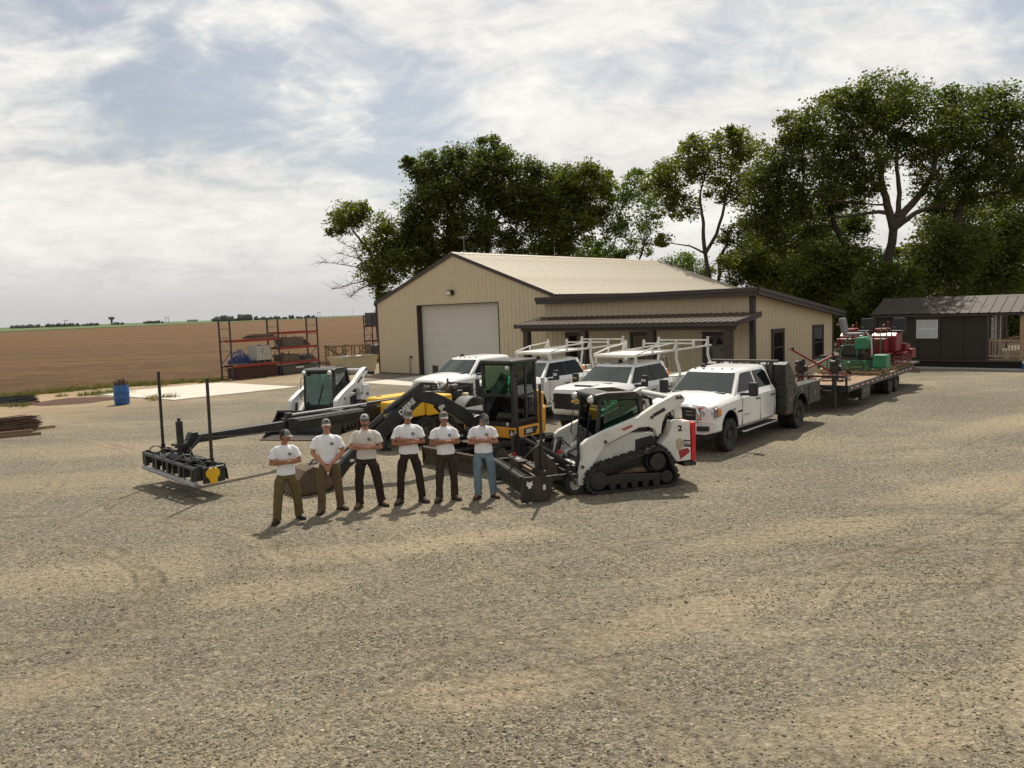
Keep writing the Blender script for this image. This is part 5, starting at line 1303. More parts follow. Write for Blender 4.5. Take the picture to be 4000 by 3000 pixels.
# upper structure, slewed a few degrees from the tracks
DH_ = rad(231 - 221.5); RH = Matrix.Rotation(DH_, 4, 'Z')
def H(g): return g.move(RH)
up = ob('house', H(G().prism([(.62, -.05), (.62, -.30), (.50, -.90), (-.30, -.98), (-.80, -.72), (-1.02, -.30), (-1.04, .20), (-.86, .66), (-.45, .93), (.62, .93), (.66, .5)], 'z', .64, .92)), m_orange, ex, bev=.04, seg=3)
ob('counterweight', H(G().prism([(-.30, .70), (-.26, .935), (-.55, .90), (-.86, .66), (-1.05, .2), (-1.04, -.32), (-.82, -.72), (-.45, -.97), (-.40, -.80)], 'z', .93, 1.30)), m_orange, up, bev=.05, seg=3)
ob('engine_hood', H(G().prism([(-.30, .70), (-.52, .88), (-.84, .60), (-.98, .15), (-.97, -.30), (-.76, -.66), (-.30, -.80)], 'z', 1.305, 1.66)), m_orange, up, bev=.06, seg=3)
ob('side_cover', H(G().box(-.28, .60, -.92, -.16, .93, 1.28)), m_black, up, bev=.04, seg=3)
ob('rear_pillar_cover', H(G().hexa([(-.34, .60, .93), (-.26, .94, .93), (-.56, .90, .93), (-.56, .6, .93), (-.32, .66, 1.72), (-.30, .88, 1.72), (-.44, .86, 1.72), (-.44, .66, 1.72)])), m_orange, up, bev=.03)
cf = G()
CX0, CX1, CY0, CY1, CZ0, CZ1 = -.27, .64, -.12, .86, .93, 2.44
for (a, b) in ((CX1 - .03, CY0 + .04), (CX1 - .03, CY1 - .04), (CX0 + .04, CY0 + .04), (CX0 + .04, CY1 - .04)):
    cf.box(a - .04, a + .04, b - .04, b + .04, CZ0, CZ1 - .04)
cf.box(CX0, CX1, CY0, CY1, CZ0 - .01, CZ0 + .10)
cf.box(CX0, CX1, CY1 - .05, CY1, CZ0, CZ0 + .16)
cf.box(CX1 - .05, CX1 + .005, CY0 + .08, CY1 - .08, 1.64, 1.69)
cf.box(CX0 + .08, CX1 - .07, CY1 - .055, CY1 + .005, 1.62, 1.68)
cf.box(.12, .18, CY1 - .05, CY1 + .004, 1.04, CZ1 - .06)
cf.box(CX0 + .01, CX0 + .05, CY0 + .08, CY1 - .08, CZ0, 1.50)
cb = ob('cab_frame', H(cf), m_black, ex, bev=.012)
ob('door_lower_panel', H(G().prism([(.20, 1.10), (.56, 1.10), (.56, 1.60), (.20, 1.60)], 'y', CY1 - .04, CY1 - .03)), m_cglass, cb)
ob('front_lower_panel', H(G().box(CX1 - .03, CX1 - .02, CY0 + .08, CY1 - .08, 1.02, 1.64)), glass('dark_cab_glass', (.10, .13, .12)), cb)
ob('front_glass', H(G().box(CX1 - .03, CX1 - .02, CY0 + .08, CY1 - .08, 1.69, CZ1 - .06)), m_cglass, cb)
ob('door_glass', H(G().box(.18, CX1 - .07, CY1 - .03, CY1 - .02, 1.68, CZ1 - .06)), m_cglass, cb)
ob('side_glass', H(G().box(CX0 + .08, .12, CY1 - .03, CY1 - .02, 1.10, CZ1 - .06)), m_cglass, cb)
ob('side_glass', H(G().box(CX0 + .08, CX1 - .07, CY0 + .02, CY0 + .03, 1.05, CZ1 - .06)), m_cglass, cb)
ob('rear_glass', H(G().box(CX0 + .02, CX0 + .03, CY0 + .08, CY1 - .08, 1.50, CZ1 - .06)), m_cglass, cb)
ob('cab_roof', H(G().box(CX0 - .05, CX1 + .06, CY0 - .03, CY1 + .03, CZ1 - .04, CZ1 + .07)), m_black, ex, bev=.05, seg=3)
ob('work_light', H(G().lathe([(.05, 0), (.055, .04), (.03, .07)], (CX1 + .06, CY1 - .10, CZ1 - .10), 'x', 12)), m_lens, ex)
ob('seat', H(G().prism([(.20, 1.18), (.20, 1.32), (-.06, 1.34), (-.10, 1.95), (-.20, 1.95), (-.18, 1.18)], 'y', .12, .62)), m_plast, ex, bev=.05, seg=3)
ob('console', H(G().box(-.1, .30, CY0 + .10, CY0 + .26, 1.03, 1.36).box(-.1, .30, .66, .78, 1.03, 1.36).tube([(.28, .02, 1.36), (.30, .02, 1.60)], .02, 6).tube([(.50, .25, 1.03), (.46, .25, 1.45)], .015, 6).tube([(.50, .45, 1.03), (.46, .45, 1.45)], .015, 6)), m_plast, ex)
ob('mirror', H(G().box(CX1 + .02, CX1 + .06, CY0 - .16, CY0 - .04, 1.75, 2.05)), m_plast, ex, bev=.01)
ob('exhaust_mirror', H(G().box(-.40, -.36, .92, 1.02, 1.72, 2.02)), m_vinyl, ex)
Mside = RH @ frame((.12, .9345, .785), (-1, 0, 0), (0, 0, 1))
pl = ob('number_plate', H(G().prism([(.38, .70), (.38, .87), (-.18, .87), (-.08, .70)], 'y', .931, .934)), m_plast, up)
text_on('model_lettering', '50G', .135, m_vinyl, up, RH @ frame((.18, .9355, .785), (-1, 0, 0), (0, 0, 1)), .002, 1.1, .004)
ob('badge', H(G().cyl((-.26, .93, .785), (-.26, .936, .785), .035, n=14)), m_plast, up)
ob('front_badge', H(G().box(.645, .66, .70, .84, .70, .86)), m_plast, up)
ob('deer_mark', H(G().prism([(.73, .72), (.80, .74), (.81, .80), (.77, .845), (.765, .79), (.74, .76)], 'x', .66, .664)), m_vinyl, up)
ob('warning_plate', H(G().box(.642, .650, .62, .68, .95, 1.03)), m_vinyl, cb)
# boom group lies in its own swung plane
BM = Matrix.Rotation(rad(217 - 221.5), 4, 'Z')
def Bm(g): return g.move(BM)
ob('swing_post', Bm(G().prism([(.50, .58), (.95, .60), (1.02, .80), (.96, 1.16), (.78, 1.20), (.52, .95)], 'y', -.25, .10)), m_black, ex, bev=.03)
bo = ob('boom', Bm(G().prism([(.80, .86), (.86, 1.14), (1.14, 1.38), (1.75, 1.74), (2.08, 1.88), (2.32, 1.90), (2.50, 1.82), (2.48, 1.70), (2.22, 1.62), (1.98, 1.55), (1.50, 1.26), (1.08, .98), (.92, .84)], 'y', -.20, .06)), m_black, ex, bev=.025)
ob('boom_cylinder', Bm(G().cyl((1.0, -.07, .68), (1.55, -.07, 1.12), .06, n=12).cyl((1.5, -.07, 1.08), (1.95, -.07, 1.50), .033, n=10)), m_black, bo)
stk = ob('stick', Bm(G().prism([(2.16, 1.92), (2.34, 2.0), (2.52, 1.90), (3.30, 1.36), (4.30, .62), (4.72, .12), (4.66, .02), (4.54, .04), (4.20, .40), (3.25, .98), (2.50, 1.52), (2.30, 1.66)], 'y', -.165, .025)), m_black, ex, bev=.02)
ob('stick_cylinder', Bm(G().cyl((2.30, -.07, 2.04), (3.24, -.07, 1.52), .07, n=12).cyl((3.2, -.07, 1.54), (3.9, -.07, 1.08), .035, n=10)), m_black, stk)
ob('bucket_cylinder', Bm(G().cyl((3.30, -.07, 1.42), (4.10, -.07, .86), .058, n=12).cyl((4.05, -.07, .9), (4.50, -.07, .62), .03, n=10)), m_black, stk)
ob('bucket_link', Bm(G().bar((4.50, -.16, .62), (4.62, -.16, .22), .03, .08, (0, 1, 0)).bar((4.50, .02, .62), (4.62, .02, .22), .03, .08, (0, 1, 0)).bar((4.50, -.07, .62), (4.92, -.07, .36), .10, .07)), m_black, stk)
ob('hydraulic_hose', Bm(G().tube([(1.2, -.24, 1.3), (1.9, -.24, 1.78), (2.3, -.24, 2.05), (2.7, -.22, 1.75), (3.2, -.2, 1.35)], .02, 6).tube([(1.2, -.28, 1.28), (1.9, -.28, 1.74), (2.35, -.28, 1.98), (2.7, -.25, 1.7)], .02, 6)), m_rubber, bo, smooth=60)
ob('stick_decal', Bm(G().prism([(2.20, 1.86), (2.32, 1.78), (2.28, 1.72), (2.16, 1.80)], 'y', .0255, .029)), m_vinyl, stk)
text_on('stick_lettering', 'DEERE', .17, m_vinyl, stk, BM @ frame((2.73, .028, 1.575), (-.81, 0, .58), (.58, 0, .81)), .002, 1.0, .005)
ob('stick_label', Bm(G().box(4.10, 4.20, .0255, .028, .52, .58)), m_vinyl, stk)
ob('boom_work_light', Bm(G().cyl((1.78, .06, 1.50), (1.88, .09, 1.47), .05, .06, 12)), m_lens, bo)
m_bkt = pm('muddy_bucket', (.10, .07, .045), .8, .15, var=.35, scale=6, dirt=(.17, .12, .075), damt=.7)
bp = [(4.62, .16), (4.80, .36), (4.96, .52), (5.12, .58), (5.30, .52), (5.46, .34), (5.58, .06)]
inner = [(a * .985 + .07, b * .92 - .0) for a, b in bp]
bk_ = ob('bucket', Bm(G().prism(bp + [(5.54, .04)] + [(5.42, .30), (5.27, .47), (5.12, .53), (4.98, .48), (4.83, .33), (4.66, .12)], 'y', -.37, .23)), m_bkt, ex)
for yy in (-.37, .23):
    ob('bucket_cheek', Bm(G().prism(bp + [(5.30, .02), (4.86, .06)], 'y', yy - .012, yy + .012)), m_bkt, bk_)
for i in range(4):
    yy = -.32 + i * .165
    ob('bucket_tooth', Bm(G().hexa([(5.50, yy - .035, .03), (5.60, yy - .03, -.0), (5.60, yy + .03, -.0), (5.50, yy + .035, .03), (5.52, yy - .035, .11), (5.64, yy - .02, .015), (5.64, yy + .02, .015), (5.52, yy + .035, .11)])), m_bkt, bk_)
ob('bucket_ear', Bm(G().tube([(4.70, -.07, .36), (4.80, -.07, .62), (5.0, -.07, .68), (5.1, -.07, .56)], .02, 6)), m_black, bk_)
# ================================================================ laser screed with long boom
sc = thing('boom_screed', 'yellow concrete screed machine with long black boom and levelling head', 'screed', (-3.2, 22.33, 0), rad(230.5))
m_sb = pm('screed_black', (.020, .020, .021), .42, var=.2, dirt=(.10, .09, .075), dscale=4, damt=.35)
m_alu = pm('aluminium', (.30, .30, .29), .5, .4, var=.15)
for x_ in (0, -1.95):
    for s in (1, -1): wheel(sc, x_, s * .86, .42, .42, .30, s, m_dsteel)
    ob('axle', G().cyl((x_, -.75, .42), (x_, .75, .42), .08), m_sb, sc)
ob('chassis', G().box(-2.5, .75, -.55, .55, .45, .72).box(-2.3, .5, -.75, .75, .62, .74), m_sb, sc, bev=.02)
ob('turret', G().cyl((-.35, .05, .72), (-.35, .05, .92), .50, n=28), m_sb, sc)
ob('hood', G().prism([(.78, -.62), (.78, -.10), (-1.08, -.10), (-1.08, -.62)], 'z', .86, 1.36).prism([(-.10, -.14), (-.02, 1.04), (-1.05, 1.05), (-1.08, -.14)], 'z', .82, 1.35), m_yellow, sc, bev=.06, seg=3)
ob('side_hood', G().prism([(.98, .20), (.98, .80), (.86, .98), (.0, 1.0), (.0, .20)], 'z', .84, 1.30), m_yellow, sc, bev=.06, seg=3)
for x_ in (.5, -.6): ob('hood_latch', G().box(x_ - .07, x_ + .07, -.40, -.34, 1.362, 1.375), m_sb, sc)
eng = ob('engine', G().box(-2.45, -1.15, -.40, .50, .74, 1.05).box(-2.2, -1.5, -.30, .40, 1.05, 1.32), m_sb, sc, bev=.03)
ob('muffler', G().cyl((-1.50, .34, 1.42), (-1.95, .34, 1.42), .11, n=16).tube([(-1.6, .34, 1.5), (-1.6, .34, 1.72)], .035, 8), m_dsteel, eng, smooth=40)
ob('coolant_bottle', G().box(-2.10, -1.92, .58, .74, 1.05, 1.26), pm('cream_plastic', (.55, .50, .32), .5), eng, bev=.03)
ob('filter', G().cyl((-1.70, .62, .80), (-1.70, .62, 1.04), .07, n=14), m_vinyl, eng)
g = G(); rnd = random.Random(3)
for i in range(9):
    a = Vector((rnd.uniform(-2.4, -1.2), rnd.uniform(-.3, .5), rnd.uniform(1.0, 1.25))); b = a + Vector((rnd.uniform(-.5, .5), rnd.uniform(-.3, .4), rnd.uniform(-.1, .2)))
    g.tube([a, a + Vector((0, .05, .22)), b + Vector((0, .05, .2)), b], .018, 6)
ob('engine_hoses', g, m_rubber, eng, smooth=60)
ob('radiator', G().box(-2.62, -2.48, -.45, .45, .75, 1.50), m_sb, sc, bev=.02)
m_gf = pm('grey_fender', (.20, .20, .205), .4, var=.1)
g = G()
rings = []
for i in range(13):
    a = rad(-8 + 172 * i / 12); c, s_ = math.cos(a), math.sin(a)
    rings.append([(-1.95 + .60 * c, .62, .52 + .66 * s_), (-1.95 + .60 * c, 1.10, .52 + .66 * s_), (-1.95 + .56 * c, 1.10, .52 + .62 * s_), (-1.95 + .56 * c, .62, .52 + .62 * s_)])
g.loft(rings); ob('fender', g, m_gf, sc, smooth=40)
for s in (1, -1):
    ob('stabilizer_leg', G().cyl((1.15, s * .55, .06), (1.15, s * .55, .85), .05, n=12).cyl((1.15, s * .55, 0), (1.15, s * .55, .05), .16, n=18).bar((.5, s * .5, .72), (1.15, s * .55, .72), .10, .10), m_sb, sc)
# telescopic boom
ob('boom_outer', G().box(.30, 3.86, -.13, .13, .86, 1.17), m_sb, sc, bev=.012)
ob('boom_collar', G().box(3.70, 3.90, -.16, .16, .83, 1.20).box(3.72, 3.86, -.07, .07, 1.20, 1.33), m_sb, sc, bev=.01)
ob('boom_inner', G().box(3.5, 6.36, -.09, .09, .96, 1.14), m_sb, sc, bev=.008)
ob('boom_rod', G().cyl((3.80, 0, 1.27), (1.25, 0, 1.27), .028, n=12), m_chrome, sc, smooth=60)
ob('boom_cylinder', G().cyl((1.25, 0, 1.27), (.15, 0, 1.27), .05, n=14).box(1.0, 1.45, -.12, .12, 1.17, 1.23), m_sb, sc)
ob('boom_cable', G().tube([(6.55, .14, 1.10), (5.2, .16, .98), (3.9, .18, .93), (2.2, .18, .88), (.4, .2, .90)], .014, 6), m_rubber, sc)
ob('boom_light_rail', G().box(1.5, 3.6, .131, .142, 1.10, 1.14), m_alu, sc)
# screed head across the end of the boom
hx = 6.66
hd = ob('head_frame', G().box(hx - .32, hx - .26, -1.35, 1.60, .62, .70).box(hx + .26, hx + .32, -1.35, 1.60, .64, .70).box(hx - .05, hx + .05, -1.35, 1.60, .56, .64), m_sb, sc, bev=.008)
for i in range(6):
    yy = -1.33 + i * .58
    ob('head_rib', G().prism([(hx - .34, .42), (hx + .34, .42), (hx + .34, .70), (hx + .22, .74), (hx + .10, .66), (hx - .10, .66), (hx - .22, .74), (hx - .34, .70)], 'y', yy - .025, yy + .025), m_sb, hd)
    ob('head_hoop', G().tube([(hx + .10 + .14 * math.cos(a), yy + .15, .70 + .13 * math.sin(a)) for a in [math.pi * j / 8 for j in range(9)]], .014, 6), m_sb, hd)
ob('auger', G().cyl((hx - .18, -1.32, .46), (hx - .18, 1.58, .46), .05, n=12), m_sb, hd)
g = G()
for i in range(60):
    a0, a1 = i * .75, (i + 1) * .75; y0_, y1_ = -1.28 + i * .047, -1.28 + (i + 1) * .047
    p = lambda a, y, r: (hx - .18 + r * math.cos(a), y, .46 + r * math.sin(a))
    g.add([p(a0, y0_, .04), p(a1, y1_, .04), p(a1, y1_, .13), p(a0, y0_, .13)], [(0, 1, 2, 3)])
ob('auger_flight', g, m_sb, hd)
ob('plow_plate', G().prism([(hx - .38, .36), (hx - .36, .36), (hx - .33, .62), (hx - .35, .62)], 'y', -1.36, 1.62), m_sb, hd)
ob('strike_board', G().prism([(hx + .22, .30), (hx + .36, .30), (hx + .38, .33), (hx + .35, .40), (hx + .30, .41), (hx + .28, .34), (hx + .22, .33)], 'y', -1.36, 1.60), m_alu, hd, bev=.005)
ob('front_tube', G().cyl((hx + .31, -1.34, .66), (hx + .31, 1.58, .66), .036, n=12), m_sb, hd)
for i in range(5):
    yy = -1.22 + i * .66
    ob('head_hanger', G().box(hx + .26, hx + .34, yy - .06, yy + .06, .40, .66), m_sb, hd)
ob('vibrator_tube', G().cyl((hx + .16, -1.36, .48), (hx + .16, 1.62, .48), .035, n=10), m_sb, hd)
ob('end_guard', G().prism([(hx - .14, .61), (hx - .07, .68), (hx + .09, .68), (hx + .16, .61), (hx + .16, .53), (hx + .10, .46), (hx + .06, .35), (hx - .03, .34), (hx - .08, .38), (hx - .09, .46), (hx - .14, .52)], 'y', 1.72, 1.75), m_yellow, hd, bev=.01)
ob('end_plate', G().box(hx - .27, hx + .20, 1.63, 1.71, .36, .70), m_sb, hd, bev=.02)
ob('head_post', G().cyl((hx - .02, .05, .62), (hx - .02, .05, 1.50), .075, n=18).cyl((hx - .02, .05, 1.50), (hx - .02, .05, 1.57), .035, n=10).cyl((hx - .02, .05, .92), (hx - .02, .05, 1.0), .13, n=18).box(hx - .04, hx + .06, -.22, .0, .94, .99), m_sb, hd, smooth=40)
ob('head_knuckle', G().prism([(6.20, 1.0), (6.26, 1.22), (6.40, 1.22), (6.50, 1.04), (6.62, .98), (6.62, .76), (6.46, .80)], 'y', -.07, .13), m_sb, hd, bev=.02)
ob('knuckle_cylinder', G().cyl((6.20, .20, 1.12), (6.58, .20, .80), .035, n=10), m_sb, hd)
ob('head_saddle', G().prism([(hx - .28, .60), (hx + .28, .60), (hx + .12, .78), (hx - .12, .78)], 'y', -.25, .35).box(hx - .2, hx + .2, -.7, .8, .66, .72), m_sb, hd, bev=.01)
g = G()
for i, e in enumerate((-.9, -.3, .5, 1.2, 1.6)):
    g.tube([(6.5, .1, .95), (6.55, .1 + e * .3, .70), (6.75, .1 + e * .6, .84), (6.75, .1 + e * .95, .72)], .016, 6)
ob('head_hoses', g, m_rubber, hd, smooth=60)
for yy in (-1.13, 1.55):
    ob('laser_mast', G().cyl((hx - .06, yy, .66), (hx - .06, yy, 2.54), .034, n=12).cyl((hx - .06, yy, .66), (hx - .06, yy, .86), .05, n=12), m_sb, hd, smooth=40)
# the head hangs a little skewed and tilted on the boom
MH = Matrix.Translation((hx, .1, .5)) @ Matrix.Rotation(rad(-4.6), 4, 'Z') @ Matrix.Rotation(rad(-1.6), 4, 'X') @ Matrix.Diagonal((1, .92, 1, 1)) @ Matrix.Translation((-hx, -.1, -.5))
for o_ in [hd] + kids(hd):
    if o_.name.split('.')[0] not in ('head_post', 'head_knuckle', 'knuckle_cylinder', 'head_saddle'): o_.data.transform(MH)

# ================================================================ flatbed trailer
tl = thing('flatbed_trailer', 'black flatbed trailer with timber deck and reflective edge tape', 'trailer', (9.88, 25.92, 0), rad(230.4))
TZ = .86
m_tb = pm('trailer_black', (.018, .017, .017), .45, var=.2, dirt=(.08, .065, .05), dscale=3, damt=.4)
for i in range(12):
    yy = -1.20 + i * .2
    for k_, (xa, xb) in enumerate(((-4.30, -.02), (-8.60, -4.31))):
        ob('deck_plank', G().box(xa, xb, yy + .004, yy + .196, TZ - .05 + .004 * ((i * 7 + k_ * 3) % 3), TZ + .004 * ((i * 7 + k_ * 3) % 3)), m_plank, tl)
for s in (1, -1):
    rl = ob('side_rail', G().box(-8.66, 0, s * 1.235 - .035, s * 1.235 + .035, TZ - .19, TZ + .005), m_tb, tl)
    for i in range(28):
        xx = -.25 - i * .30
        ob('reflector', G().box(xx - .145, xx + .0, s * 1.2715 - .002, s * 1.2715 + .002, TZ - .11, TZ - .055), m_rlens if i % 2 else m_vinyl, rl)
    ob('main_beam', G().box(-8.6, 1.0, s * .42 - .06, s * .42 + .06, .48, .78), m_tb, tl)
ob('front_rail', G().box(.002, .06, -1.27, 1.27, TZ - .19, TZ + .02), m_tb, tl)
for xx in (-1.2, -2.6, -4.0, -5.4, -6.8, -8.2): ob('cross_member', G().box(xx - .04, xx + .04, -1.18, 1.18, .70, .80), m_tb, tl)
hr = ob('head_rail', G().bar((.03, -1.2, 1.16), (.03, 1.2, 1.16), .06, .06), m_tb, tl)
for yy in (-1.2, 0, 1.2): ob('head_rail_post', G().box(.0, .06, yy - .03, yy + .03, TZ + .02, 1.13), m_tb, hr)
tg = ob('tongue', G().hexa([(.0, .30, .46), (1.75, .10, .46), (1.75, -.10, .46), (.0, -.30, .46), (.0, .42, .72), (1.75, .14, .66), (1.75, -.14, .66), (.0, -.42, .72)]), m_tb, tl, bev=.01)
ob('tongue_emblem', G().cyl((.75, .29, .59), (.77, .30, .59), .06, n=6).box(.62, .90, .275, .29, .575, .605), m_rlens, tg)
text_on('tongue_lettering', 'R8', .10, pm('grey_print', (.35, .35, .35), .5), tg, frame((.45, .345, .60), (-1, .11, 0), (0, 0, 1)), .002)
ob('trailer_jack', G().cyl((.15, .86, .18), (.15, .86, 1.20), .075, n=16).cyl((.15, .86, 1.20), (.15, .86, 1.23), .085, n=16).box(.06, .24, .30, .86, .55, .72), m_tb, tl, smooth=40)
ob('coupler', G().box(1.75, 2.0, -.08, .08, .50, .62), m_tb, tl)
tb = ob('tool_box', G().box(-2.55, -1.55, .86, 1.24, .26, .66), m_tb, tl, bev=.015)
for xx in (-1.85, -2.25): ob('latch', G().box(xx - .03, xx + .03, 1.24, 1.255, .48, .56), m_chrome, tb)
ob('box_step', G().box(-1.25, -.95, .95, 1.20, .30, .36), m_steel, tl)
for x_ in (-5.78, -6.72):
    for s in (1, -1):
        wheel(tl, x_, s * 1.0, .385, .385, .22, s, m_dsteel); wheel(tl, x_, s * .74, .385, .385, .22, -s, m_dsteel)
    ob('axle', G().cyl((x_, -.95, .385), (x_, .95, .385), .06), m_tb, tl)
dv = ob('dovetail', G().hexa([(-9.9, -1.25, .46), (-8.665, -1.25, TZ - .16), (-8.665, 1.25, TZ - .16), (-9.9, 1.25, .46), (-9.9, -1.25, .52), (-8.665, -1.25, TZ), (-8.665, 1.25, TZ), (-9.9, 1.25, .52)]), m_tb, tl)
for s in (1, -1):
    ob('ramp', G().box(-9.98, -8.72, s * .72 - .48, s * .72 + .48, TZ + .01, TZ + .09), m_tb, tl, bev=.01)
    ob('ramp_brace', G().bar((-8.75, s * 1.23, TZ - .1), (-9.85, s * 1.23, .50), .06, .10), m_tb, dv)

def pallet(label, x, y, z, rz, w=1.22, d=1.02, par=None):
    p = thing('pallet', label, 'pallet', (x, y, z), rz, 'timber pallets')
    for i in range(7):
        yy = -d / 2 + i * (d - .09) / 6
        ob('deck_board', G().box(-w / 2, w / 2, yy, yy + .09, .105, .125), m_pallet, p)
    for i in range(3):
        xx = -w / 2 + i * (w - .05) / 2
        ob('stringer', G().box(xx, xx + .05, -d / 2, d / 2, .02, .104), m_pallet, p)
    for yy in (-d / 2, -.05, d / 2 - .1): ob('bottom_board', G().box(-w / 2, w / 2, yy, yy + .1, .0, .0195), m_pallet, p)
    return p
TR = rad(230.4)
def on_trailer(x, y, z=TZ + .012):
    return (9.88 + math.cos(TR) * x - math.sin(TR) * y, 25.92 + math.sin(TR) * x + math.cos(TR) * y, z)
def stadium(L, r, z, n=10):
    pts = []
    for cx_, a0 in ((L / 2, -90), (-L / 2, 90)):
        pts += [(cx_ + r * math.cos(rad(a0 + 180 * i / n)), r * math.sin(rad(a0 + 180 * i / n)), z) for i in range(n + 1)]
    return pts
m_seatg = pm('grey_vinyl_seat', (.16, .16, .16), .55, var=.1)
def riding_trowel(label, x, y, rz, mat, dark=True):
    R = thing('riding_trowel', label, 'trowel machine', on_trailer(x, y, TZ + .14), TR + rz, 'power trowels on the trailer', 1.24)
    L, r = 1.02, .54
    gd = ob('guard_ring', G().tube(stadium(L, r, .08), .018, 6, True), mat, R, smooth=60)
    for z_, rr in ((.15, r + .01), (.22, r), (.29, r - .02)):
        ob('guard_ring', G().tube(stadium(L, rr, z_), .014, 6, True), mat, R, smooth=60)
    for i, (a, b) in enumerate(stadium(L, r, 0, 4)[:]) if False else enumerate([(p[0], p[1]) for p in stadium(L, r, 0, 4)]):
        ob('guard_strut', G().bar((a, b, .0), (a * .97, b * .97, .33), .02, .035), mat, R)
    for cx_ in (-.51, .51):
        rt = ob('rotor', G().cyl((cx_, 0, .03), (cx_, 0, .36), .08, n=14), m_dsteel, R)
        for i in range(4):
            a = rad(90 * i + 20); c, s = math.cos(a), math.sin(a)
            ob('trowel_blade', G().hexa([(cx_ + .10 * c - .07 * s, .10 * s + .07 * c, .0), (cx_ + .46 * c - .07 * s, .46 * s + .07 * c, .0), (cx_ + .46 * c + .07 * s, .46 * s - .07 * c, .02), (cx_ + .10 * c + .07 * s, .10 * s - .07 * c, .02), (cx_ + .10 * c - .07 * s, .10 * s + .07 * c, .01), (cx_ + .46 * c - .07 * s, .46 * s + .07 * c, .01), (cx_ + .46 * c + .07 * s, .46 * s - .07 * c, .03), (cx_ + .10 * c + .07 * s, .10 * s - .07 * c, .03)]), m_steel, rt)
    ob('frame', G().box(-.95, .95, -.20, .20, .34, .42).box(-.30, .30, -.50, .50, .34, .40), mat if dark else m_black, R)
    if dark:      # diesel pair with boxy hoods
        ob('engine_hood', G().prism([(-.42, .42), (.36, .42), (.36, .92), (.18, 1.02), (-.42, 1.02)], 'y', -.46, .30), mat, R, bev=.03)
        ob('hood_front', G().box(.365, .75, -.44, .10, .42, .86), mat, R, bev=.03)
        ob('fuel_tank', G().box(-.40, .14, -.42, -.02, 1.03, 1.16), mat, R, bev=.05, seg=3)
        ob('strap', G().bar((-.46, -.30, .98), (-.50, .32, .62), .05, .012).bar((-.30, .05, 1.2), (-.46, .30, 1.0), .05, .012), pm('yellow_strap', (.50, .38, .10), .8), R)
        ob('rear_box', G().prism([(-.98, .40), (-.44, .40), (-.44, .66), (-.98, .60)], 'y', -.42, .42), mat, R, bev=.02)
        ob('battery_box', G().box(-1.06, -.62, .20, .56, .16, .46), mat, R, bev=.02)
        ob('vent_grille', G().box(-.985, -.98, -.32, .32, .44, .57), m_plast, R)
        ob('seat_pan', G().box(-.36, .06, .02, .40, 1.02, 1.09), m_plast, R, bev=.03)
        ob('seat_back', G().prism([(-.40, 1.06), (-.30, 1.06), (-.36, 1.48), (-.46, 1.46)], 'y', .02, .40), m_plast, R, bev=.03)
    else:         # lighter open machine with a high seat
        ob('engine', G().box(-.30, .30, -.30, .26, .42, .74), m_black, R, bev=.03)
        ob('fuel_tank', G().prism([(-.50, .62), (-.12, .62), (-.12, .98), (-.42, 1.0), (-.50, .9)], 'y', -.34, .34), mat, R, bev=.05, seg=3)
        ob('seat_frame', G().bar((.35, .30, .40), (.05, .24, 1.02), .04, .04).bar((.35, -.30, .40), (.05, -.24, 1.02), .04, .04).bar((.20, .30, .74), (.20, -.30, .74), .03, .03).bar((.42, .30, .60), (.42, -.30, .60), .03, .03).bar((-.2, .28, .42), (-.2, .26, 1.02), .04, .04).bar((-.2, -.28, .42), (-.2, -.26, 1.02), .04, .04), mat, R)
        ob('seat_pan', G().box(-.26, .26, -.25, .25, 1.03, 1.12), m_seatg, R, bev=.045, seg=3)
        ob('seat_back', G().prism([(.18, 1.10), (.28, 1.10), (.38, 1.50), (.34, 1.58), (.26, 1.56)], 'y', -.24, .24), m_seatg, R, bev=.05, seg=3)
        ob('water_tank', G().box(-1.08, -.70, .06, .54, .10, .48), mat, R, bev=.025)
        ob('foot_bar', G().tube([(-.62, .30, .40), (-.60, .32, .95), (-.45, .34, 1.15)], .03, 8), m_steel, R, smooth=60)
    for yy in (.16, -.16):
        ob('control_lever', G().tube([(-.52, yy, .44), (-.55, yy, 1.05), (-.50, yy, 1.25)], .016, 6).cyl((-.50, yy, 1.24), (-.49, yy, 1.36), .028, n=8), mat if dark else m_black, R)
    ob('lift_loop', G().tube([(-.68, -.34, .42), (-.70, -.36, 1.22), (-.86, -.36, 1.26), (-.86, -.36, .9)], .018, 6), mat, R)
    g = G(); rnd = random.Random(len(label))
    for i in range(6):
        a = Vector((rnd.uniform(-.6, .6), rnd.uniform(-.35, .35), rnd.uniform(.45, .9))); b = a + Vector((rnd.uniform(-.3, .3), rnd.uniform(-.2, .2), rnd.uniform(-.1, .1)))
        g.tube([a, a + Vector((0, 0, .2)), b + Vector((0, 0, .18)), b], .014, 6)
    ob('control_hoses', g, m_rubber, R, smooth=60)
    return R
for i, (px, py, lab) in enumerate(((-4.78, .66, 'near timber pallet under the green riding trowel'), (-4.78, -.58, 'far timber pallet under the green riding trowel'), (-6.85, .62, 'near front pallet under the closer red riding trowel'), (-8.08, .62, 'near rear pallet under the closer red riding trowel'), (-7.0, -.62, 'far front pallet under the farther red riding trowel'), (-8.22, -.62, 'far rear pallet under the farther red riding trowel'))):
    X = on_trailer(px, py); pallet(lab, X[0], X[1], X[2], TR)
riding_trowel('green riding trowel with grey seat on the trailer', -4.78, .02, rad(-90), m_green, False)
riding_trowel('red riding trowel at the rear near side of trailer', -7.46, .62, 0, m_red, True)
riding_trowel('red riding trowel with black seat behind the green one', -7.55, -.62, 0, m_red, True)
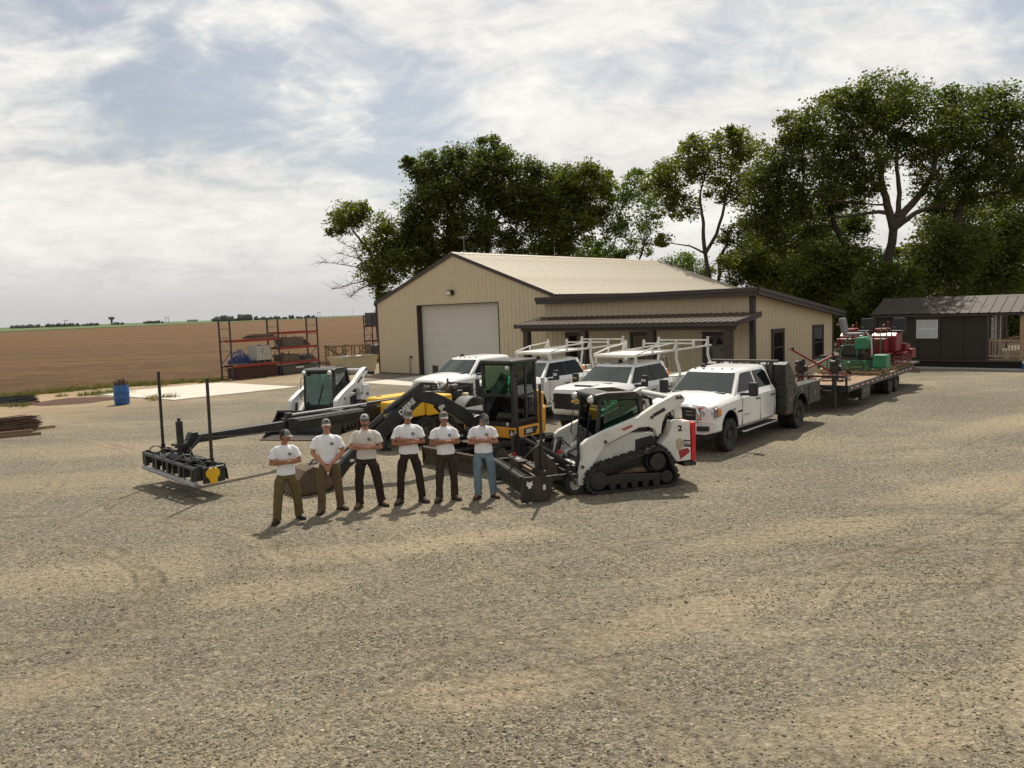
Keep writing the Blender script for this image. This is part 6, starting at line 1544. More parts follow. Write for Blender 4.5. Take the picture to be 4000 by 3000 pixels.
def walk_trowel(label, x, y, p1):
    R = thing('walk_trowel', label, 'trowel machine', on_trailer(x, y), TR, 'power trowels on the trailer')
    for z_, rr in ((.03, .50), (.12, .49), (.19, .42)):
        ob('guard_ring', G().tube([(rr * math.cos(2 * math.pi * i / 26), rr * math.sin(2 * math.pi * i / 26), z_) for i in range(26)], .014, 6, True), m_red, R, smooth=60)
    for i in range(4):
        a = rad(45 + 90 * i); c, s = math.cos(a), math.sin(a)
        ob('guard_spoke', G().bar((.1 * c, .1 * s, .24), (.49 * c, .49 * s, .08), .03, .02), m_red, R)
        ob('trowel_blade', G().bar((.08 * c, .08 * s, .015), (.44 * c, .44 * s, .015), .13, .012), m_steel, R)
    ob('gearbox', G().cyl((0, 0, .03), (0, 0, .30), .12, n=16), m_dsteel, R)
    en = ob('engine', G().box(-.17, .17, -.15, .15, .28, .52), m_black, R, bev=.03)
    ob('recoil_cover', G().cyl((.0, .15, .40), (.0, .22, .40), .11, n=16), m_plast, en)
    ob('fuel_tank', G().box(-.16, .16, -.16, .06, .54, .68), m_black, en, bev=.04)
    ob('air_cleaner', G().cyl((.10, .12, .54), (.10, .12, .74), .07, n=14), m_plast, en)
    p0 = Vector((.12, -.05, .26)); p1 = Vector(p1); d = (p1 - p0).normalized(); sd_ = d.cross(Vector((0, 0, 1))).normalized()
    hn = ob('handle', G().bar(p0, p1, .06, .06), m_red, R)
    ob('handle_bar', G().tube([p1 - sd_ * .28 + d * .12, p1 - sd_ * .2, p1, p1 + sd_ * .2, p1 + sd_ * .28 + d * .12], .016, 6), m_red, hn)
    ob('trim_wheel', G().cyl(p1 + Vector((0, 0, .02)), p1 + Vector((0, 0, .10)), .05, n=10), m_black, hn)
    return R
walk_trowel('red walk-behind trowel at front of trailer, handle pointing to the workshop windows', -1.75, .30, (.35, -1.35, 1.05))
walk_trowel('black-engined walk-behind trowel at the far front corner of trailer', -1.45, -.78, (-1.75, .55, .75))
ob('timber_block', G().box(-.25, .25, -.05, .05, 0, .1), m_wood, None, loc=on_trailer(-2.6, -.1), rz=TR + .3, label='short timber block lying on the trailer deck', cat='timber')
# ================================================================ pallet racking and stored goods
m_post = pm('rack_post_steel', (.055, .05, .055), .55, .2, var=.2, dirt=(.10, .06, .05), damt=.4)
m_beam = pm('rack_beam_red', (.27, .028, .022), .5, var=.12, dirt=(.2, .06, .04), damt=.4)
RK = math.atan2(.839, .544)
RX, RY = -16.86, 47.28
def rk(x, y, z=0):
    return (RX + math.cos(RK) * x - math.sin(RK) * y, RY + math.sin(RK) * x + math.cos(RK) * y, z)
def rack(label, loc, rz, frames, levels, hgt=3.67):
    R = thing('pallet_rack', label, 'storage rack', loc, rz, 'red and black pallet racks')
    for fx in frames:
        for yy in (0, 1.02):
            po = ob('upright', G().box(fx - .04, fx + .04, yy - .04, yy + .04, .012, hgt), m_post, R)
            ob('foot_plate', G().box(fx - .09, fx + .09, yy - .09, yy + .09, 0, .012), m_post, po)
        for za, zb, rev in ((.25, .95, 0), (.95, 1.75, 1), (1.75, 2.55, 0)):
            y0_, y1_ = (.04, .98) if not rev else (.98, .04)
            ob('brace', G().bar((fx, y0_, za), (fx, y1_, zb), .03, .03), m_post, R)
        for zz in (.25, 1.75, 2.55, hgt - .55): ob('brace', G().bar((fx, .04, zz), (fx, .98, zz), .03, .03), m_post, R)
    for (f0, f1), zs in levels:
        for zz in zs:
            for yy in (-.03, 1.05): ob('beam', G().box(f0 + .04, f1 - .04, yy - .028, yy + .028, zz - .07, zz + .07), m_beam, R)
    return R
rack('red beamed pallet rack loaded with goods at the field edge', rk(0, 0), RK, (0, 3.66, 7.0), (((0, 3.66), (.82, 2.36)), ((3.66, 7.0), (.75, 1.72, 2.70))))
rack('red and black rack half hidden behind the workshop left wall', (-12.9, 73.5, 0), RK, (0, 3.4), (((0, 3.4), (1.2, 2.6)),))
X = (-12.6, 74.3, 2.67)
ob('grey_crate', G().box(.1, 1.5, .05, .95, 0, 1.2).box(.05, 1.55, .0, 1.0, .38, .44).box(.05, 1.55, .0, 1.0, .80, .86), pm('grey_plastic', (.12, .12, .12), .6), None, loc=(-12.9, 73.5, 2.67), rz=RK, label='grey ribbed crate high on the rack behind workshop', cat='crate', bev=.01)
ob('grey_crate', G().box(.1, 1.5, .05, .95, 0, .8).box(.05, 1.55, .0, 1.0, .38, .44), MATS['grey_plastic'], None, loc=(-12.9, 73.5, .0), rz=RK, label='grey crate on the ground inside the rack behind workshop', cat='crate', bev=.01)
def rods(label, n, L, w, h, loc, rz, seed, mat=None, r=.012, name='rebar_bundle', cat='rods', bend=.04):
    g = G(); rnd = random.Random(seed)
    for i in range(n):
        y_, z_ = rnd.uniform(-w / 2, w / 2), 0
        z_ = r + abs(rnd.gauss(0, 1)) * .0 + rnd.random() * h * max(.15, 1 - (2 * y_ / w) ** 2)
        a = L * rnd.uniform(.35, .55)
        dy, dz = rnd.uniform(-.06, .06), rnd.uniform(-bend, bend)
        g.tube([(-a, y_, z_), (0, y_ + dy * .5, z_ + dz * .3), (a * .95, y_ + dy, max(r, z_ + dz))], r, 5)
    return ob(name, g, mat or m_rust, None, loc=loc, rz=rz, label=label, cat=cat)
m_dboard = pm('reddish_boards', (.085, .038, .032), .8, var=.25, scale=6)
g = thing('board_stack', 'tall stack of dark red form boards under the rack left bay', 'boards', rk(1.95, .5), RK)
for i in range(11):
    o = .02 * math.sin(i * 2.3)
    ob('board', G().box(-1.58 + o, 1.58 + o, -.46, .46, .06 + i * .060, .112 + i * .060), m_dboard, g)
ob('bearer', G().box(-1.3, -1.2, -.46, .46, 0, .058), m_wood, g); ob('bearer', G().box(1.2, 1.3, -.46, .46, 0, .058), m_wood, g)
gp = thing('panel_crate', 'low grey steel form box under the rack right bay', 'crate', rk(5.35, .5), RK)
m_gpan = pm('grey_panels', (.095, .095, .085), .6, .2, var=.2)
ob('front_panel', G().box(-1.5, 1.5, -.50, -.46, .04, .56), m_gpan, gp); ob('rear_panel', G().box(-1.5, 1.5, .46, .50, .04, .56), m_gpan, gp)
for x_ in (-1.5, 1.46): ob('end_panel', G().box(x_, x_ + .04, -.459, .459, .04, .56), m_gpan, gp)
ob('floor', G().box(-1.45, 1.45, -.45, .45, .04, .08), m_gpan, gp)
for i in range(4): ob('leg', G().box(-1.2 + i * .8, -1.1 + i * .8, -.48, .48, 0, .039), m_wood, gp)
ob('label_strip', G().box(-.4, .3, -.504, -.501, .36, .46), m_whitew, gp)
# decking boards on the beams
for lab, a, b, zz in (('plank decking on the lower left rack level', .1, 3.5, .89), ('plank decking on the upper left rack level', 1.7, 3.56, 2.43), ('plank decking on the lower right rack level', 3.76, 6.9, .82), ('plank decking on the middle right rack level', 3.76, 6.4, 1.79)):
    d_ = thing('rack_decking', lab, 'planks', rk(a, 0, zz), RK, 'planks on the rack beams')
    for i in range(5): ob('plank', G().box(0, b - a, -.04 + i * .215, .15 + i * .215, .002, .03), m_wood, d_)
# blue rebar chairs heap
m_bluep = pm('blue_plastic_chairs', (.025, .06, .22), .5, var=.3, scale=20)
g = G(); rnd = random.Random(9)
for i in range(620):
    u = rnd.random() ** .5; a = rnd.uniform(0, 2 * math.pi)
    px, py = .80 * u * math.cos(a), .45 * u * math.sin(a); pz = rnd.uniform(.05, .10 + .80 * (1 - u ** 2.2))
    d = Vector((rnd.uniform(-1, 1), rnd.uniform(-1, 1), rnd.uniform(-.4, 1))).normalized()
    c = Vector((px, py, pz)); e = c + d * rnd.uniform(.07, .15); e.z = max(.03, e.z)
    g.tube([c, e], [.022, .012], 5)
    if i % 3 == 0: g.tube([c, c + d.orthogonal() * .08], [.02, .01], 5)
ob('plastic_chairs_heap', g, m_bluep, None, loc=rk(.95, .5, .925), rz=RK, label='heap of blue plastic rebar supports on the rack', cat='plastic heap')
# IBC tote
tt = thing('liquid_tote', 'white caged liquid tote on the rack lower left level', 'tote', rk(2.5, .52, .925), RK)
ob('tank', G().box(-.52, .52, -.44, .44, .16, 1.06), pm('white_poly', (.62, .62, .54), .5, var=.06, dirt=(.5, .48, .36), damt=.3), tt, bev=.05, seg=3)
ob('cap', G().cyl((0, 0, 1.05), (0, 0, 1.10), .11, n=18), m_plast, tt)
m_cage = pm('galvanised', (.42, .42, .40), .5, .6)
g = G()
for i in range(6):
    zz = .17 + i * .178
    for p, q in (((-.56, -.48), (.56, -.48)), ((.56, -.48), (.56, .48)), ((.56, .48), (-.56, .48)), ((-.56, .48), (-.56, -.48))):
        ob('cage_bar', G().bar((*p, zz), (*q, zz), .02, .02), m_cage, tt)
for i in range(7):
    for yy in (-.485, .485): ob('cage_bar', G().bar((-.56 + i * .187, yy, .13), (-.56 + i * .187, yy, 1.07), .02, .02), m_cage, tt)
for i in range(5):
    for xx in (-.565, .565): ob('cage_bar', G().bar((xx, -.36 + i * .18, .13), (xx, -.36 + i * .18, 1.07), .02, .02), m_cage, tt)
ob('name_panel', G().box(-.10, .46, -.50, -.498, .56, .90), pm('grey_label', (.40, .41, .36), .5), tt)
ob('tote_base', G().box(-.57, .57, -.49, .49, .0, .05).box(-.57, -.42, -.49, .49, .051, .13).box(-.07, .07, -.49, .49, .051, .13).box(.42, .57, -.49, .49, .051, .13), m_dsteel, tt)
rods('bundle of rusty stakes on the upper left rack level', 70, 2.1, .8, .26, rk(2.65, .5, 2.465), RK, 1)
rods('bundle of dark rods on the lower right rack level', 80, 1.8, .8, .36, rk(6.05, .5, .852), RK, 2, m_dsteel)
def crate(label, loc, rz, L, D, h, mat, rnd):
    c = thing('wood_crate', label, 'crate', loc, rz, 'crates on the rack')
    n = max(2, round(h / .14)); sh = h / n
    for i in range(n):
        z0, z1 = .03 + i * sh, .03 + (i + 1) * sh - .012
        ob('slat', G().box(-L / 2, L / 2, -D / 2, -D / 2 + .025, z0, z1), mat, c); ob('slat', G().box(-L / 2, L / 2, D / 2 - .025, D / 2, z0, z1), mat, c)
        ob('slat', G().box(-L / 2, -L / 2 + .025, -D / 2 + .026, D / 2 - .026, z0, z1), mat, c); ob('slat', G().box(L / 2 - .025, L / 2, -D / 2 + .026, D / 2 - .026, z0, z1), mat, c)
    ob('crate_floor', G().box(-L / 2 + .03, L / 2 - .03, -D / 2 + .03, D / 2 - .03, 0, .04), mat, c)
    for i in range(9):
        a, b = rnd.uniform(-L / 2 + .15, L / 2 - .15), rnd.uniform(-D / 3, D / 3)
        ob('offcut', G().bar((a, b, .05), (a + rnd.uniform(-.3, .3), b + rnd.uniform(-.1, .1), h + rnd.uniform(.0, .2)), .06, .04), m_rust if i % 2 else m_wood, c)
    return c
m_gwood = pm('grey_timber', (.13, .105, .08), .9, var=.3, scale=8)
rnd = random.Random(4)
crate('long grey wooden crate on the middle right rack level', rk(4.95, .5, 1.822), RK, 1.7, .9, .56, m_gwood, rnd)
crate('wooden crate of offcuts beside the tote on the rack', rk(4.65, .5, .852), RK, 1.4, .9, .42, m_gwood, rnd)
lb = thing('lumber_stack', 'stepped stack of dark lumber beside the long rack crate', 'lumber', rk(6.12, .5, 1.822), RK)
for i in range(4): ob('beam_timber', G().box(-.30 , .30 - i * .13, -.4, .4, i * .105, i * .105 + .10), m_dboard, lb)
bw = crate('small brown box with straps next to the rack centre post', rk(4.0 - .15, .5, .852 + .0), RK, .1, .1, .1, m_gwood, rnd) if False else None

# ================================================================ hopper and timber frames beside the workshop
hp = thing('dump_hopper', 'cream steel dump hopper beside the workshop left corner', 'hopper', (-10.05, 48.95, 0), math.pi / 2 - TH)
m_hop = pm('cream_hopper', (.50, .45, .33), .55, var=.08, dirt=(.3, .24, .15), dscale=2, damt=.4)
prof = [(-.75, 1.12), (.02, .03), (1.75, .03), (1.95, .18), (2.1, 1.12)]
for yy in (0, 1.45):
    ob('side_plate', G().prism(prof, 'y', yy, yy + .03), m_hop, hp)
ob('front_slope', G().hexa([(-.75, .031, 1.12), (-.72, .031, 1.12), (-.72, 1.449, 1.12), (-.75, 1.449, 1.12), (.02, .031, .03), (.05, .031, .03), (.05, 1.449, .03), (.02, 1.449, .03)]), m_hop, hp)
ob('back_plate', G().hexa([(1.95, .031, .18), (1.92, .031, .18), (1.92, 1.449, .18), (1.95, 1.449, .18), (2.1, .031, 1.12), (2.07, .031, 1.12), (2.07, 1.449, 1.12), (2.1, 1.449, 1.12)]), m_hop, hp)
ob('floor', G().box(.05, 1.9, .031, 1.449, .03, .06), m_hop, hp)
ob('rim', G().box(-.78, 2.13, -.03, -.001, 1.06, 1.13), m_hop, hp)
ob('skid', G().box(.1, 1.8, .1, .2, 0, .029), m_black, hp); ob('skid', G().box(.1, 1.8, 1.25, 1.35, 0, .029), m_black, hp)
rnd = random.Random(8)
for i in range(9):
    a, b = rnd.uniform(-.4, 1.7), rnd.uniform(.2, 1.2)
    ob('scrap_sheet', G().hexa([tuple(Vector(p) + Vector((a, b, 1.02 + .012 * i))) for p in ((-.35, -.15, 0), (.35, -.15, .04), (.35, .15, .05), (-.35, .15, .01), (-.35, -.15, .008), (.35, -.15, .048), (.35, .15, .058), (-.35, .15, .018))]), (m_dsteel, m_vinyl, m_plast)[i % 3], hp)
for i in range(3): ob('hazard_mark', G().prism([(.1 + i * .3, .80), (.16 + i * .3, .80), (.12 + i * .3, .90)], 'y', -.004, -.001), m_yellow, hp)
jb = ob('junction_box', G().box(-.2, .2, -.1, .12, 0, .2), m_plast, None, loc=(-8.75, 48.65, 0), rz=-TH, label='small black box on gravel at workshop corner', cat='box', bev=.02)
tf = thing('timber_crating', 'open brown timber crating frame beyond the hopper', 'timber frame', (-13.15, 56.4, 0), rad(22))
for i, x_ in enumerate((0, .55, 1.25, 1.9, 2.5, 3.0)):
    for yy in (0, 1.1): ob('post', G().box(x_ - .05, x_ + .05, yy - .05, yy + .05, 0, 1.42), m_wood, tf)
for yy in (-.03, 1.13):
    ob('top_rail', G().box(-.1, 3.1, yy - .045, yy + .045, 1.425, 1.51), m_wood, tf)
    ob('diagonal', G().bar((.1, yy, 1.38), (1.5, yy, .35), .06, .09), m_wood, tf); ob('diagonal', G().bar((1.5, yy + .01, 1.25), (.3, yy + .01, .1), .06, .09), m_wood, tf); ob('diagonal', G().bar((1.8, yy, .2), (2.9, yy, 1.3), .06, .09), m_wood, tf)
for x_ in (.0, 1.4, 3.0): ob('cross_rail', G().box(x_ - .045, x_ + .045, -.2, 1.3, 1.512, 1.60), m_wood, tf)
rc = ob('red_scrap', G().tube([(-.3, 0, .06), (0, .1, .16), (.3, 0, .05)], .03, 6).tube([(-.2, .2, .05), (.1, 0, .2), (.2, .3, .08)], .025, 6).box(-.25, .25, -.1, .15, 0, .06), m_red, None, loc=(-10.9, 53.2, 0), label='small tangle of red steel on the ground by timber frame', cat='scrap')

# ================================================================ barrel, timber and rod piles at the left
br = thing('barrel', 'blue plastic barrel full of rusty stakes', 'barrel', (-17.83, 35.61, 0))
m_barrel = pm('barrel_blue', (.02, .105, .30), .42, var=.08, dirt=(.1, .13, .2), damt=.3)
ob('body', G().lathe([(.27, 0), (.305, .03), (.32, .12), (.33, .30), (.34, .32), (.33, .34), (.33, .58), (.34, .60), (.33, .62), (.325, .80), (.30, .90), (.285, .90), (.30, .78), (.30, .1), (.25, .03)], n=32), m_barrel, br, smooth=40)
rnd = random.Random(12)
for i in range(46):
    a, r = rnd.uniform(0, 6.28), .25 * rnd.random() ** .5
    p = Vector((r * math.cos(a), r * math.sin(a), .06)); q = Vector((1.12 * p.x + rnd.uniform(-.05, .05), 1.12 * p.y + rnd.uniform(-.05, .05), rnd.uniform(.98, 1.2)))
    ob('stake', G().tube([p * .8 + Vector((0, 0, .02)), q], .014, 5), m_rust, br)
def dunnage(label, loc, rz, specs):
    d = thing('timber_pile', label, 'timber', loc, rz, 'loose timber at the yard edge')
    for (x0_, x1_, y_, z_, a) in specs:
        c, s = math.cos(a), math.sin(a)
        ob('timber', G().bar((x0_, y_ + (x0_) * s, z_ + .05), (x1_, y_ + x1_ * s, z_ + .05), .10, .10), m_wood if (x0_ * 7) % 2 < 1 else m_cedar, d)
    return d
dunnage('bare timbers lying under the nearer rod pile at left edge', (-17.7, 26.6, 0), rad(28), [(-1.6, 1.35, -.75, 0, .0), (-1.9, 1.2, -.60, 0, .02), (-1.6, 1.1, -.68, .1, .01), (-1.8, .8, .3, 0, 0), (-1.8, .6, 1.0, 0, .0), (.2, 1.7, .55, .0, .3), (-1.4, .3, .9, .1, .1), (-.8, .5, .62, .1, .5)])
rods('big pile of rusty rods on timbers at the left edge', 150, 2.6, .9, .36, (-17.95, 27.0, .16), rad(24), 31, m_rust, .014, 'rod_pile', 'rods', .1)
dunnage('flat timbers under the farther rod pile by the field', (-24.0, 37.2, 0), rad(12), [(-1.2, 1.2, -.5, 0, 0), (-1.2, 1.1, 0, 0, .02), (-1.2, 1.15, .5, 0, -.02)])
rods('farther pile of dark rods lying near the field edge', 110, 2.4, .9, .30, (-24.1, 37.2, .11), rad(14), 32, m_dsteel, .014, 'rod_pile', 'rods', .06)

# ================================================================ far horizon
def far(px, d):
    """ground point at distance d (m) under photo column px on the horizon"""
    v = c_fw + c_rt * ((px - 2000) / F_PX) + c_up * ((1500 - (1209 - (px - 2000) * math.tan(ROLL))) / F_PX)
    return Vector((v.x / v.y * d, d, 0))
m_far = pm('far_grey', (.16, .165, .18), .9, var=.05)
for i, (px, d, h, lab) in enumerate(((258, 1900, 17, 'leftmost twin-pole power pylon on the horizon'), (653, 1900, 16, 'twin-pole power pylon right of the far water tower'), (958, 2200, 16, 'twin-pole power pylon above the far treeline over the rack'), (1246, 2200, 16, 'twin-pole power pylon just right of the rack'), (1467, 2300, 17, 'twin-pole power pylon beside the workshop left wall'))):
    p = far(px, d); t_ = thing('power_pylon', lab, 'pylon', p, 0, 'power pylons along the horizon')
    for s in (-3.2, 3.2): ob('pole', G().cyl((s, 0, 0), (s, 0, h), .55, .45, 6), m_far, t_)
    ob('cross_arm', G().box(-5.2, 5.2, -.3, .3, h * .84, h * .84 + .7), m_far, t_)
p = far(437, 2300); wt = thing('water_tower', 'small grey water tower on the far horizon', 'water tower', p)
ob('column', G().lathe([(4.2, 0), (3.0, 6), (2.8, 13), (4.5, 15)], n=16), m_far, wt, smooth=40)
ob('tank', G().lathe([(4.5, 15.02), (8.2, 17), (8.6, 20), (8.2, 22.5), (.5, 23.5)], n=20), m_far, wt, smooth=40)
for px, h in ((1145, 24), (1303, 30), (1377, 34)):
    p = far(px, 2600); ob('radio_mast', G().cyl((0, 0, 0), (0, 0, h), .35, .2, 5), m_far, None, loc=p, label={1145: 'thin mast on the horizon above the rack centre', 1303: 'thin mast on the horizon between rack and workshop', 1377: 'tallest thin mast on the horizon near workshop'}[px], cat='mast', group='radio masts on the horizon')
p = far(752, 2100); fb = thing('far_shed', 'long pale shed on the far horizon', 'shed', p)
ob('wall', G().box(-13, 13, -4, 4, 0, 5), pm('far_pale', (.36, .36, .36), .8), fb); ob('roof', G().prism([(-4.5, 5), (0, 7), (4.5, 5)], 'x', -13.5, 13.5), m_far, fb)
m_farleaf = pm('hazed_far_foliage', (.10, .115, .105), .95, var=.25, scale=.02)  # distance haze mixed into the leaf colour, paler and greyer
g = G(); rnd = random.Random(6)
for (a, b, n, d, h) in ((45, 130, 20, 1700, 6), (120, 380, 50, 1700, 6), (440, 480, 7, 1800, 5), (560, 640, 14, 1900, 6), (830, 1000, 34, 1500, 7), (1000, 1230, 34, 1600, 5.5), (845, 900, 8, 1450, 8), (930, 970, 6, 1450, 9)):
    for i in range(n):
        p = far(rnd.uniform(a, b), d + rnd.uniform(-60, 60)); r = h * rnd.uniform(.35, .75)
        g.ell((p.x, p.y, r * .8), (r * rnd.uniform(.9, 1.6), r, r * rnd.uniform(.8, 1.25)), 7, 5)
        for k in range(4): g.ell((p.x + rnd.uniform(-r, r), p.y, r * rnd.uniform(.8, 1.7)), (r * .5, r * .5, r * .42), 6, 4)
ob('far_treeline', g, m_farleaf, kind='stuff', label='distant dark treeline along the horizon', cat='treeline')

# ================================================================ weeds and gravel
def blades(name, spots, seed, mat, label, hmax=.35, n=26):
    rg = np.random.default_rng(seed); V = []; 
    for (x_, y_, r, k) in spots:
        m_ = int(n * k)
        ang = rg.uniform(0, 6.28, m_); rr = r * np.sqrt(rg.random(m_))
        px = x_ + rr * np.cos(ang); py = y_ + rr * np.sin(ang); h = hmax * rg.uniform(.3, 1.0, m_) * (1 - .5 * rr / max(r, .01))
        an = rg.uniform(0, 6.28, m_); w = rg.uniform(.008, .02, m_); lx = rg.normal(0, .35, m_) * h; ly = rg.normal(0, .35, m_) * h
        tri = np.stack([np.stack([px - w * np.cos(an), py - w * np.sin(an), np.zeros(m_)], 1), np.stack([px + w * np.cos(an), py + w * np.sin(an), np.zeros(m_)], 1), np.stack([px + lx, py + ly, h], 1)], 1)
        V.append(tri)
    V = np.concatenate(V); k = len(V)
    me = bpy.data.meshes.new(name); me.vertices.add(k * 3); me.vertices.foreach_set('co', V.reshape(-1))
    me.loops.add(k * 3); me.loops.foreach_set('vertex_index', np.arange(k * 3, dtype=np.int32))
    me.polygons.add(k); me.polygons.foreach_set('loop_start', np.arange(0, k * 3, 3, dtype=np.int32)); me.update(calc_edges=True)
    return ob(name, me, mat, kind='stuff', label=label, cat='grass')
m_weed = leaf_material('weeds', (.05, .07, .015), (.16, .17, .045), .3)
m_dryw = leaf_material('dry_weeds', (.14, .10, .04), (.30, .22, .10), .3)
rnd = random.Random(15); sp, sp2 = [], []
edge_l = [(-40, 35.5), (-36, 37), (-27, 41), (-23.5, 45.3), (-20, 46.6), (-17.6, 47.2)]
for (a, b) in zip(edge_l[:-1], edge_l[1:]):
    L = math.dist(a, b)
    for i in range(int(L * 16)):
        t = rnd.random(); x_, y_ = a[0] + (b[0] - a[0]) * t + rnd.gauss(0, .3), a[1] + (b[1] - a[1]) * t + rnd.gauss(.3, .55)
        (sp if rnd.random() < .78 else sp2).append((x_, y_, rnd.uniform(.15, .4), rnd.uniform(.6, 2.2)))
for i in range(7): sp2.append((-17.1 + rnd.gauss(0, .45), 37.7 + rnd.gauss(0, .25), .3, 1.2)); sp.append((-16.9 + rnd.gauss(0, .35), 37.9 + rnd.gauss(0, .2), .22, 1.0))
for q in range(26): sp.append((-21.5 + rnd.gauss(0, .8), 41.2 + rnd.gauss(0, .4), .3, 1.2))
for q in range(10): sp.append((-23.6 + rnd.gauss(0, .8), 36.4 + rnd.gauss(0, .25), .25, .8))
for q in range(5): sp.append((-9.2 + rnd.gauss(0, .3), 46.5 + rnd.gauss(0, .3), .2, .8)); sp.append((-18.8 + rnd.gauss(0, .5), 28.3 + rnd.gauss(0, .3), .2, .6))
blades('weeds', sp, 3, m_weed, 'green weeds along the edge of the field', .42)
blades('dry_grass', sp2, 4, m_dryw, 'dry grass tufts along the yard edge', .45)

def stones(n, y0_, y1_, seed, smin, smax, name, label):
    """loose stones on the near part of the yard"""
    rg = np.random.default_rng(seed)
    base = np.array([(1, 0, 0), (-1, 0, 0), (0, 1, 0), (0, -1, 0), (0, 0, 1), (0, 0, -.4), (.62, .62, .45), (-.62, .62, .4), (.62, -.62, .35), (-.62, -.62, .45)], float)
    fc = [(4, 0, 6), (4, 6, 2), (0, 2, 6), (4, 2, 7), (4, 7, 1), (2, 1, 7), (4, 3, 8), (4, 8, 0), (3, 0, 8), (4, 1, 9), (4, 9, 3), (1, 3, 9)]
    Y = y0_ + (y1_ - y0_) * rg.random(n) ** 1.2
    X = rg.uniform(-.70, .70, n) * (Y + .8)
    q = (Y - y0_) / (y1_ - y0_)
    patch = np.sin(X * .9 + 1.3 * np.sin(Y * .5)) * np.sin(Y * 1.1 + .8 * np.sin(X * .6 + 1)) + .5 * np.sin(X * 2.3 + Y * 1.7)
    keep = rg.random(n) < np.clip(1.0 - ((q - .55) / .45).clip(0, 1) - .35 * (patch > .35) * rg.random(n) * 2, 0, 1) * np.clip(q / .12 if y0_ > 6 else 1, 0, 1)
    for px_, py_, ra_, rb_, an_ in PATCHES:
        dx, dy = X - px_, Y - py_; u_ = (dx * math.cos(an_) + dy * math.sin(an_)) / ra_; v_ = (-dx * math.sin(an_) + dy * math.cos(an_)) / rb_
        keep &= ~((u_ * u_ + v_ * v_ < 1.0 + .5 * patch) & (rg.random(n) < .6))
    for cx_, cy_, R_ in RUTS:
        d = np.hypot(X - cx_, Y - cy_)
        for off in (0., 1.75): keep &= ~((np.abs(d - R_ - off) < .2) & (rg.random(n) < .45))
    X, Y = X[keep], Y[keep]; n = len(X)
    s = rg.uniform(smin, smax, n) * np.exp(rg.normal(0, .25, n))
    sc_ = np.stack([s * rg.uniform(.8, 1.25, n), s * rg.uniform(.7, 1.1, n), s * rg.uniform(.45, .8, n)], 1)
    jit = 1 + .22 * rg.normal(size=(n, 10, 1))
    P = base[None] * jit * sc_[:, None, :]
    a = rg.uniform(0, 6.28, n); c, si = np.cos(a)[:, None], np.sin(a)[:, None]
    Px = P[:, :, 0] * c - P[:, :, 1] * si + X[:, None]; Py = P[:, :, 0] * si + P[:, :, 1] * c + Y[:, None]; Pz = P[:, :, 2] + (s * .12)[:, None]
    V = np.stack([Px, Py, Pz], 2).reshape(-1, 3)
    F = (np.array(fc)[None] + (np.arange(n) * 10)[:, None, None]).reshape(-1, 3).astype(np.int32)
    me = bpy.data.meshes.new(name); me.vertices.add(len(V)); me.vertices.foreach_set('co', V.reshape(-1))
    me.loops.add(len(F) * 3); me.loops.foreach_set('vertex_index', F.reshape(-1))
    me.polygons.add(len(F)); me.polygons.foreach_set('loop_start', np.arange(0, len(F) * 3, 3, dtype=np.int32)); me.update(calc_edges=True)
    return ob(name, me, m_stone, kind='stuff', label=label, cat='gravel')
m_stone, t_, b_ = nodes_mat('loose_stone'); N = NT(t_)
rp = N.n('ShaderNodeNewGeometry').outputs['Random Per Island']
cr = N.n('ShaderNodeValToRGB'); N.l(rp, cr.inputs[0])
els = cr.color_ramp.elements
els[0].position = 0; els[0].color = (.075, .063, .042, 1); els[1].position = 1; els[1].color = (.47, .41, .29, 1)
for pos, c_ in ((.25, (.15, .125, .082)), (.5, (.23, .195, .13)), (.7, (.21, .17, .115)), (.85, (.31, .27, .19))):
    e = els.new(pos); e.color = (*c_, 1)
N.l(cr.outputs[0], b_.inputs['Base Color']); b_.inputs['Roughness'].default_value = .9; b_.inputs['Specular IOR Level'].default_value = .2
stones(86000, 4.6, 15.0, 1, .006, .0135, 'gravel_stones', 'loose grey and tan gravel in the near yard')
stones(40000, 9.0, 28.0, 2, .008, .014, 'gravel_stones', 'loose grey and tan gravel around the machines')
# ================================================================ people
from mathutils import noise as mnoise
def fuse(name, g, voxel, mat, par, it=6, wr=0., wscale=9., seed=0):
    """turn overlapping volumes into one continuous skin"""
    o = ob(name, g, mat)
    m = o.modifiers.new('remesh', 'REMESH'); m.mode = 'VOXEL'; m.voxel_size = voxel; m.use_smooth_shade = True
    s = o.modifiers.new('smooth', 'SMOOTH'); s.factor = .5; s.iterations = it
    bake(o); o.parent = par
    me = o.data
    if wr:
        n = len(me.vertices); co = np.empty(n * 3, np.float32); no = np.empty(n * 3, np.float32)
        me.vertices.foreach_get('co', co); me.vertex_normals.foreach_get('vector', no)
        co = co.reshape(-1, 3); no = no.reshape(-1, 3)
        amp = np.empty(n, np.float32)
        for i, p in enumerate(co.tolist()):
            q = Vector((p[0] * wscale, p[1] * wscale, p[2] * wscale * .55 + seed))
            amp[i] = mnoise.noise(q) + .5 * mnoise.noise(q * 2.1)
        me.vertices.foreach_set('co', (co + no * (amp * wr)[:, None]).reshape(-1))
    me.polygons.foreach_set('use_smooth', [True] * len(me.polygons))
    if not me.materials: me.materials.append(mat)
    me.update()
    return o
def ering(c, rx, ry, n=16, tilt=0.):
    return [(c[0] + rx * math.cos(2 * math.pi * i / n), c[1] + ry * math.sin(2 * math.pi * i / n), c[2] + tilt * math.sin(2 * math.pi * i / n)) for i in range(n)]
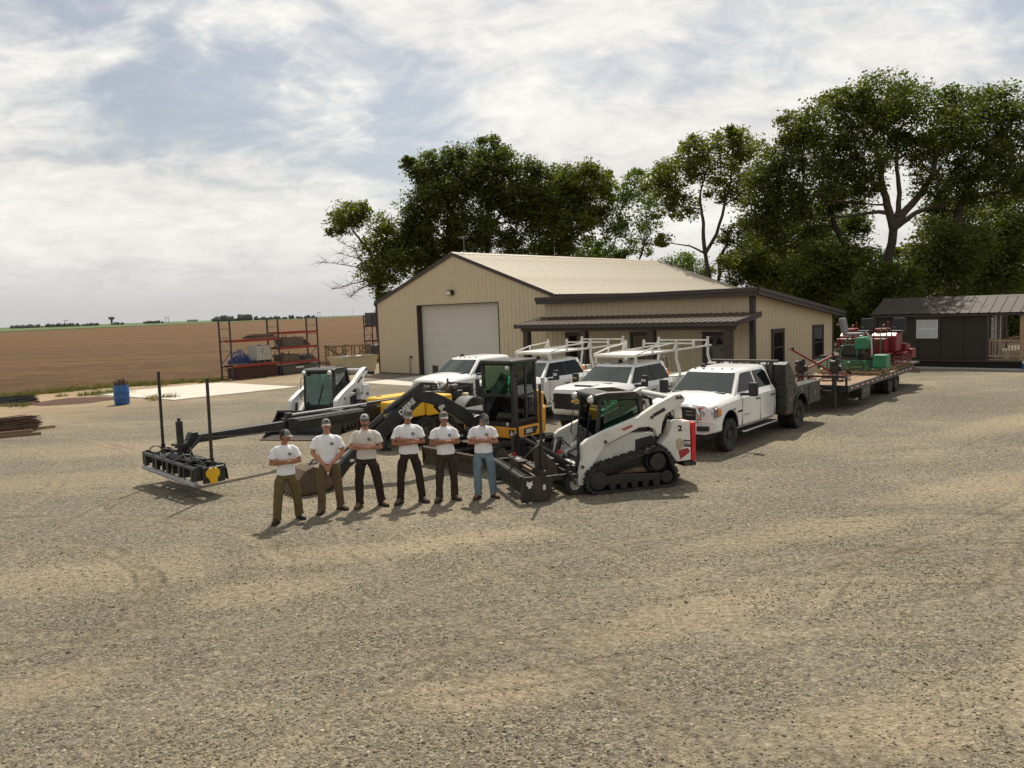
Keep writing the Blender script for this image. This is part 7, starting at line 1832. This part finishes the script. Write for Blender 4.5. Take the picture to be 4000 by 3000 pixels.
def hand(g, w, d, palm_n, side, curl=.5, s=1.0):
    """palm with four fingers and a thumb; w wrist, d direction, palm_n palm normal"""
    w, d, n = Vector(w), Vector(d).normalized(), Vector(palm_n).normalized()
    a = d.cross(n).normalized() * side
    n = a.cross(d).normalized() * side if False else n
    pe = w + d * .085 * s
    g.loft([[tuple(w + a * .028 * math.cos(t) + n * .018 * math.sin(t)) for t in [2 * math.pi * i / 10 for i in range(10)]],
            [tuple(w + d * .045 * s + a * .040 * math.cos(t) + n * .017 * math.sin(t)) for t in [2 * math.pi * i / 10 for i in range(10)]],
            [tuple(pe + a * .040 * math.cos(t) + n * .014 * math.sin(t)) for t in [2 * math.pi * i / 10 for i in range(10)]]])
    for i, L in enumerate((.070, .080, .075, .058)):
        b = pe - d * .01 + a * (.029 - i * .0195)
        k1 = b + (d * (1 - curl * .25) + n * curl * .35).normalized() * L * .5 * s
        k2 = k1 + (d * (1 - curl * .6) + n * curl).normalized() * L * .34 * s
        k3 = k2 + (d * (1 - curl) + n * curl * 1.2).normalized() * L * .28 * s
        g.tube([b, k1, k2, k3], [.0098, .0095, .0088, .007], 8)
    tb = w + d * .028 * s + a * .032
    t1 = tb + (a * .75 + d * .65 + n * .2).normalized() * .038 * s
    t2 = t1 + (a * .25 + d * .9 + n * .35).normalized() * .032 * s
    g.tube([tb - a * .012, tb, t1, t2], [.012, .0125, .011, .0085], 8)
m_skin = pm('tanned_skin', (.33, .145, .085), .5, var=.10, scale=14, spec=.4)
m_skin2 = pm('fair_skin', (.41, .195, .125), .5, var=.10, scale=14, spec=.4)
m_hair = pm('brown_hair', (.06, .035, .02), .8, var=.3, scale=40)
m_beard = pm('reddish_beard', (.16, .075, .04), .9, var=.4, scale=60)
m_eye = pm('eye_dark', (.02, .015, .012), .3)
m_lip = pm('lips', (.30, .12, .09), .5)
m_tee = pm('white_tee', (.78, .78, .80), .9, var=.04, bump=.2, bscale=25, spec=.15)
m_teeg = pm('oatmeal_tee', (.60, .56, .50), .9, var=.05, bump=.2, bscale=25, spec=.15)
m_print = pm('shirt_print', (.03, .03, .035), .8)
m_olive = pm('olive_trousers', (.135, .105, .045), .9, var=.15, bump=.35, bscale=22, spec=.15)
m_khaki = pm('khaki_trousers', (.13, .092, .050), .9, var=.15, bump=.35, bscale=22, spec=.15)
m_dkbr = pm('dark_brown_trousers', (.036, .026, .021), .9, var=.2, bump=.35, bscale=22, spec=.15)
m_dkbr2 = pm('brown_trousers', (.050, .038, .028), .9, var=.25, bump=.35, bscale=22, spec=.15)
m_jean = pm('faded_jeans', (.16, .225, .265), .9, var=.25, scale=7, bump=.35, bscale=22, spec=.15)
m_bootb = pm('black_boot', (.022, .018, .016), .5, var=.2)
m_boott = pm('tan_boot', (.17, .095, .045), .7, var=.25)
m_bootd = pm('dusty_boot', (.10, .072, .05), .8, var=.3)
m_sole = pm('boot_sole', (.03, .026, .022), .8)
m_capg = pm('grey_cap', (.165, .155, .145), .9, var=.15, scale=40)
m_capd = pm('dark_mesh_cap', (.025, .022, .022), .9, var=.2)
m_capl = pm('pale_cap', (.34, .335, .33), .9, var=.1, scale=40)
m_brim = pm('cap_brim', (.30, .28, .255), .9, var=.1)
def person(label, x, y, hgt, yaw=0, pose='crossed', head=(0, 0, 0), shirt=m_tee, pants=m_dkbr, boot=m_boott, cap=(m_capg, m_capg, m_brim), skin=m_skin, feet=((-.22, 0, -18), (.22, 0, 22)), lean=0., beard=None, wide=1.0, hem=.945, seed=0, leg=1.0):
    k = hgt / 1.80
    P = thing('person', label, 'person', (x, y, 0), rad(yaw), 'men standing in a row', k)
    rnd = random.Random(seed)
    W = wide
    hipz, shz = .95, 1.455
    # skeleton points: +x is the person's left, -y the front
    hips = Vector((lean, 0, hipz)); chest = Vector((lean * .3, 0, 1.28))
    sh = {s: Vector((s * .185 * W + lean * .2, .012, shz - .035)) for s in (1, -1)}
    legs = {}
    for s, (fx, fy, fa) in zip((-1, 1), feet):
        hp_ = hips + Vector((s * .102 * W, 0, -.03)); an = Vector((fx * .86, fy + .03, .10)); kn = hp_.lerp(an, .50) + Vector((s * .012, -.035, .02))
        legs[s] = (hp_, kn, an, rad(fa))
    if pose == 'crossed':
        el = {s: sh[s] + Vector((s * .085, -.035, -.265)) for s in (1, -1)}
        dz_ = rnd.uniform(-.03, .03); sw = rnd.uniform(-.02, .02)
        el[1].z += rnd.uniform(-.02, .02); el[-1].z += rnd.uniform(-.02, .02)
        wr_ = {-1: Vector((.105 + lean * .2, -.225, 1.205 + dz_ + sw)), 1: Vector((-.105 + lean * .2, -.185, 1.235 + dz_ - sw))}
        hd_ = {-1: (Vector((.9, .45, .25)), Vector((.1, .9, -.1))), 1: (Vector((-.9, .35, .10)), Vector((-.2, .9, 0)))}
    else:
        el = {s: sh[s] + Vector((s * .085, .0, -.275)) for s in (1, -1)}
        wr_ = {-1: Vector((-.050, -.185, .935)), 1: Vector((.062, -.200, .945))}
        hd_ = {-1: (Vector((.45, -.05, -.85)), Vector((.3, .9, .1))), 1: (Vector((-.50, -.12, -.80)), Vector((-.2, .9, .1)))}
    hc = Vector((lean * .2, -.012, 1.655)); R = Matrix.Rotation(rad(head[0]), 4, 'Z') @ Matrix.Rotation(rad(head[1]), 4, 'X') @ Matrix.Rotation(rad(head[2]), 4, 'Y')
    nk = Vector((lean * .2, .012, 1.53)); HM = Matrix.Translation(nk) @ R @ Matrix.Translation(-nk)
    # ---- body, one surface
    g = G()
    st = len(g.v)
    g.ell(hc + Vector((0, .012, .045)), (.077, .094, .082), 18, 12)
    g.loft([ering(hc + Vector((0, -.030, -.105)), .030, .034), ering(hc + Vector((0, -.022, -.085)), .052, .060), ering(hc + Vector((0, -.008, -.04)), .066, .080), ering(hc + Vector((0, .004, .02)), .074, .090), ering(hc + Vector((0, .008, .08)), .060, .075)])
    g.ell(hc + Vector((0, -.098, -.012)), (.014, .018, .026), 10, 8)
    g.ell(hc + Vector((0, -.088, .022)), (.045, .016, .012), 12, 6)
    for s in (1, -1): g.ell(hc + Vector((s * .078, .012, -.005)), (.012, .022, .034), 10, 8)
    g.move(HM, st)
    g.tube([(lean * .2, .025, 1.42), nk, tuple(HM @ (hc + Vector((0, .005, -.05))))], [.068, .060, .058], 14)
    g.loft([ering((lean, 0, .90), .125 * W, .085), ering((lean, 0, .97), .130 * W, .088), ering((lean * .7, 0, 1.10), .128 * W, .088), ering((lean * .4, 0, 1.28), .140 * W, .092), ering((lean * .2, .008, 1.37), .125 * W, .078), ering((lean * .2, .012, 1.46), .075, .060)])
    for s in (1, -1):
        e, w_ = el[s], wr_[s]
        g.tube([sh[s] + Vector((-s * .02, 0, -.035)), sh[s].lerp(e, .45), e, e.lerp(w_, .3), e.lerp(w_, .75), w_], [.036, .052 * W, .046, .050, .039, .030], 12)
        hand(g, w_, hd_[s][0], hd_[s][1], -s, .55 if pose == 'crossed' else .4, 1.0)
        hp_, kn, an, fa = legs[s]
        g.tube([hp_ + Vector((-s * .04, 0, -.03)), hp_.lerp(kn, .5), kn, kn.lerp(an, .4), an], [.050, .055, .045, .044, .034], 12)
    fuse('body', g, .0085, skin, P, 4)
    # ---- face details, hair, cap
    for s in (1, -1):
        e_ = G().ell(hc + Vector((s * .030, -.083, .006)), (.011, .006, .0065), 8, 6).move(HM); ob('eye', e_, m_eye, P)
        b_ = G().ell(hc + Vector((s * .031, -.090, .026)), (.018, .006, .004), 8, 4).move(HM); ob('eyebrow', b_, m_hair, P)
    ob('mouth', G().ell(hc + Vector((0, -.089, -.052)), (.022, .006, .006), 10, 6).move(HM), m_lip, P)
    hg = G().loft([ering(hc + Vector((0, .030, -.055)), .070, .072), ering(hc + Vector((0, .028, .0)), .081, .085), ering(hc + Vector((0, .024, .05)), .082, .088)])
    ob('hair', hg.move(HM), m_hair, P, smooth=60)
    if beard: ob('beard', G().loft([ering(hc + Vector((0, -.034, -.112)), .034, .038), ering(hc + Vector((0, -.026, -.088)), .057, .064), ering(hc + Vector((0, -.012, -.058)), .066, .076)]).move(HM), beard, P, smooth=60)
    back, front, brim = cap
    n = 20
    def dome(a0, a1, rx, ry, top, grow=1.0):
        gg = G(); rows = []
        for j in range(6):
            t = j / 5 * math.pi / 2
            rows.append([(rx * grow * math.cos(t) ** .75 * math.cos(a), .012 + ry * grow * math.cos(t) ** .75 * math.sin(a), .035 + top * math.sin(t)) for a in [a0 + (a1 - a0) * i / n for i in range(n + 1)]])
        for r_ in rows: gg.v += [tuple(hc + Vector(p)) for p in r_]
        for j in range(5):
            for i in range(n): gg.f.append((j * (n + 1) + i, j * (n + 1) + i + 1, (j + 1) * (n + 1) + i + 1, (j + 1) * (n + 1) + i))
        gg.m = [0] * len(gg.f); return gg
    cp = ob('cap', dome(0, 2 * math.pi, .088, .106, .105).move(HM), back, P, smooth=70)
    ob('cap_front', dome(rad(200), rad(340), .0885, .107, .106, 1.012).move(HM), front, cp, smooth=70)
    gb = G(); top_, bot = [], []
    for i in range(13):
        a = rad(205 + 130 * i / 12); c_, s_ = math.cos(a), math.sin(a)
        top_.append((.088 * c_, .012 + .108 * s_, .040)); bot.append((.098 * c_ * 1.0, .012 + .108 * s_ - .070 * math.sin(math.pi * i / 12) ** .6, .030 - .022 * abs(c_) - .010 * math.sin(math.pi * i / 12)))
    vs = [hc + Vector(p) for p in top_] + [hc + Vector(p) for p in bot] + [hc + Vector(p) + Vector((0, 0, -.006)) for p in bot] + [hc + Vector(p) + Vector((0, 0, -.006)) for p in top_]
    for r_ in range(4):
        for i in range(12): gb.f.append((r_ * 13 + i, r_ * 13 + i + 1, ((r_ + 1) % 4) * 13 + i + 1, ((r_ + 1) % 4) * 13 + i))
    gb.v = [tuple(v) for v in vs]; gb.m = [0] * len(gb.f)
    ob('cap_brim', gb.move(HM), brim, cp, smooth=50)
    ob('cap_patch', G().box(-.024, .024, -.004, .0, -.012, .016).move(HM @ Matrix.Translation(hc + Vector((.018, -.103, .092))) @ Matrix.Rotation(rad(18), 4, 'X')), m_print, cp)
    # ---- shirt
    g = G()
    g.loft([ering((lean, -.004, hem), .180 * W, .128, 20), ering((lean, -.004, hem + .08), .176 * W, .124, 20), ering((lean * .7, -.004, 1.10), .162 * W, .116, 20), ering((lean * .4, -.004, 1.26), .180 * W, .122, 20), ering((lean * .25, .004, 1.36), .190 * W, .118, 20), ering((lean * .2, .008, 1.425), .170 * W, .098, 20), ering((lean * .2, .014, 1.462), .120 * W, .080, 20), ering((lean * .2, .018, 1.495), .076, .066, 20)])
    for s in (1, -1):
        e = el[s]
        g.tube([sh[s] + Vector((-s * .10, 0, .02)), sh[s] + Vector((-s * .03, 0, .004)), sh[s] + Vector((s * .022, -.004, -.04)), sh[s].lerp(e, .42), sh[s].lerp(e, .70)], [.044, .053, .060 * W, .069 * W, .077 * W], 14)
    sh_o = fuse('shirt', g, .011, shirt, P, 3, .009, 10, seed)
    yy = -.128
    text_on('shirt_print', 'B', .062, m_print, sh_o, frame((.085, yy - .002, 1.335), (1, 0, 0), (0, 0, 1)), .003, 1.0, .002)
    text_on('shirt_print', 'C', .062, m_print, sh_o, frame((.118, yy + .002, 1.322), (1, .12, 0), (0, 0, 1)), .003, 1.0, .002)
    text_on('shirt_print', '&', .030, m_print, sh_o, frame((.102, yy - .001, 1.310), (1, 0, 0), (0, 0, 1)), .003, 1.0, .001)
    # ---- trousers
    g = G()
    g.loft([ering((lean, 0, .85), .172 * W, .120, 18), ering((lean, 0, .93), .170 * W, .118, 18), ering((lean, 0, .995), .164 * W, .114, 18)])
    for s in (1, -1):
        hp_, kn, an, fa = legs[s]
        hem_l = an + Vector((0, .0, -.035))
        g.tube([hp_ + Vector((-s * .022, 0, .02)), hp_ + Vector((-s * .008, 0, -.07)), hp_.lerp(kn, .35), hp_.lerp(kn, .7), kn, kn.lerp(an, .45), an.lerp(kn, .14), hem_l], [.085, .100 * leg, .103 * leg, .094 * leg, .086 * leg, .083 * leg, .080 * leg, .088 * leg], 14)
    tr_o = fuse('trousers', g, .011, pants, P, 3, .012, 9, seed + 5)
    # ---- boots
    for s in (1, -1):
        hp_, kn, an, fa = legs[s]
        d = Vector((math.sin(fa), -math.cos(fa), 0)); a = Vector((math.cos(fa), math.sin(fa), 0)); b0 = Vector((an.x, an.y, 0))
        g = G(); rings = []
        for t, wd, ht, z0 in ((-.085, .030, .075, .02), (-.06, .040, .13, .02), (.0, .043, .15, .02), (.06, .046, .105, .02), (.12, .050, .078, .02), (.175, .044, .060, .02), (.205, .024, .042, .022)):
            c0 = b0 + d * t
            rings.append([tuple(c0 + a * wd * math.cos(q) + Vector((0, 0, z0 + ht / 2 + ht / 2 * math.sin(q)))) for q in [2 * math.pi * i / 12 for i in range(12)]])
        g.loft(rings); g.tube([b0 + Vector((0, 0, .06)), b0 + Vector((0, 0, .18))], [.046, .050], 12)
        bo_ = fuse('boot', g, .010, boot, P, 2)
        sl = G().prism([(-.088, -.03), (-.08, -.042), (0, -.044), (.12, -.053), (.18, -.045), (.212, -.018), (.212, .018), (.18, .045), (.12, .053), (0, .044), (-.08, .042), (-.088, .03)], 'z', 0, .026)
        sl.v = [tuple(b0 + d * p[0] + a * p[1] + Vector((0, 0, p[2]))) for p in sl.v]
        ob('sole', sl, m_sole, bo_)
    return P
person('man at the left end in olive cargo trousers, head turned to his side', -4.15, 14.0, 1.70, 14, 'crossed', (62, 4, 0), m_tee, m_olive, m_bootb, (m_capd, m_capg, m_brim), m_skin, ((-.25, -.10, -22), (.23, .12, 30)), wide=.98, seed=1, leg=1.04, hem=.92)
person('man with hands clasped in front, khaki trousers and white tee', -3.52, 14.60, 1.79, 8, 'clasped', (4, -4, 0), m_tee, m_khaki, m_bootd, (m_capd, m_capg, m_brim), m_skin2, ((-.19, -.08, -15), (.20, .10, 48)), wide=1.06, seed=2, leg=0.95, hem=.94)
person('bearded man with folded arms in oatmeal coloured shirt', -2.84, 14.85, 1.82, -3, 'crossed', (-2, -8, 0), m_teeg, m_dkbr, m_boott, (m_capd, m_capl, m_capd), m_skin2, ((-.20, -.06, -12), (.26, .08, 50)), beard=m_beard, wide=1.08, seed=3, leg=0.98)
person('tallest man, arms folded, head tilted down, dark slim trousers', -2.05, 15.05, 1.88, 4, 'crossed', (8, 14, 4), m_tee, m_dkbr, m_bootd, (m_capd, m_capg, m_brim), m_skin, ((-.23, -.03, -25), (.24, .03, 40)), wide=1.02, seed=4, leg=0.87)
person('man with folded arms and dark brown trousers, fifth from left', -1.36, 15.15, 1.78, 10, 'crossed', (2, 0, 0), m_tee, m_dkbr2, m_bootd, (m_capg, m_capg, m_brim), m_skin, ((-.17, -.04, -28), (.19, .02, 32)), wide=1.0, seed=5, leg=0.92, lean=.02)
person('man in light blue jeans with bowed head and folded arms', -.61, 15.25, 1.75, -5, 'crossed', (30, 38, 0), m_tee, m_jean, m_boott, (m_capd, m_capg, m_capg), m_skin2, ((-.16, -.02, -20), (.20, .04, 38)), wide=1.05, seed=6, leg=0.98)
